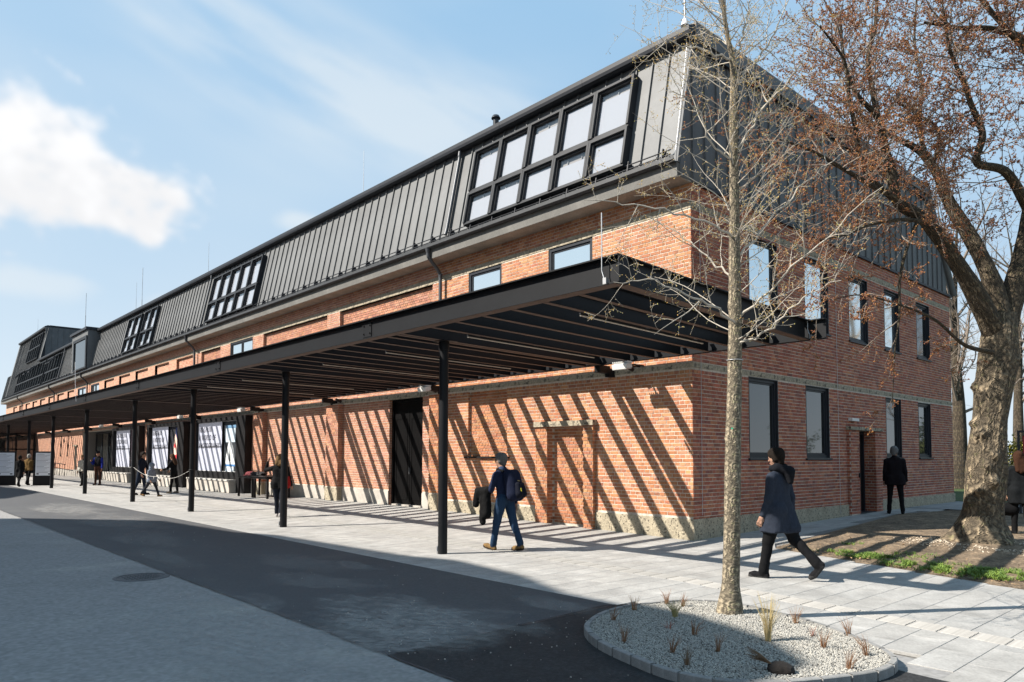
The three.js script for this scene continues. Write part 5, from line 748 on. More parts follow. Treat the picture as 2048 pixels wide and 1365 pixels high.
{ // notice boards with printed sheets
  const lines = (c, w, h, head) => { c.fillStyle = '#dfe3e8'; c.fillRect(0, 0, w, h); c.fillStyle = '#5b6068'; for (let i = 0; i < 16; i++) { const y = 26 + i * 24; c.fillRect(16, y, (0.45 + 0.45 * ((i * 37) % 10) / 10) * w, i % 5 === 0 ? 6 : 4); } c.fillStyle = '#22262c'; c.fillRect(18, h - 46, 34, 26); c.fillRect(w - 60, h - 42, 36, 24); };
  for (const [x, z, ry, l] of [[-39.8, 4.7, 1.30, 'black notice board with a white printed sheet facing the plaza'], [-41.2, 6.3, 1.30, 'black notice board partly hidden behind the two visitors at left']]) {
    const g = tag(group('notice_board'), l, 'notice board', 'black notice boards under the canopy'); g.position.set(x, gh(x, z), z); g.rotation.y = ry;
    mesh('stand', bevelBox(0.98, 1.92, 0.26, 0.01), M.black, g); const t = printTex(256, 448, lines), m = mesh('printed_sheet', new THREE.PlaneGeometry(0.80, 1.28), new THREE.MeshStandardMaterial({ map: t, roughness: 0.6 }), g); m.position.set(0.02, 1.2, 0.134); boxMesh('base_plate', [-0.55, 0.55, 0, 0.02, -0.3, 0.3], M.black, g);
  }
  const g = tag(group('litter_bin'), 'slim black litter bin beside the concrete benches', 'bin'); g.position.set(-46.0, gh(-46, 0.5), 0.55); mesh('bin_body', bevelBox(0.42, 0.95, 0.36, 0.02), M.frame, g); boxMesh('bin_opening', [-0.15, 0.15, 0.72, 0.84, 0.18, 0.186], M.black, g); mesh('bin_lid', bevelBox(0.45, 0.04, 0.39, 0.01), M.frame, g).position.y = 0.955;
  // handrail of the ramp
  const h = tag(group('handrail'), 'thin dark handrail beside the ramp door far down the front', 'handrail'); const b = new MB(); b.tube([V(-56.6, 1.0, 0.5), V(-68, 1.25, 0.5)], [0.03, 0.03], 8); mesh('rail', b.geo(), M.black, h); for (let k = 0; k < 7; k++) { const x = -56.8 - k * 1.8; mesh('post', new MB().tube([V(x, gh(x, 0.5), 0.5), V(x, 1.0 + k * 0.04, 0.5)], [0.022, 0.022], 6).geo(), M.black, h); }
  // dark glazed porch that closes the far end of the canopy
  const p = tag(group('glazed_porch'), 'dark glazed porch at the far left end under the canopy', 'porch'); const P0 = -72;
  mesh('porch_frame', boxes([...Array.from({ length: 9 }, (_, k) => [P0 - 0.05, P0 + 0.05, 0, 3.9, 0.1 + k * 1.4, 0.24 + k * 1.4]), [P0 - 0.05, P0 + 0.05, 3.6, 3.9, 0.24, 11.5], [P0 - 0.05, P0 + 0.05, 2.2, 2.32, 0.24, 11.5]]), M.black, p);
  boxMesh('porch_wall', [P0 - 8, P0 - 0.06, 0, 4.4, 0.05, 12], M.dark, p); for (let k = 0; k < 8; k++) for (const [a, b2] of [[0.02, 2.2], [2.32, 3.6]]) boxMesh('pane', [P0 - 0.02, P0 - 0.01, a, b2, 0.24 + k * 1.4, 1.5 + k * 1.4], M.glassDark, p);
}
// ---------- trees ----------
const LIMBS = [
  [[4.61, 4.05, -3.00, 0.27], [4.41, 4.84, -2.44, 0.2], [4.22, 5.43, -1.88, 0.17], [4.01, 5.95, -1.31, 0.145], [3.77, 6.22, -0.72, 0.12], [3.75, 6.72, -0.52, 0.1], [3.72, 7.12, -0.31, 0.085], [3.70, 7.54, -0.10, 0.07], [3.52, 7.88, 0.27, 0.05], [3.44, 8.34, 0.54, 0.035], [3.45, 9.12, 0.73, 0.02]],
  [[3.79, 6.19, -0.76, 0.08], [3.56, 6.51, -0.18, 0.065], [3.51, 6.86, 0.20, 0.055], [3.52, 7.25, 0.37, 0.05], [3.51, 7.70, 0.56, 0.04], [3.56, 8.22, 0.84, 0.03], [3.39, 8.71, 1.36, 0.018]],
  [[3.72, 7.12, -0.31, 0.07], [3.54, 8.17, -0.33, 0.06], [3.47, 8.80, -0.35, 0.05], [3.54, 9.43, -0.53, 0.045], [3.54, 10.48, -0.61, 0.035], [3.50, 11.56, -0.49, 0.02]],
  [[3.60, 6.37, -0.39, 0.06], [3.42, 6.52, 0.58, 0.045], [3.21, 6.69, 1.41, 0.03], [3.04, 6.72, 2.06, 0.018]],
  [[4.68, 4.21, -3.22, 0.25], [4.52, 5.05, -3.28, 0.2], [4.26, 5.83, -3.24, 0.175], [3.89, 6.73, -3.06, 0.145], [3.72, 7.33, -2.98, 0.12], [3.48, 7.80, -2.83, 0.095], [3.08, 8.13, -2.36, 0.06], [2.70, 8.53, -1.76, 0.03], [2.43, 8.87, -1.15, 0.015]],
  [[3.66, 7.50, -2.90, 0.06], [3.80, 7.85, -2.88, 0.052], [3.80, 8.15, -2.70, 0.045], [3.63, 8.32, -2.36, 0.035], [3.38, 8.54, -1.92, 0.02]],
  [[3.53, 7.74, -2.89, 0.06], [3.37, 8.57, -3.10, 0.05], [3.37, 9.39, -3.34, 0.04], [3.23, 10.32, -3.41, 0.03], [3.27, 11.54, -3.51, 0.02]],
  [[4.68, 4.23, -3.37, 0.28], [4.86, 5.32, -3.78, 0.24], [5.01, 6.54, -4.16, 0.2], [5.23, 7.95, -4.45, 0.15], [5.42, 9.72, -4.53, 0.1], [5.39, 11.49, -4.36, 0.06]],
  [[4.99, 6.45, -4.14, 0.12], [4.84, 7.06, -3.04, 0.1], [4.55, 7.16, -2.41, 0.085], [4.67, 7.60, -2.37, 0.075], [4.58, 8.11, -2.08, 0.06], [4.54, 8.43, -1.86, 0.05], [4.42, 8.99, -1.53, 0.035], [4.39, 9.73, -1.30, 0.02]],
  [[5.32, 8.74, -4.49, 0.11], [5.16, 9.59, -3.65, 0.09], [4.79, 9.71, -2.78, 0.07], [4.40, 9.62, -2.07, 0.045], [4.06, 9.60, -1.40, 0.02]],
  [[5.25, 9.07, -3.93, 0.08], [5.16, 9.35, -3.22, 0.07], [4.99, 9.64, -2.86, 0.06], [4.73, 10.13, -2.39, 0.05], [4.56, 10.80, -2.01, 0.03]],
  [[3.99, 5.99, -1.13, 0.05], [3.91, 5.26, -0.65, 0.035], [3.86, 4.76, -0.49, 0.028], [3.87, 4.13, -0.40, 0.022], [3.84, 3.52, -0.25, 0.014], [3.77, 2.51, -0.26, 0.006]],
  [[4.65, 3.63, -2.64, 0.06], [4.44, 3.70, -1.81, 0.04], [4.24, 4.07, -0.96, 0.03], [3.96, 4.26, -0.18, 0.022], [3.63, 4.36, 0.62, 0.014], [3.43, 4.21, 1.28, 0.007]],
  [[4.07, 5.91, -1.38, 0.05], [3.86, 5.82, -0.56, 0.04], [3.66, 5.60, 0.24, 0.03], [3.50, 5.34, 0.84, 0.02], [3.32, 5.20, 1.34, 0.01]],
];
const SLIM = [
  [[4.34, -0.00, 5.84], [4.38, 0.73, 5.85], [4.43, 1.78, 5.88], [4.48, 2.88, 5.90], [4.51, 3.88, 5.94], [4.53, 4.41, 5.96], [4.55, 5.20, 6.00], [4.57, 5.83, 6.02], [4.54, 6.15, 6.08], [4.52, 6.51, 6.13], [4.50, 7.17, 6.14], [4.53, 7.81, 6.15]],
  [[4.52, 3.99, 5.94], [4.46, 4.09, 6.41], [4.30, 4.15, 6.88], [4.10, 4.17, 7.25], [3.89, 4.18, 7.63]],
  [[4.57, 5.89, 6.02], [4.43, 5.90, 6.42], [4.31, 5.92, 6.70], [4.22, 5.92, 6.95]],
  [[4.50, 3.57, 5.93], [4.20, 3.84, 5.92], [3.88, 4.17, 6.01], [3.60, 4.43, 6.18]],
  [[4.55, 4.78, 5.96], [4.46, 4.97, 6.31], [4.43, 5.28, 6.52], [4.32, 5.38, 6.80]],
  [[4.50, 3.09, 5.89], [4.51, 3.26, 6.59], [4.36, 3.38, 7.20], [4.19, 3.33, 7.54]],
  [[4.51, 3.15, 5.89], [5.00, 3.48, 5.91], [5.45, 3.79, 5.89], [5.90, 4.25, 5.72]],
  [[4.53, 3.78, 5.92], [4.83, 4.32, 5.57], [5.13, 4.74, 5.27], [5.39, 4.91, 5.14]],
  [[4.48, 2.88, 5.90], [4.91, 2.98, 5.97], [5.22, 3.24, 5.95], [5.53, 3.41, 5.77]],
  [[4.58, 5.88, 6.01], [4.65, 6.22, 5.91], [4.69, 6.49, 5.88], [4.77, 6.86, 5.81]],
  [[4.59, 5.62, 5.98], [4.69, 6.01, 5.69], [4.80, 6.45, 5.45], [4.88, 6.95, 5.25]],
  [[4.56, 4.94, 5.97], [4.81, 5.38, 5.81], [5.12, 5.75, 5.65], [5.27, 6.11, 5.51]],
];

M.bark = mat(0.335, 0.295, 0.24, { map: T.bark, s: 0.95, bump: T.barkBump, bs: 0.035, bscale: 0.95, roughness: 0.95 });
M.barkSlim = mat(0.50, 0.465, 0.40, { map: T.bark, s: 0.36, bump: T.barkBump, bs: 0.010, bscale: 0.36, roughness: 0.95 });
M.twig = mat(0.37, 0.335, 0.28, { roughness: 0.9 }); M.twigDark = mat(0.19, 0.155, 0.125, { roughness: 0.95 }); M.barkFar = mat(0.17, 0.145, 0.12, { map: T.bark, s: 1.2, roughness: 1 });
const smooth = (pts, n) => new THREE.CatmullRomCurve3(pts, false, 'centripetal').getPoints(n);
// grows one branch: a bent, tapering stem that sheds children; buds collect positions
function grow(b, buds, r, p, dir, len, rad, lvl, o) {
  const n = lvl >= o.levels ? 3 : lvl === o.levels - 1 ? 5 : 7, pts = [p.clone()], rs = [rad], d = dir.clone().normalize(); let q = p.clone();
  const bend = o.bend[lvl] ?? 0.3;
  for (let k = 1; k <= n; k++) { d.x += (r() - 0.5) * bend; d.y += (r() - 0.5) * bend + (o.up[lvl] ?? 0.05); d.z += (r() - 0.5) * bend; d.normalize(); q = q.clone().addScaledVector(d, len / n); pts.push(q); rs.push(Math.max(o.rmin, rad * (1 - 0.78 * k / n))); }
  b.tube(pts, rs, lvl >= o.levels ? 3 : lvl === o.levels - 1 ? 4 : 5);
  if (lvl < o.levels) shed(b, buds, r, pts, rs, lvl + 1, o, len);
  if (lvl >= o.levels - 1) { buds.push([q, o.tip]); for (let k = 1; k < n; k++) if (r() < o.budp) buds.push([pts[k].clone().add(V((r() - 0.5), (r() - 0.5), (r() - 0.5)).multiplyScalar(0.012)), 1]); }
}
function shed(b, buds, r, pts, rs, lvl, o, len, from = 0.18) {
  const [a, c] = o.kids[lvl] || [3, 5], n = Math.round(lerp(a, c, r()) * (lvl === 1 && o.scaleKids ? len : 1));
  for (let k = 0; k < n; k++) {
    const t = lerp(from, 0.98, (k + r()) / n) * (pts.length - 1), i = Math.min(pts.length - 2, Math.floor(t)), f = t - i, p = pts[i].clone().lerp(pts[i + 1], f), ax = pts[i + 1].clone().sub(pts[i]).normalize();
    const side = V(r() - 0.5, r() - 0.5, r() - 0.5); side.addScaledVector(ax, -side.dot(ax)).normalize(); const sp = lerp(o.spread[0], o.spread[1], r()), dir = ax.multiplyScalar(Math.cos(sp)).addScaledVector(side, Math.sin(sp));
    if (o.lift && lvl === 1) dir.y += o.lift;
    const L = o.len[lvl], l = lerp(L[0], L[1], r()) * (lvl > 1 ? clamp(len / o.len[lvl - 1][1], 0.5, 1) : 1);
    grow(b, buds, r, p, dir, l, Math.max(o.rmin, Math.min(o.rad[lvl] * (0.7 + 0.5 * r()), lerp(rs[i], rs[i + 1], f) * 0.8)), lvl, o);
  }
}
function budMesh(list, r, size, cols, m, parent) { // many small buds: one instanced part
  const g = new THREE.OctahedronGeometry(1, 0); g.scale(0.7, 1.15, 0.7); const im = new THREE.InstancedMesh(g, m, list.length), o = new THREE.Object3D(), c = new THREE.Color();
  list.forEach(([p, s], k) => { o.position.copy(p); o.rotation.set(r() * 3, r() * 6.28, r() * 3); o.scale.setScalar(size * (0.6 + 0.8 * r()) * s); o.updateMatrix(); im.setMatrixAt(k, o.matrix); const q = cols[Math.floor(r() * cols.length)]; im.setColorAt(k, c.setRGB(...q)); });
  im.name = 'buds'; return stuff(add(im, parent));
}
function barkTrunk(pts, radii, sides, seed, amp, knots = []) { // trunk surface with furrows and burrs
  const b = new MB(), n = pts.length; let len = 0;
  for (let k = 0; k < n; k++) {
    if (k) len += pts[k].distanceTo(pts[k - 1]);
    for (let j = 0; j <= sides; j++) {
      const a = (j % sides) / sides * Math.PI * 2, ca = Math.cos(a), sa = Math.sin(a), p = pts[k]; let R = radii[k] * (1 + amp * 0.9 * fbm(ca * 1.6 + seed, p.y * 0.9, sa * 1.6, 2)) + radii[k] * amp * 0.34 * (0.4 - Math.abs(noise.noise(ca * 9 + 0.4 * noise.noise(p.y * 4, ca * 3, sa), p.y * 2.2 / (radii[k] * 2.6) + seed, sa * 9))) + radii[k] * amp * 0.3 * (0.3 - Math.abs(noise.noise(ca * 19, p.y * 1.9 / radii[k] + seed, sa * 19)));
      for (const [ky, ka, kr, kh] of knots) { const da = Math.atan2(Math.sin(a - ka), Math.cos(a - ka)) * radii[k], dy = p.y - ky, q = Math.hypot(da, dy) / kr; if (q < 1.6) R += kh * Math.exp(-q * q * 2.2) * (1 + 0.5 * noise.noise(da * 30, dy * 30, seed)); }
      b.vert(p.x + ca * R, p.y, p.z + sa * R, ca, 0, sa, j / sides * 2 * Math.PI * radii[Math.floor(n / 2)], len);
    }
  }
  for (let k = 0; k < n - 1; k++) for (let j = 0; j < sides; j++) { const a = k * (sides + 1) + j, c = a + sides + 1; b.i.push(a, c, a + 1, a + 1, c, c + 1); }
  const g = b.geo(); g.computeVertexNormals(); { const nn = g.attributes.normal; for (let k = 0; k < n; k++) { const i = k * (sides + 1), e = i + sides, x = nn.getX(i) + nn.getX(e), y = nn.getY(i) + nn.getY(e), z = nn.getZ(i) + nn.getZ(e), l = Math.hypot(x, y, z) || 1; nn.setXYZ(i, x / l, y / l, z / l); nn.setXYZ(e, x / l, y / l, z / l); } } return g;
}
{ // slim young tree in the gravel bed
  const r = rng(71), tr = tag(group('young_tree'), 'slim bare young tree with pale bark standing in the gravel bed', 'tree');
  const path = SLIM[0].map(([x, y, z]) => V(x, y, z)); path[0].y = 0.03; const tp = smooth(path, 260), rr = tp.map((p) => { const y = p.y; return (y < 0.5 ? lerp(0.155, 0.098, sstep(0, 0.42, y)) : y < 2.9 ? lerp(0.098, 0.078, (y - 0.5) / 2.4) : y < 5.9 ? lerp(0.075, 0.036, (y - 2.9) / 3) : lerp(0.028, 0.008, clamp((y - 5.9) / 1.9))) * 0.9; });
  mesh('trunk', barkTrunk(tp, rr, 44, 4, 0.15, [[1.9, 2.1, 0.05, 0.02], [2.75, 1.6, 0.06, 0.02], [2.2, 0.9, 0.05, 0.015], [3.3, 2.4, 0.05, 0.018]]), M.barkSlim, tr);
  const o = { levels: 3, rmin: 0.0013, bend: [0, 0.30, 0.42, 0.5], up: [0, 0.035, 0.05, 0.03], kids: [0, [84, 88], [8, 12], [2, 5]], len: [7, [0.6, 1.65], [0.16, 0.5], [0.04, 0.16]], rad: [0, 0.0066, 0.003, 0.0018], spread: [0.75, 1.45], tip: 1.1, budp: 0.45, lift: 0.1 };
  const b = new MB(), buds = [];
  const mid = tp.filter((p) => p.y > 2.75), mr = rr.slice(tp.length - mid.length);
  shed(b, buds, r, mid, mr, 1, o, 5, 0.0);
  for (const l of SLIM.slice(1)) { const p = smooth(l.map((q) => V(...q)), 16).map((q, i) => i ? q.add(V(r() - 0.5, r() - 0.5, r() - 0.5).multiplyScalar(0.045)) : q), s = p.map((_, i) => lerp(0.0135, 0.003, i / 16)); b.tube(p, s, 6); const o2 = { ...o, kids: [0, [5, 7], [3, 6], [2, 4]], len: [2, [0.25, 0.75], [0.14, 0.42], [0.04, 0.14]] }; shed(b, buds, r, p, s, 1, o2, 1.5, 0.12); }
  mesh('crown', b.geo(), M.twig, tr);
  budMesh(buds, r, 0.0058, [[1, 1, 1], [1.2, 1.0, 0.6], [0.8, 0.9, 0.6], [1.1, 0.8, 0.5]], mat(0.42, 0.33, 0.14, { roughness: 0.8 }), tr);
  const tie = mesh('tree_tag', new THREE.TorusGeometry(0.084, 0.004, 6, 24).rotateX(Math.PI / 2).translate(4.475, 2.72, 5.9), M.zinc, tr); const gt = mesh('green_label', bevelBox(0.02, 0.016, 0.012, 0.002), mat(0.02, 0.25, 0.14), tr); gt.position.set(4.48, 1.99, 5.975);
}
{ // old spreading tree at the right
  const r = rng(83), tr = tag(group('old_tree'), 'old thick trunked tree with knotted bark and russet buds at the right', 'tree');
  const path = [V(4.28, -0.05, -2.99), V(4.30, 0.4, -2.99), V(4.36, 0.92, -3.0), V(4.43, 1.85, -3.0), V(4.53, 2.79, -3.03), V(4.63, 3.5, -3.1), V(4.66, 4.05, -3.1), V(4.68, 4.4, -3.15)], tp = smooth(path, 240);
  const rr = tp.map((p) => { const y = p.y; return y < 0.75 ? lerp(0.62, 0.40, sstep(-0.05, 0.7, y)) : y < 1.4 ? lerp(0.40, 0.41, (y - 0.75) / 0.65) : y < 2.4 ? lerp(0.41, 0.345, (y - 1.4)) : y < 3.5 ? lerp(0.345, 0.42, (y - 2.4) / 1.1) : lerp(0.42, 0.30, clamp((y - 3.5) / 0.9)) ; }).map((v, i) => v * lerp(0.92, 0.80, sstep(0.1, 0.3, i / 240)));
  mesh('trunk', barkTrunk(tp, rr, 150, 9, 0.15, [[2.35, 2.3, 0.12, 0.10], [2.15, 1.75, 0.14, 0.11], [1.25, 0.95, 0.13, 0.13], [1.1, 1.5, 0.13, 0.11], [1.55, 1.25, 0.12, 0.06], [0.9, 1.9, 0.2, 0.06], [0.15, 2.6, 0.2, 0.12], [0.12, 0.5, 0.2, 0.10], [1.75, 0.9, 0.11, 0.07], [3.05, 2.6, 0.12, 0.08]]), M.bark, tr);
  const b = new MB(), tw = new MB(), buds = [];
  const o = { levels: 3, rmin: 0.0028, bend: [0, 0.34, 0.5, 0.6], up: [0, 0.02, 0.02, 0.0], kids: [0, [8, 9], [6, 8], [2, 4]], len: [3, [0.8, 2.1], [0.28, 0.85], [0.07, 0.26]], rad: [0, 0.013, 0.006, 0.0034], spread: [0.5, 1.35], tip: 1.15, budp: 0.85, scaleKids: true };
  for (const l of LIMBS) {
    const n = l.length * 6, p = smooth(l.map((q) => V(q[0], q[1], q[2])), n), s = p.map((_, i) => { const t = i / n * (l.length - 1), k = Math.min(l.length - 2, Math.floor(t)); return 0.8 * lerp(l[k][3], l[k + 1][3], t - k) * (1 + 0.12 * noise.noise(i * 0.4, l[0][0], 0)); });
    b.tube(p, s, 14, false);
    let L = 0; for (let k = 1; k < p.length; k++) L += p[k].distanceTo(p[k - 1]);
    const thin = p.filter((_, i) => s[i] < 0.155), ts = s.filter((v) => v < 0.155); let TL = 0; for (let k = 1; k < thin.length; k++) TL += thin[k].distanceTo(thin[k - 1]);
    const hang = l[l.length - 1][1] < 4.5; shed(tw, buds, r, thin, ts, 1, hang ? { ...o, kids: [0, [2.2, 3], [4, 6], [2, 4]], len: [3, [0.4, 1.0], [0.2, 0.5], [0.06, 0.2]], up: [0, -0.04, -0.02, 0] } : o, TL, 0.03);
  }
  mesh('limbs', b.geo(), M.limb = mat(0.20, 0.17, 0.13, { map: T.bark, s: 0.8, bump: T.barkBump, bs: 0.03, bscale: 0.8, roughness: 1 }), tr); mesh('crown', tw.geo(), M.twigDark, tr);
  const more = []; for (const q of buds) { more.push(q); if (r() < 0.8) more.push([q[0].clone().add(V(r() - 0.5, r() - 0.5, r() - 0.5).multiplyScalar(0.06)), q[1] * 0.8]); }
  budMesh(more, r, 0.0148, [[1, 1, 1], [0.75, 0.7, 0.75], [1.5, 1.8, 1.1], [0.85, 0.8, 0.8], [1.25, 1.4, 0.9]], mat(0.20, 0.075, 0.034, { roughness: 0.85 }), tr);
}
{ // bare trees behind the hall: three grown once, then set out again
  const protos = [];
  for (let k = 0; k < 3; k++) {
    const r = rng(300 + k * 7), H = 13 + k * 2, pts = smooth([V(0, 0, 0), V(0.1, H * 0.3, 0.1), V(-0.1 * k, H * 0.6, 0.15), V(0.2, H, 0)], 20), rs = pts.map((_, i) => lerp(0.42, 0.05, i / 20)), b = new MB().tube(pts, rs, 12), tw = new MB(), buds = [];
    shed(tw, buds, r, pts.slice(6), rs.slice(6), 1, { levels: 3, rmin: 0.006, bend: [0, 0.25, 0.4, 0.5], up: [0, 0.06, 0.04, 0.02], kids: [0, [22, 26], [7, 10], [5, 7]], len: [H, [2.5, 5.5], [0.9, 2.2], [0.3, 0.9]], rad: [0, 0.09, 0.03, 0.012], spread: [0.5, 1.1], tip: 1, budp: 0 }, 10, 0.02);
    protos.push([b.geo(), tw.geo()]);
  }
  const spots = [[-3.3, -27.9, 0, 1.0, 'grey tree trunk seen between the gable and the old tree'], [-1.2, -38, 1, 0.9, 'bare tree behind the grey trunk beyond the lawn'], [4.2, -33, 2, 0.8, 'bare tree beyond the lawn behind the old tree trunk'], [9.5, -31, 1, 0.85, 'bare tree at the right edge beyond the lawn'], [2.2, -52, 0, 1.1, 'far bare tree at the back of the lawn left of the old tree'], [-7, -55, 2, 1.1, 'farthest bare tree just beside the gable corner'], [13, -48, 0, 1.1, 'far bare tree at the right edge of the wood'], [8, -62, 2, 1.15, 'bare tree at the very back of the wood'], [20, -30, 2, 0.9, 'bare tree to the right of the lawn'], [24, -10, 0, 0.9, 'bare tree beside the plaza, right of the old tree'], [27, 4, 1, 0.85, 'bare tree beside the plaza opposite the gable']];
  spots.forEach(([x, z, k, s, l], i) => { const g = tag(group('bare_tree'), l, 'tree', 'bare trees of the park behind the hall'); g.position.set(x, 0.15, z); g.rotation.y = i * 1.7; g.scale.setScalar(s); mesh('trunk', protos[k][0], M.barkFar, g); mesh('crown', protos[k][1], M.twigDark, g); });
  // hedge shrubs, just coming into leaf
  const leaf = new MB(); leaf.quad([-0.05, 0, 0], [0, 0.02, 0.03], [0.05, 0, 0], [0, 0.02, -0.03]);
  const sh = [[-5.5, -30, 'yellow', 2.2], [-1.5, -31, 'yellow', 2.4], [2.0, -30.5, 'yellow', 2.0], [5.5, -31.5, 'olive', 2.6], [9, -30, 'olive', 2.4], [13, -31, 'dark', 3.4], [17, -29, 'olive', 2.4], [-8.5, -33, 'olive', 2.2], [7, -36, 'dark', 4.2], [21, -24, 'dark', 3.2], [23, -16, 'olive', 2.4]], SM = { yellow: mat(0.26, 0.23, 0.035, { side: THREE.DoubleSide }), olive: mat(0.10, 0.12, 0.035, { side: THREE.DoubleSide }), dark: mat(0.035, 0.055, 0.028, { side: THREE.DoubleSide }) };
  const SL = ['yellow green shrub nearest the gable beyond the fence', 'yellow green shrub behind the grey trunk', 'yellow green shrub left of the old tree trunk', 'olive shrub hidden behind the old tree trunk', 'olive shrub at the right edge beyond the fence', 'tall dark evergreen shrub at the right edge', 'olive shrub right of the evergreen', 'olive shrub behind the gable corner', 'very tall dark evergreen at the back of the lawn', 'dark evergreen shrub right of the plaza', 'olive shrub right of the plaza'];
  sh.forEach(([x, z, kind, h], i) => {
    const r = rng(500 + i), g = tag(group('shrub'), SL[i], 'shrub', 'shrubs behind the lawn'); g.position.set(x, 0.17, z);
    const st = new MB(), pos = []; for (let k = 0; k < 26; k++) { const a = r() * 6.28, d = r() * 1.3, p = [V(Math.cos(a) * 0.25 * r(), 0, Math.sin(a) * 0.25 * r()), V(Math.cos(a) * d * 0.6, h * 0.5, Math.sin(a) * d * 0.6), V(Math.cos(a) * d * 1.25, h * (0.75 + 0.3 * r()), Math.sin(a) * d * 1.25)]; st.tube(p, [0.025, 0.015, 0.005], 4); for (let q = 0; q < 62; q++) { const t = 0.15 + 0.85 * Math.sqrt(r()), s = t < 0.5 ? p[0].clone().lerp(p[1], t * 2) : p[1].clone().lerp(p[2], t * 2 - 1); pos.push(s.add(V(r() - 0.5, r() - 0.5, r() - 0.5).multiplyScalar(0.55))); } }
    mesh('stems', st.geo(), M.twigDark, g); const im = new THREE.InstancedMesh(leaf.geo(), SM[kind], pos.length), o = new THREE.Object3D(), c = new THREE.Color(); pos.forEach((p, k) => { o.position.copy(p); o.rotation.set(r() * 6, r() * 6, r() * 6); o.scale.setScalar(0.8 + r() * 1.3); o.updateMatrix(); im.setMatrixAt(k, o.matrix); const t = 0.6 + r() * 0.8; im.setColorAt(k, c.setRGB(t, t, t)); }); im.name = 'foliage'; stuff(add(im, g));
  });
}
{ // wire fence and the red sign beside the path
  const f = tag(group('wire_fence'), 'thin dark wire mesh fence crossing the lawn behind the old tree', 'fence'), b = new MB(), z = -26.5; const pm = M.frame;
  for (let k = 0; k < 9; k++) mesh('post', new MB().tube([V(-6 + k * 2.5, 0.15, z), V(-6 + k * 2.5, 1.95, z)], [0.03, 0.03], 6).geo(), pm, f);
  for (let y = 0.35; y < 2; y += 0.2) b.tube([V(-6, y, z), V(14, y, z)], [0.005, 0.005], 3); for (let x = -6; x < 14; x += 0.14) b.tube([V(x, 0.2, z), V(x, 1.95, z)], [0.003, 0.003], 3); mesh('wire_mesh', b.geo(), pm, f);
  const s = tag(group('information_sign'), 'red information board on a dark frame at the right edge', 'sign'); s.position.set(3.62, 0.16, -11.35); s.rotation.y = 0.25;
  mesh('frame', boxes([[-0.62, -0.56, 0, 2.3, -0.03, 0.03], [0.56, 0.62, 0, 2.3, -0.03, 0.03], [-0.56, 0.56, 2.24, 2.3, -0.03, 0.03]]), M.frame, s);
  const t = printTex(200, 300, (c, w, h) => { c.fillStyle = '#8e2326'; c.fillRect(0, 0, w, h); c.fillStyle = '#b85a58'; c.beginPath(); c.arc(w * 0.45, 60, 26, 0, 7); c.fill(); c.fillStyle = '#c87a76'; for (let i = 0; i < 3; i++) c.fillRect(46, 120 + i * 22, 100, 8); c.fillStyle = '#d9d9d9'; c.fillRect(60, 230, 44, 16); }); boxMesh('board', [-0.5, 0.5, 1.2, 2.15, -0.02, 0.02], mat(0.25, 0.02, 0.02), s); printMesh('printed_face', -0.49, 0.49, 1.21, 2.14, 0.024, t, s);
}
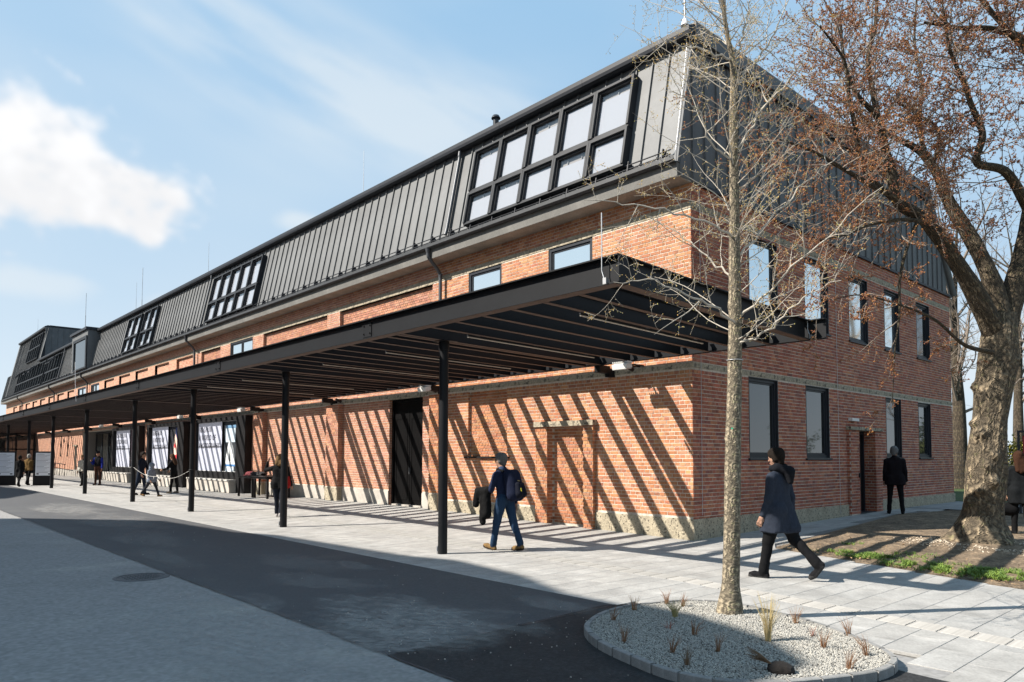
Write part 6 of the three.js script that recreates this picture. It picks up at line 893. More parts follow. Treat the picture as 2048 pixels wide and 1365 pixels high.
// ---------- people: joints, tapered limbs joined in a distance field, then meshed ----------
function netMesh(prims, h, wob = 0) { // surface nets over the smooth union of the primitives
  const lo = [1e9, 1e9, 1e9], hi = [-1e9, -1e9, -1e9];
  for (const p of prims) { const R = Math.max(p.ra, p.rb) + 0.03; for (const q of [p.a, p.b]) for (let i = 0; i < 3; i++) { const e = i === 2 ? R / (p.fz || 1) + 0.02 : i === 0 ? R / (p.fx || 1) + 0.02 : R; lo[i] = Math.min(lo[i], q[i] - e); hi[i] = Math.max(hi[i], q[i] + e); } }
  const nx = Math.ceil((hi[0] - lo[0]) / h) + 2, ny = Math.ceil((hi[1] - lo[1]) / h) + 2, nz = Math.ceil((hi[2] - lo[2]) / h) + 2, F = new Float32Array(nx * ny * nz).fill(1), C = new Uint8Array(nx * ny * nz), D = new Float32Array(nx * ny * nz).fill(9);
  const W = F.fill(0.25);
  for (let pi = 0; pi < prims.length; pi++) {
    const p = prims[pi], fx = p.fx || 1, fz = p.fz || 1, k = p.k ?? 0.025, R = Math.max(p.ra, p.rb) + 0.06;
    const a = [p.a[0] * fx, p.a[1], p.a[2] * fz], b = [p.b[0] * fx, p.b[1], p.b[2] * fz], ab = [b[0] - a[0], b[1] - a[1], b[2] - a[2]], L2 = ab[0] ** 2 + ab[1] ** 2 + ab[2] ** 2 || 1e-9;
    const r0 = [], r1 = []; for (let i = 0; i < 3; i++) { const s = i === 0 ? fx : i === 2 ? fz : 1, m = [nx, ny, nz][i]; r0.push(Math.max(0, Math.floor((Math.min(p.a[i], p.b[i]) - R / Math.min(1, s) - lo[i]) / h))); r1.push(Math.min(m - 1, Math.ceil((Math.max(p.a[i], p.b[i]) + R / Math.min(1, s) - lo[i]) / h))); }
    const nrm = 1 / Math.max(1, Math.sqrt(Math.max(fx, fz)));
    for (let z = r0[2]; z <= r1[2]; z++) for (let y = r0[1]; y <= r1[1]; y++) for (let x = r0[0]; x <= r1[0]; x++) {
      const px = (lo[0] + x * h) * fx - a[0], py = lo[1] + y * h - a[1], pz = (lo[2] + z * h) * fz - a[2]; const t = clamp((px * ab[0] + py * ab[1] + pz * ab[2]) / L2), dx = px - ab[0] * t, dy = py - ab[1] * t, dz = pz - ab[2] * t;
      let d = (Math.sqrt(dx * dx + dy * dy + dz * dz) - (p.ra + (p.rb - p.ra) * t)) * nrm; if (p.clip !== undefined) d = Math.max(d, p.clip - (lo[1] + y * h)); const i = (z * ny + y) * nx + x;
      if (d < D[i]) { D[i] = d; C[i] = pi; }
      const o = W[i], hh = Math.max(k - Math.abs(o - d), 0) / k; W[i] = Math.min(o, d) - hh * hh * k * 0.25;
    }
  }
  if (wob) for (let z = 0, i = 0; z < nz; z++) for (let y = 0; y < ny; y++) for (let x = 0; x < nx; x++, i++) if (Math.abs(W[i]) < 0.05) { const w = prims[C[i]].w ?? 1, X = lo[0] + x * h, Y = lo[1] + y * h, Z = lo[2] + z * h; if (w) W[i] += wob * w * (noise.noise(X * 9, Y * 6, Z * 9) + 0.6 * noise.noise(X * 20, Y * 14, Z * 20)); }
  const idx = new Int32Array(nx * ny * nz).fill(-1), P = [], col = [], I = [], E = [[0, 1], [0, 2], [0, 4], [1, 3], [1, 5], [2, 3], [2, 6], [3, 7], [4, 5], [4, 6], [5, 7], [6, 7]], off = [0, 1, nx, nx + 1, nx * ny, nx * ny + 1, nx * ny + nx, nx * ny + nx + 1];
  for (let z = 0; z < nz - 1; z++) for (let y = 0; y < ny - 1; y++) for (let x = 0; x < nx - 1; x++) {
    const i = (z * ny + y) * nx + x; let m = 0; for (let q = 0; q < 8; q++) if (W[i + off[q]] < 0) m |= 1 << q; if (m === 0 || m === 255) continue;
    let sx = 0, sy = 0, sz = 0, n = 0; for (const [a, b] of E) { if (((m >> a) & 1) === ((m >> b) & 1)) continue; const va = W[i + off[a]], vb = W[i + off[b]], t = va / (va - vb); sx += lerp(a & 1, b & 1, t); sy += lerp((a >> 1) & 1, (b >> 1) & 1, t); sz += lerp(a >> 2, b >> 2, t); n++; }
    idx[i] = P.length / 3; P.push(lo[0] + (x + sx / n) * h, lo[1] + (y + sy / n) * h, lo[2] + (z + sz / n) * h);
    let best = 0, bd = 9; for (let q = 0; q < 8; q++) if (D[i + off[q]] < bd) { bd = D[i + off[q]]; best = C[i + off[q]]; } col.push(...(prims[best].c || [0.3, 0.3, 0.3]));
  }
  const sx = 1, sy = nx, sz = nx * ny;
  for (let z = 1; z < nz - 1; z++) for (let y = 1; y < ny - 1; y++) for (let x = 1; x < nx - 1; x++) {
    const i = (z * ny + y) * nx + x, s0 = W[i] < 0;
    for (const [d, u, v] of [[sx, sy, sz], [sy, sz, sx], [sz, sx, sy]]) { const s1 = W[i + d] < 0; if (s0 === s1) continue; const a = idx[i], b = idx[i - u], c = idx[i - u - v], e = idx[i - v]; if (a < 0 || b < 0 || c < 0 || e < 0) continue; s0 ? I.push(a, b, c, a, c, e) : I.push(a, c, b, a, e, c); }
  }
  const g = new THREE.BufferGeometry(); g.setAttribute('position', new THREE.Float32BufferAttribute(P, 3)); g.setAttribute('color', new THREE.Float32BufferAttribute(col, 3)); g.setIndex(I); g.computeVertexNormals();
  const uv = new Float32Array(P.length / 3 * 2); for (let i = 0; i < P.length / 3; i++) { uv[2 * i] = P[3 * i] + P[3 * i + 2]; uv[2 * i + 1] = P[3 * i + 1]; } g.setAttribute('uv', new THREE.Float32BufferAttribute(uv, 2)); return g;
}
const cap = (a, b, ra, rb, c, o = {}) => ({ a: [a.x, a.y, a.z], b: [b.x, b.y, b.z], ra, rb, c, ...o });
M.person = mat(1, 1, 1, { map: T.cloth, s: 0.35, bump: T.grainBump, bs: 0.0012, bscale: 0.25, roughness: 0.85, vertexColors: true });
{ const o = M.person, p = new THREE.MeshPhysicalMaterial({ roughness: 0.9, specularIntensity: 0.3, map: o.map, bumpMap: o.bumpMap, bumpScale: o.bumpScale, vertexColors: true }); M.person = p; }
const SKIN = [0.46, 0.27, 0.19];
function handPrims(wr, f, n, side, curl, c) { // palm, four fingers in two joints, thumb off the side near the wrist
  const s = f.clone().cross(n).normalize().multiplyScalar(side), P = [], at = (a, b, d) => wr.clone().addScaledVector(f, a).addScaledVector(s, b).addScaledVector(n, d);
  P.push(cap(at(-0.03, 0, 0), at(0.015, 0, 0), 0.024, 0.024, c), cap(at(0.02, -0.016, 0), at(0.075, -0.022, 0), 0.019, 0.016, c), cap(at(0.02, 0.014, 0), at(0.08, 0.02, 0), 0.02, 0.017, c));
  const len = [0.066, 0.076, 0.082, 0.072]; for (let i = 0; i < 4; i++) { const b0 = at(0.083, -0.032 + i * 0.0205, 0), d1 = f.clone().multiplyScalar(Math.cos(curl)).addScaledVector(n, Math.sin(curl)), d2 = f.clone().multiplyScalar(Math.cos(curl * 2.2)).addScaledVector(n, Math.sin(curl * 2.2)), m = b0.clone().addScaledVector(d1, len[i] * 0.52); P.push(cap(b0, m, 0.0094, 0.0088, c, { k: 0.006 }), cap(m, m.clone().addScaledVector(d2, len[i] * 0.48), 0.0088, 0.0075, c, { k: 0.006 })); }
  const t0 = at(0.022, 0.026, 0.004), t1 = at(0.055, 0.05, 0.018), t2 = at(0.085, 0.055, 0.03); P.push(cap(t0, t1, 0.012, 0.0105, c, { k: 0.01 }), cap(t1, t2, 0.0105, 0.0085, c, { k: 0.006 })); return P;
}
function person(o) {
  const { x, z, y = gh(x, z), turn, H = 1.75, label, legs, arms, top, pants, shoes, sole = [0.03, 0.03, 0.03], hair, hairLen = 0, hem = 0.92, flare = 0, lean = 0, headYaw = 0, headPitch = 0, skin = SKIN, hands = [true, true], hood = null, sleeve = null, wide = 1, cell = 0.016, collar = null, scarf = null, cuff = null, capHat = null, hairTop = true } = o;
  const g = tag(group('person'), label, 'person', 'visitors on the plaza'); const S = H / 1.75, fw = V(0, 0, 1);
  const B = [], HD = [], hn = [];
  const sag = (a) => V(0, -Math.cos(a), Math.sin(a)), hip0 = V(0, 0, 0);
  // legs first, to find how high the hips stand
  const LG = legs.map(([a, kn, ft, out = 0], i) => { const sd = i ? -1 : 1, h = V(0.088 * sd * wide, 0, 0), ka = h.clone().addScaledVector(sag(a), 0.435).add(V(out * sd * 0.5, 0, 0)), an = ka.clone().addScaledVector(sag(a - kn), 0.415).add(V(out * sd * 0.5, 0, 0)), fd = V(0.12 * sd * 0.5, Math.sin(ft), Math.cos(ft)).normalize(), dn = V(0, -Math.cos(ft), Math.sin(ft)); return { h, ka, an, fd, heel: an.clone().addScaledVector(fd, -0.045).addScaledVector(dn, 0.055), ball: an.clone().addScaledVector(fd, 0.13).addScaledVector(dn, 0.062), toe: an.clone().addScaledVector(fd, 0.185).addScaledVector(dn, 0.066 - Math.max(0, -ft) * 0.03) }; });
  let low = 1e9; for (const l of LG) for (const p of [l.heel, l.ball, l.toe]) low = Math.min(low, p.y - 0.038); const up = -low;
  const add1 = (v) => V(v.x, v.y + up, v.z);
  LG.forEach((l, i) => {
    const h = add1(l.h), k = add1(l.ka), a = add1(l.an), c = pants, thin = o.slim ?? 1;
    B.push(cap(h, k, 0.093 * thin * wide, 0.066 * thin, c), cap(k, a.clone().add(V(0, 0.03, 0)), 0.064 * thin, 0.05 * thin, c), cap(a.clone().lerp(k, 0.25), a.clone().add(V(0, 0.0, 0)), 0.05 * thin, cuff ? 0.066 : 0.05 * thin, c));
    B.push(cap(add1(l.heel), add1(l.ball), 0.036, 0.04, shoes, { w: 0.3 }), cap(add1(l.ball), add1(l.toe), 0.04, 0.03, shoes, { w: 0.3 }), cap(a.clone().add(V(0, -0.005, 0)), add1(l.heel).lerp(add1(l.ball), 0.35).add(V(0, 0.02, 0)), 0.043, 0.04, shoes, { w: 0.3 }));
    for (const [p, q] of [[l.heel, l.ball], [l.ball, l.toe]]) B.push(cap(add1(p).add(V(0, -0.022, 0)), add1(q).add(V(0, -0.022, 0)), 0.034, 0.034, sole, { w: 0, k: 0.008, fz: 1 }));
  });
  const pel = V(0, up, 0), ln = (yy, zz = 0) => V(0, up + yy * Math.cos(lean), zz + yy * Math.sin(lean)), chest = ln(0.36), nk = ln(0.545), waist = ln(0.14);
  B.push(cap(V(-0.05, up, 0), V(0.05, up, 0), 0.115 * wide, 0.115 * wide, hem < 0.9 ? top : pants, { fz: 1.15 }));
  const T0 = (yy, dx) => ln(yy).add(V(dx, 0, 0));
  B.push(cap(T0(0.10, -0.035), T0(0.36, -0.07), 0.125 * wide, 0.118 * wide, top, { fz: 1.22 }), cap(T0(0.10, 0.035), T0(0.36, 0.07), 0.125 * wide, 0.118 * wide, top, { fz: 1.22 }), cap(T0(0.435, -0.125), T0(0.435, 0.125), 0.066, 0.066, top), cap(T0(0.44, 0), nk, 0.085, 0.058, top), cap(nk.clone().add(V(0, -0.035, -0.01)), T0(0.445, 0.15 * wide), 0.055, 0.05, top, { k: 0.05 }), cap(nk.clone().add(V(0, -0.035, -0.01)), T0(0.445, -0.15 * wide), 0.055, 0.05, top, { k: 0.05 }));
  if (hem < 0.9) { const hy = hem * S / S - up; const yb = ln(0.1), drop = V(0, hem - 0.06, -0.02); for (const dx of [-1, 0, 1]) B.push(cap(yb.clone().add(V(dx * 0.05, 0, 0)), drop.clone().add(V(dx * (0.075 + flare), 0, dx === 0 ? -flare * 0.6 : 0)), 0.125 * wide, 0.115 * wide, top, { fz: 1.15, k: 0.03, clip: hem - 0.03 })); for (const sd of [1, -1]) { const l = LG[sd > 0 ? 0 : 1], k = add1(l.ka), t = add1(l.h).lerp(k, clamp((up - hem) / 0.43, 0.1, 0.95)); B.push(cap(add1(l.h), t, 0.125 * wide, 0.125 * wide, top, { k: 0.03, clip: hem - 0.03 })); } }
  const AR = arms.map((q, i) => {
    const sd = i ? -1 : 1, sh = T0(0.432, 0.172 * sd * wide), [sw, ab, el, tw = 0] = q, d1 = V(Math.sin(ab) * sd, -Math.cos(sw) * Math.cos(ab), Math.sin(sw) * Math.cos(ab)).normalize(), ebw = sh.clone().addScaledVector(d1, 0.285), fa = sw + el, d2 = V((Math.sin(ab) * 0.6 - tw) * sd, -Math.cos(fa), Math.sin(fa)).normalize(), wr = ebw.clone().addScaledVector(d2, 0.245), c = sleeve || top;
    B.push(cap(sh, ebw, 0.062 * wide, 0.052, c), cap(ebw, wr.clone().addScaledVector(d2, -0.01), 0.051, 0.040, c)); return { sh, ebw, wr, d2, sd };
  });
  AR.forEach((a, i) => { if (!hands[i]) return; const n = V(-a.sd, 0, 0.2).addScaledVector(a.d2, -V(-a.sd, 0, 0.2).dot(a.d2)).normalize(); hn.push(handPrims(a.wr.clone().addScaledVector(a.d2, 0.02), a.d2, n, a.sd > 0 ? 1 : -1, 0.42, skin)); });
  // head on its neck
  const hc = nk.clone().add(V(0, 0.145, 0.03 + lean * 0.05)), ry = headYaw, rp = headPitch, hv = (a, b, c) => { const v = V(a, b, c); v.applyAxisAngle(V(1, 0, 0), rp); v.applyAxisAngle(V(0, 1, 0), ry); return hc.clone().add(v); };
  HD.push(cap(nk.clone().add(V(0, -0.05, -0.005)), hv(0, -0.03, -0.01), 0.058, 0.055, skin), cap(hv(0, 0.035, -0.012), hv(0, 0.03, 0.012), 0.092, 0.085, skin, { fx: 1.13 }), cap(hv(0, -0.04, 0.02), hv(0, -0.082, 0.055), 0.066, 0.034, skin, { k: 0.035 }), cap(hv(0, 0.02, 0.088), hv(0, -0.018, 0.108), 0.012, 0.017, skin, { k: 0.014 }), cap(hv(-0.022, -0.058, 0.088), hv(0.022, -0.058, 0.088), 0.009, 0.009, [skin[0] * 0.8, skin[1] * 0.55, skin[2] * 0.55], { k: 0.01 }));
  for (const s of [-1, 1]) { HD.push(cap(hv(s * 0.078, 0.02, -0.005), hv(s * 0.086, -0.03, 0.0), 0.016, 0.012, skin, { k: 0.01 }), cap(hv(s * 0.032, 0.012, 0.088), hv(s * 0.034, 0.012, 0.089), 0.011, 0.011, [0.05, 0.035, 0.03], { k: 0.006 }), cap(hv(s * 0.02, 0.034, 0.092), hv(s * 0.048, 0.036, 0.08), 0.007, 0.006, hair || [0.05, 0.04, 0.03], { k: 0.006 })); }
  if (collar) HD.push(cap(nk.clone().add(V(-0.03, -0.03, -0.01)), nk.clone().add(V(0.03, -0.03, -0.01)), 0.07, 0.07, collar));
  const parts = [netMesh(B, cell, 0.007)]; parts.push(netMesh(HD, cell * 0.5)); for (const h of hn) parts.push(netMesh(h, 0.0052));
  const bg = mergeGeometries(parts); const body = mesh('body', bg, M.person, g);
  if (hair && !capHat && hairTop) {
    const hp = [cap(hv(0, 0.052, -0.034), hv(0, 0.068, 0.008), 0.101, 0.084, hair, { fx: 1.12 }), cap(hv(0, 0.0, -0.05), hv(0, -0.055, -0.052), 0.077, 0.058, hair)]; for (const s of [-1, 1]) hp.push(cap(hv(s * 0.056, 0.04, -0.012), hv(s * 0.066, -0.02, -0.03), 0.046, 0.036, hair), cap(hv(s * 0.03, 0.085, 0.045), hv(s * 0.06, 0.05, 0.03), 0.038, 0.034, hair));
    if (hairLen) { const e = hv(0, -0.1 - hairLen, -0.11); for (const s of [-1, 0, 1]) hp.push(cap(hv(s * 0.05, 0.0, -0.06), V(e.x + s * 0.06, e.y + Math.abs(s) * 0.03, e.z - 0.02), 0.058, 0.042, hair)); }
    const hm = mesh('hair', netMesh(hp, cell * 0.55, 0.006), M.person, g);
  }
  if (capHat) { const hp = [cap(hv(0, 0.065, -0.02), hv(0, 0.065, 0.012), 0.098, 0.092, capHat, { fx: 1.1 }), cap(hv(-0.04, 0.06, 0.09), hv(0.04, 0.06, 0.09), 0.02, 0.02, capHat), cap(hv(-0.035, 0.052, 0.13), hv(0.035, 0.052, 0.13), 0.012, 0.012, capHat)]; mesh('cap', netMesh(hp, cell * 0.5), M.person, g); if (hair) mesh('hair', netMesh([cap(hv(0, -0.005, -0.06), hv(0, -0.03, -0.062), 0.06, 0.045, hair)], cell * 0.55), M.person, g); }
  if (hood) { // hood lying on the shoulders, or pulled over the head
    const hp = hood.on ? [cap(hv(0, 0.06, -0.03), hv(0, 0.05, 0.02), 0.125, 0.115, hood.c), cap(hv(0, -0.04, -0.05), hv(0, -0.11, -0.04), 0.105, 0.12, hood.c)] : [cap(nk.clone().add(V(-0.09, 0.02, -0.03)), nk.clone().add(V(0, -0.03, -0.15)), 0.055, 0.065, hood.c), cap(nk.clone().add(V(0.09, 0.02, -0.03)), nk.clone().add(V(0, -0.03, -0.15)), 0.055, 0.065, hood.c), cap(nk.clone().add(V(-0.08, 0.01, 0.05)), nk.clone().add(V(-0.1, 0.02, -0.02)), 0.045, 0.055, hood.c), cap(nk.clone().add(V(0.08, 0.01, 0.05)), nk.clone().add(V(0.1, 0.02, -0.02)), 0.045, 0.055, hood.c), cap(nk.clone().add(V(0, -0.03, -0.15)), nk.clone().add(V(0, -0.16, -0.17)), 0.075, 0.04, hood.c)];
    mesh('hood', netMesh(hp, cell * 0.7, 0.008), M.person, g);
  }
  g.position.set(x, y, z); g.rotation.y = turn; g.scale.setScalar(S * (o.fit || 1)); g.updateMatrixWorld(true);
  return { g, AR, nk, chest, up, T0, ln, LG: LG.map((l) => ({ ...l, an: add1(l.an) })), w: (v) => g.localToWorld(v.clone()) };
}
const D2R = Math.PI / 180;
const NAVY = [0.018, 0.026, 0.062], JEANS = [0.022, 0.052, 0.105], BLACK = [0.008, 0.0083, 0.0095], DKB = [0.016, 0.011, 0.008];
function held(name, label, cat, p, prims, cell, wob = 0.006) { const g = tag(group(name), label, cat); g.position.copy(p.g.position); g.rotation.copy(p.g.rotation); g.scale.copy(p.g.scale); return [g, (n, pr, c = cell, w = wob) => mesh(n, netMesh(pr, c, w), M.person, g)]; }
{ // man in the long dark coat, striding left across the paving
  const C = [0.034, 0.043, 0.064];
  person({ x: 3.45, z: 3.06, turn: -1.55, H: 1.82, label: 'person in a long blue grey coat with a black hood striding past the young tree', legs: [[14 * D2R, 4 * D2R, 2 * D2R], [-22 * D2R, 24 * D2R, -50 * D2R]], slim: 1.16, arms: [[6 * D2R, 0.10, 14 * D2R], [-12 * D2R, 0.14, 12 * D2R]], top: C, pants: BLACK, shoes: [0.012, 0.012, 0.014], sole: [0.05, 0.05, 0.05], hair: DKB, hem: 0.66, flare: 0.035, hood: { c: [0.010, 0.011, 0.015] }, headYaw: -0.15, headPitch: 0.14, wide: 1.16, cell: 0.0135, cuff: true });
}
{ // man with the backpack
  const p = person({ x: -1.35, z: 3.95, turn: -1.42, H: 1.76, label: 'person in a blue shirt and jeans with a navy backpack walking under the canopy', legs: [[15 * D2R, 4 * D2R, 14 * D2R], [-15 * D2R, 8 * D2R, -8 * D2R]], arms: [[14 * D2R, 0.22, 66 * D2R, 0.1], [-16 * D2R, 0.2, 16 * D2R]], top: NAVY, pants: JEANS, slim: 1.08, wide: 1.08, shoes: [0.26, 0.16, 0.065], sole: [0.05, 0.035, 0.025], hair: [0.17, 0.16, 0.15], lean: 0.13, cell: 0.0135, hem: 0.93, headYaw: 0.1, collar: [0.05, 0.075, 0.14] });
  const [b, m] = held('backpack', 'bulging navy backpack on the back of the person in jeans', 'backpack', p, [], 0.014), K = [0.012, 0.017, 0.042], q = (x, yy, zz) => p.ln(yy).add(V(x, 0, zz));
  m('pack', [cap(q(-0.075, 0.09, -0.25), q(-0.06, 0.42, -0.21), 0.13, 0.115, K), cap(q(0.075, 0.09, -0.25), q(0.06, 0.42, -0.21), 0.13, 0.115, K)]); m('front_pocket', [cap(q(-0.06, 0.10, -0.37), q(-0.05, 0.25, -0.36), 0.08, 0.06, [0.010, 0.012, 0.022]), cap(q(0.06, 0.10, -0.37), q(0.05, 0.25, -0.36), 0.08, 0.06, [0.010, 0.012, 0.022])]);
  for (const s of [-1, 1]) m('strap', [cap(q(s * 0.1, 0.5, -0.1), q(s * 0.11, 0.53, 0.02), 0.022, 0.022, BLACK), cap(q(s * 0.11, 0.53, 0.02), q(s * 0.12, 0.36, 0.13), 0.022, 0.02, BLACK), cap(q(s * 0.12, 0.36, 0.13), q(s * 0.15, 0.2, -0.05), 0.018, 0.016, BLACK)], 0.011, 0);
  m('badge', [cap(q(-0.02, 0.33, -0.355), q(0.03, 0.335, -0.355), 0.012, 0.01, [0.4, 0.3, 0.15])], 0.007, 0); m('yellow_tag', [cap(q(0.06, 0.2, -0.44), q(0.06, 0.15, -0.445), 0.011, 0.011, [0.5, 0.45, 0.05])], 0.007, 0);
  const [j, mj] = held('folded_jacket', 'black jacket hung over the forearm of the person with the backpack', 'jacket', p, [], 0.014), A = p.AR[0], e = A.ebw, w = A.wr, dn = (v, d, o = 0) => v.clone().add(V(o, -d, 0)), JK = [0.006, 0.006, 0.0065];
  mj('cloth', [cap(e.clone().lerp(w, 0.25), w.clone().add(V(0, 0, 0.03)), 0.075, 0.08, JK), cap(e.clone().lerp(w, 0.4), dn(e.clone().lerp(w, 0.35), 0.42, 0.02), 0.07, 0.085, JK), cap(e.clone().lerp(w, 0.75), dn(e.clone().lerp(w, 0.6), 0.55, 0.05), 0.065, 0.06, JK), cap(w.clone().add(V(0, 0, 0.05)), dn(w.clone().add(V(0.02, 0, 0.1)), 0.22), 0.08, 0.06, JK)], 0.014, 0.016);
}
// older man by the gable door
person({ x: 0.73, z: -8.64, turn: -2.75, H: 1.84, label: 'grey haired person in a dark wine jacket standing by the gable door', legs: [[4 * D2R, 2 * D2R, 0, 0.05], [-4 * D2R, 4 * D2R, 0, 0.06]], arms: [[4 * D2R, 0.14, 16 * D2R], [-2 * D2R, 0.16, 14 * D2R]], top: [0.013, 0.0095, 0.012], pants: BLACK, shoes: BLACK, hair: [0.20, 0.20, 0.20], hem: 0.80, headYaw: -0.3, wide: 1.12, cell: 0.016 });
{ // woman partly hidden by the old tree
  const p = person({ x: 4.42, z: -5.2, turn: -2.6, H: 1.72, label: 'person with long auburn hair and a dark coat behind the old tree', legs: [[8 * D2R, 4 * D2R, 0], [-8 * D2R, 8 * D2R, -8 * D2R]], arms: [[6 * D2R, 0.12, 12 * D2R], [-6 * D2R, 0.12, 12 * D2R]], top: [0.010, 0.012, 0.014], pants: BLACK, shoes: BLACK, hair: [0.055, 0.024, 0.013], hairLen: 0.2, hem: 0.72, cell: 0.017 });
  const [b, m] = held('tote_bag', 'black bag hanging from the arm of the auburn haired person', 'bag', p, [], 0.014), w = p.AR[0].wr; m('bag_body', [cap(w.clone().add(V(-0.1, -0.32, 0)), w.clone().add(V(0.1, -0.32, 0)), 0.14, 0.14, BLACK, { fx: 1 })], 0.016); m('handle', [cap(w.clone().add(V(0, -0.04, 0.02)), w.clone().add(V(0.06, -0.2, 0.02)), 0.012, 0.012, BLACK), cap(w.clone().add(V(0, -0.04, 0.02)), w.clone().add(V(-0.06, -0.2, 0.02)), 0.012, 0.012, BLACK)], 0.009, 0);
}
{ // woman with a hand to her head
  const p = person({ x: -10.55, z: 4.05, turn: -2.25, H: 1.70, label: 'person in a black jacket and cropped trousers with a hand raised to the head', legs: [[16 * D2R, 8 * D2R, 8 * D2R], [-10 * D2R, 12 * D2R, -14 * D2R]], arms: [[70 * D2R, 0.95, 112 * D2R, 0.75], [6 * D2R, 0.24, 26 * D2R]], top: BLACK, pants: [0.016, 0.02, 0.032], shoes: [0.62, 0.58, 0.56], sole: [0.7, 0.68, 0.66], hair: [0.20, 0.12, 0.055], hairLen: 0.06, hem: 0.86, cell: 0.016, wide: 1.14, slim: 1.06 });
  const [b, m] = held('red_shoulder_bag', 'red bag slung at the side of the person with the raised hand', 'bag', p, [], 0.014), q = (x, yy, zz) => p.ln(yy).add(V(x, 0, zz)), R = [0.42, 0.022, 0.02]; m('bag_body', [cap(q(-0.25, -0.02, 0.0), q(-0.25, 0.14, 0.0), 0.115, 0.09, R, { fx: 1.9 })], 0.014); m('strap', [cap(q(-0.25, 0.2, 0), q(-0.15, 0.5, -0.05), 0.02, 0.02, R), cap(q(-0.15, 0.5, -0.05), q(-0.14, 0.46, 0.06), 0.02, 0.02, R)], 0.011, 0);
}
// group by the barrier tape
person({ x: -25.3, z: 2.2, turn: -1.0, H: 1.70, label: 'person with long brown hair in black leaning towards the displays', legs: [[4 * D2R, 2 * D2R, 0, 0.06], [-4 * D2R, 2 * D2R, 0, 0.06]], arms: [[26 * D2R, 0.12, 50 * D2R], [20 * D2R, 0.12, 46 * D2R]], top: BLACK, pants: BLACK, shoes: [0.4, 0.33, 0.25], hair: [0.085, 0.045, 0.025], hairLen: 0.26, lean: 0.16, headPitch: 0.2, cell: 0.018, hem: 0.9 });
person({ x: -23.6, z: 3.6, turn: 2.25, H: 1.40, label: 'child in a grey hooded jacket striding right with legs apart', legs: [[26 * D2R, 6 * D2R, 6 * D2R], [-30 * D2R, 8 * D2R, -16 * D2R]], arms: [[10 * D2R, 0.16, 40 * D2R], [-4 * D2R, 0.16, 40 * D2R]], top: [0.26, 0.30, 0.37], pants: [0.03, 0.035, 0.045], shoes: [0.30, 0.17, 0.07], hair: DKB, hairTop: false, hood: { on: true, c: [0.26, 0.30, 0.37] }, hem: 0.78, lean: -0.05, wide: 1.15, cell: 0.018 });
person({ x: -25.3, z: 3.55, turn: 2.3, H: 1.82, label: 'dark haired person in a navy sweater beside the canopy column', legs: [[12 * D2R, 6 * D2R, 0], [-12 * D2R, 10 * D2R, -10 * D2R]], arms: [[20 * D2R, 0.12, 40 * D2R], [4 * D2R, 0.12, 20 * D2R]], top: [0.014, 0.018, 0.032], pants: [0.016, 0.026, 0.05], shoes: BLACK, hair: [0.02, 0.015, 0.012], lean: 0.1, cell: 0.018 });
// pair near the entrance
person({ x: -37.3, z: 3.3, turn: 0.9, H: 1.70, label: 'person in a pale knitted jacket walking towards the viewer', legs: [[18 * D2R, 10 * D2R, 6 * D2R], [-14 * D2R, 16 * D2R, -16 * D2R]], arms: [[8 * D2R, 0.14, 30 * D2R], [-6 * D2R, 0.14, 20 * D2R]], top: [0.62, 0.58, 0.50], pants: BLACK, shoes: BLACK, hair: [0.22, 0.14, 0.07], collar: BLACK, hem: 0.86, cell: 0.02 });
person({ x: -37.4, z: 2.5, turn: 0.85, H: 1.86, label: 'person in a dark cap and black vest with bright blue sleeves', legs: [[2 * D2R, 2 * D2R, 0, 0.04], [-2 * D2R, 2 * D2R, 0, 0.04]], arms: [[6 * D2R, 0.16, 12 * D2R], [22 * D2R, 0.12, 96 * D2R, 0.2]], top: [0.010, 0.011, 0.016], sleeve: [0.014, 0.03, 0.30], pants: [0.085, 0.04, 0.028], shoes: [0.06, 0.03, 0.02], hair: DKB, capHat: [0.012, 0.014, 0.02], wide: 1.08, cell: 0.02 });
// pair walking off at the far left
person({ x: -38.7, z: 6.0, turn: -2.1, H: 1.68, label: 'person in a long black coat walking away at the far left', legs: [[16 * D2R, 6 * D2R, 6 * D2R], [-16 * D2R, 16 * D2R, -24 * D2R]], arms: [[8 * D2R, 0.14, 16 * D2R], [-8 * D2R, 0.14, 12 * D2R]], top: [0.008, 0.0085, 0.010], pants: BLACK, shoes: BLACK, hair: [0.018, 0.015, 0.013], hem: 0.55, flare: 0.03, cell: 0.02 });
person({ x: -40.6, z: 5.3, turn: -2.2, H: 1.76, label: 'white haired person in a tan jacket walking away at the far left', legs: [[14 * D2R, 6 * D2R, 6 * D2R], [-18 * D2R, 14 * D2R, -20 * D2R]], arms: [[-6 * D2R, 0.2, 20 * D2R], [8 * D2R, 0.2, 20 * D2R]], top: [0.26, 0.155, 0.055], pants: BLACK, shoes: BLACK, hair: [0.5, 0.48, 0.45], hem: 0.88, wide: 1.08, cell: 0.02 });
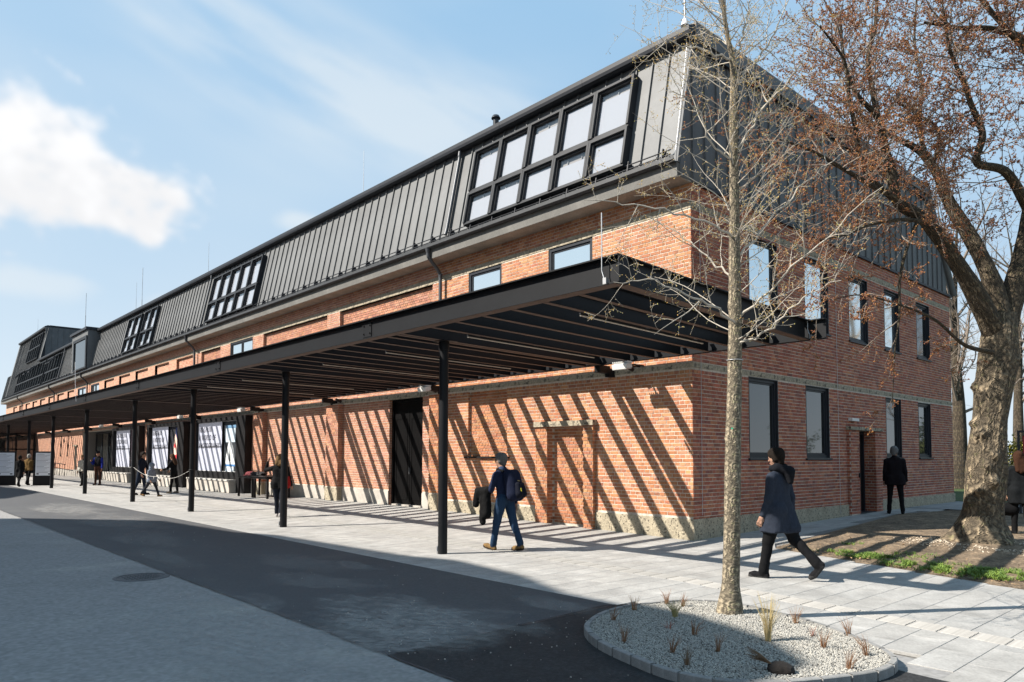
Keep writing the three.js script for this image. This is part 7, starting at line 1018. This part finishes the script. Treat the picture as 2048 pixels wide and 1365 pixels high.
// ---------- the halls across the road, behind the camera: they cast the broad shade on the asphalt ----------
{
  const hallAcross = (label, prof, z0, z1, wins) => {
    const g = tag(group('hall_across_road'), label, 'building', 'halls across the road behind the viewer');
    const top = prof.map(([x, y]) => new THREE.Vector2(x, Math.max(y, 8.4))), s = new THREE.Shape([new THREE.Vector2(prof[0][0], 8.4), ...top, new THREE.Vector2(prof[prof.length - 1][0], 8.4)]);
    const rg = new THREE.ExtrudeGeometry(s, { depth: z1 - z0, bevelEnabled: false }); rg.translate(0, 0, z0); mesh('roof', rg, M.roofDark, g);
    const x0 = Math.min(prof[0][0], prof[prof.length - 1][0]), x1 = Math.max(prof[0][0], prof[prof.length - 1][0]);
    boxMesh('wall', [x0, x1, 0, 8.39, z0, z1], M.brickFar, g);
    for (let x = x0 + 1.2; x < x1 - 1.6; x += 2.6) for (const y of [1.2, 5.0]) { const w = mesh('window', boxes([[x, x + 1.3, y, y + 0.08, z0 - 0.04, z0 - 0.002], [x, x + 1.3, y + 1.8, y + 1.88, z0 - 0.04, z0 - 0.002], [x, x + 0.08, y + 0.08, y + 1.8, z0 - 0.04, z0 - 0.002], [x + 1.22, x + 1.3, y + 0.08, y + 1.8, z0 - 0.04, z0 - 0.002]]), M.frame, g); boxMesh('pane', [x + 0.08, x + 1.22, y + 0.08, y + 1.8, z0 - 0.015, z0 - 0.004], M.glassDark, w); }
  };
  hallAcross('gabled brick hall across the road right behind the viewer', [[-20.4, 6.9], [-20.2, 9.15], [-18.45, 11.66], [-14.6, 11.95], [-13.6, 12.4], [-9.2, 12.65], [-8.4, 12.95], [-6.4, 12.72], [-4.8, 12.22], [-2.8, 12.18], [-1.6, 11.85], [-0.7, 11.35], [-0.45, 8.6]], 18.5, 32);
  hallAcross('second brick hall across the road, farther left behind the viewer', [[-86, 9], [-84, 11.8], [-45, 11.6], [-42.9, 11.95], [-38, 12.1], [-31.9, 10.15], [-31.6, 8.6]], 18.5, 32);
}
renderer.render(scene, camera);
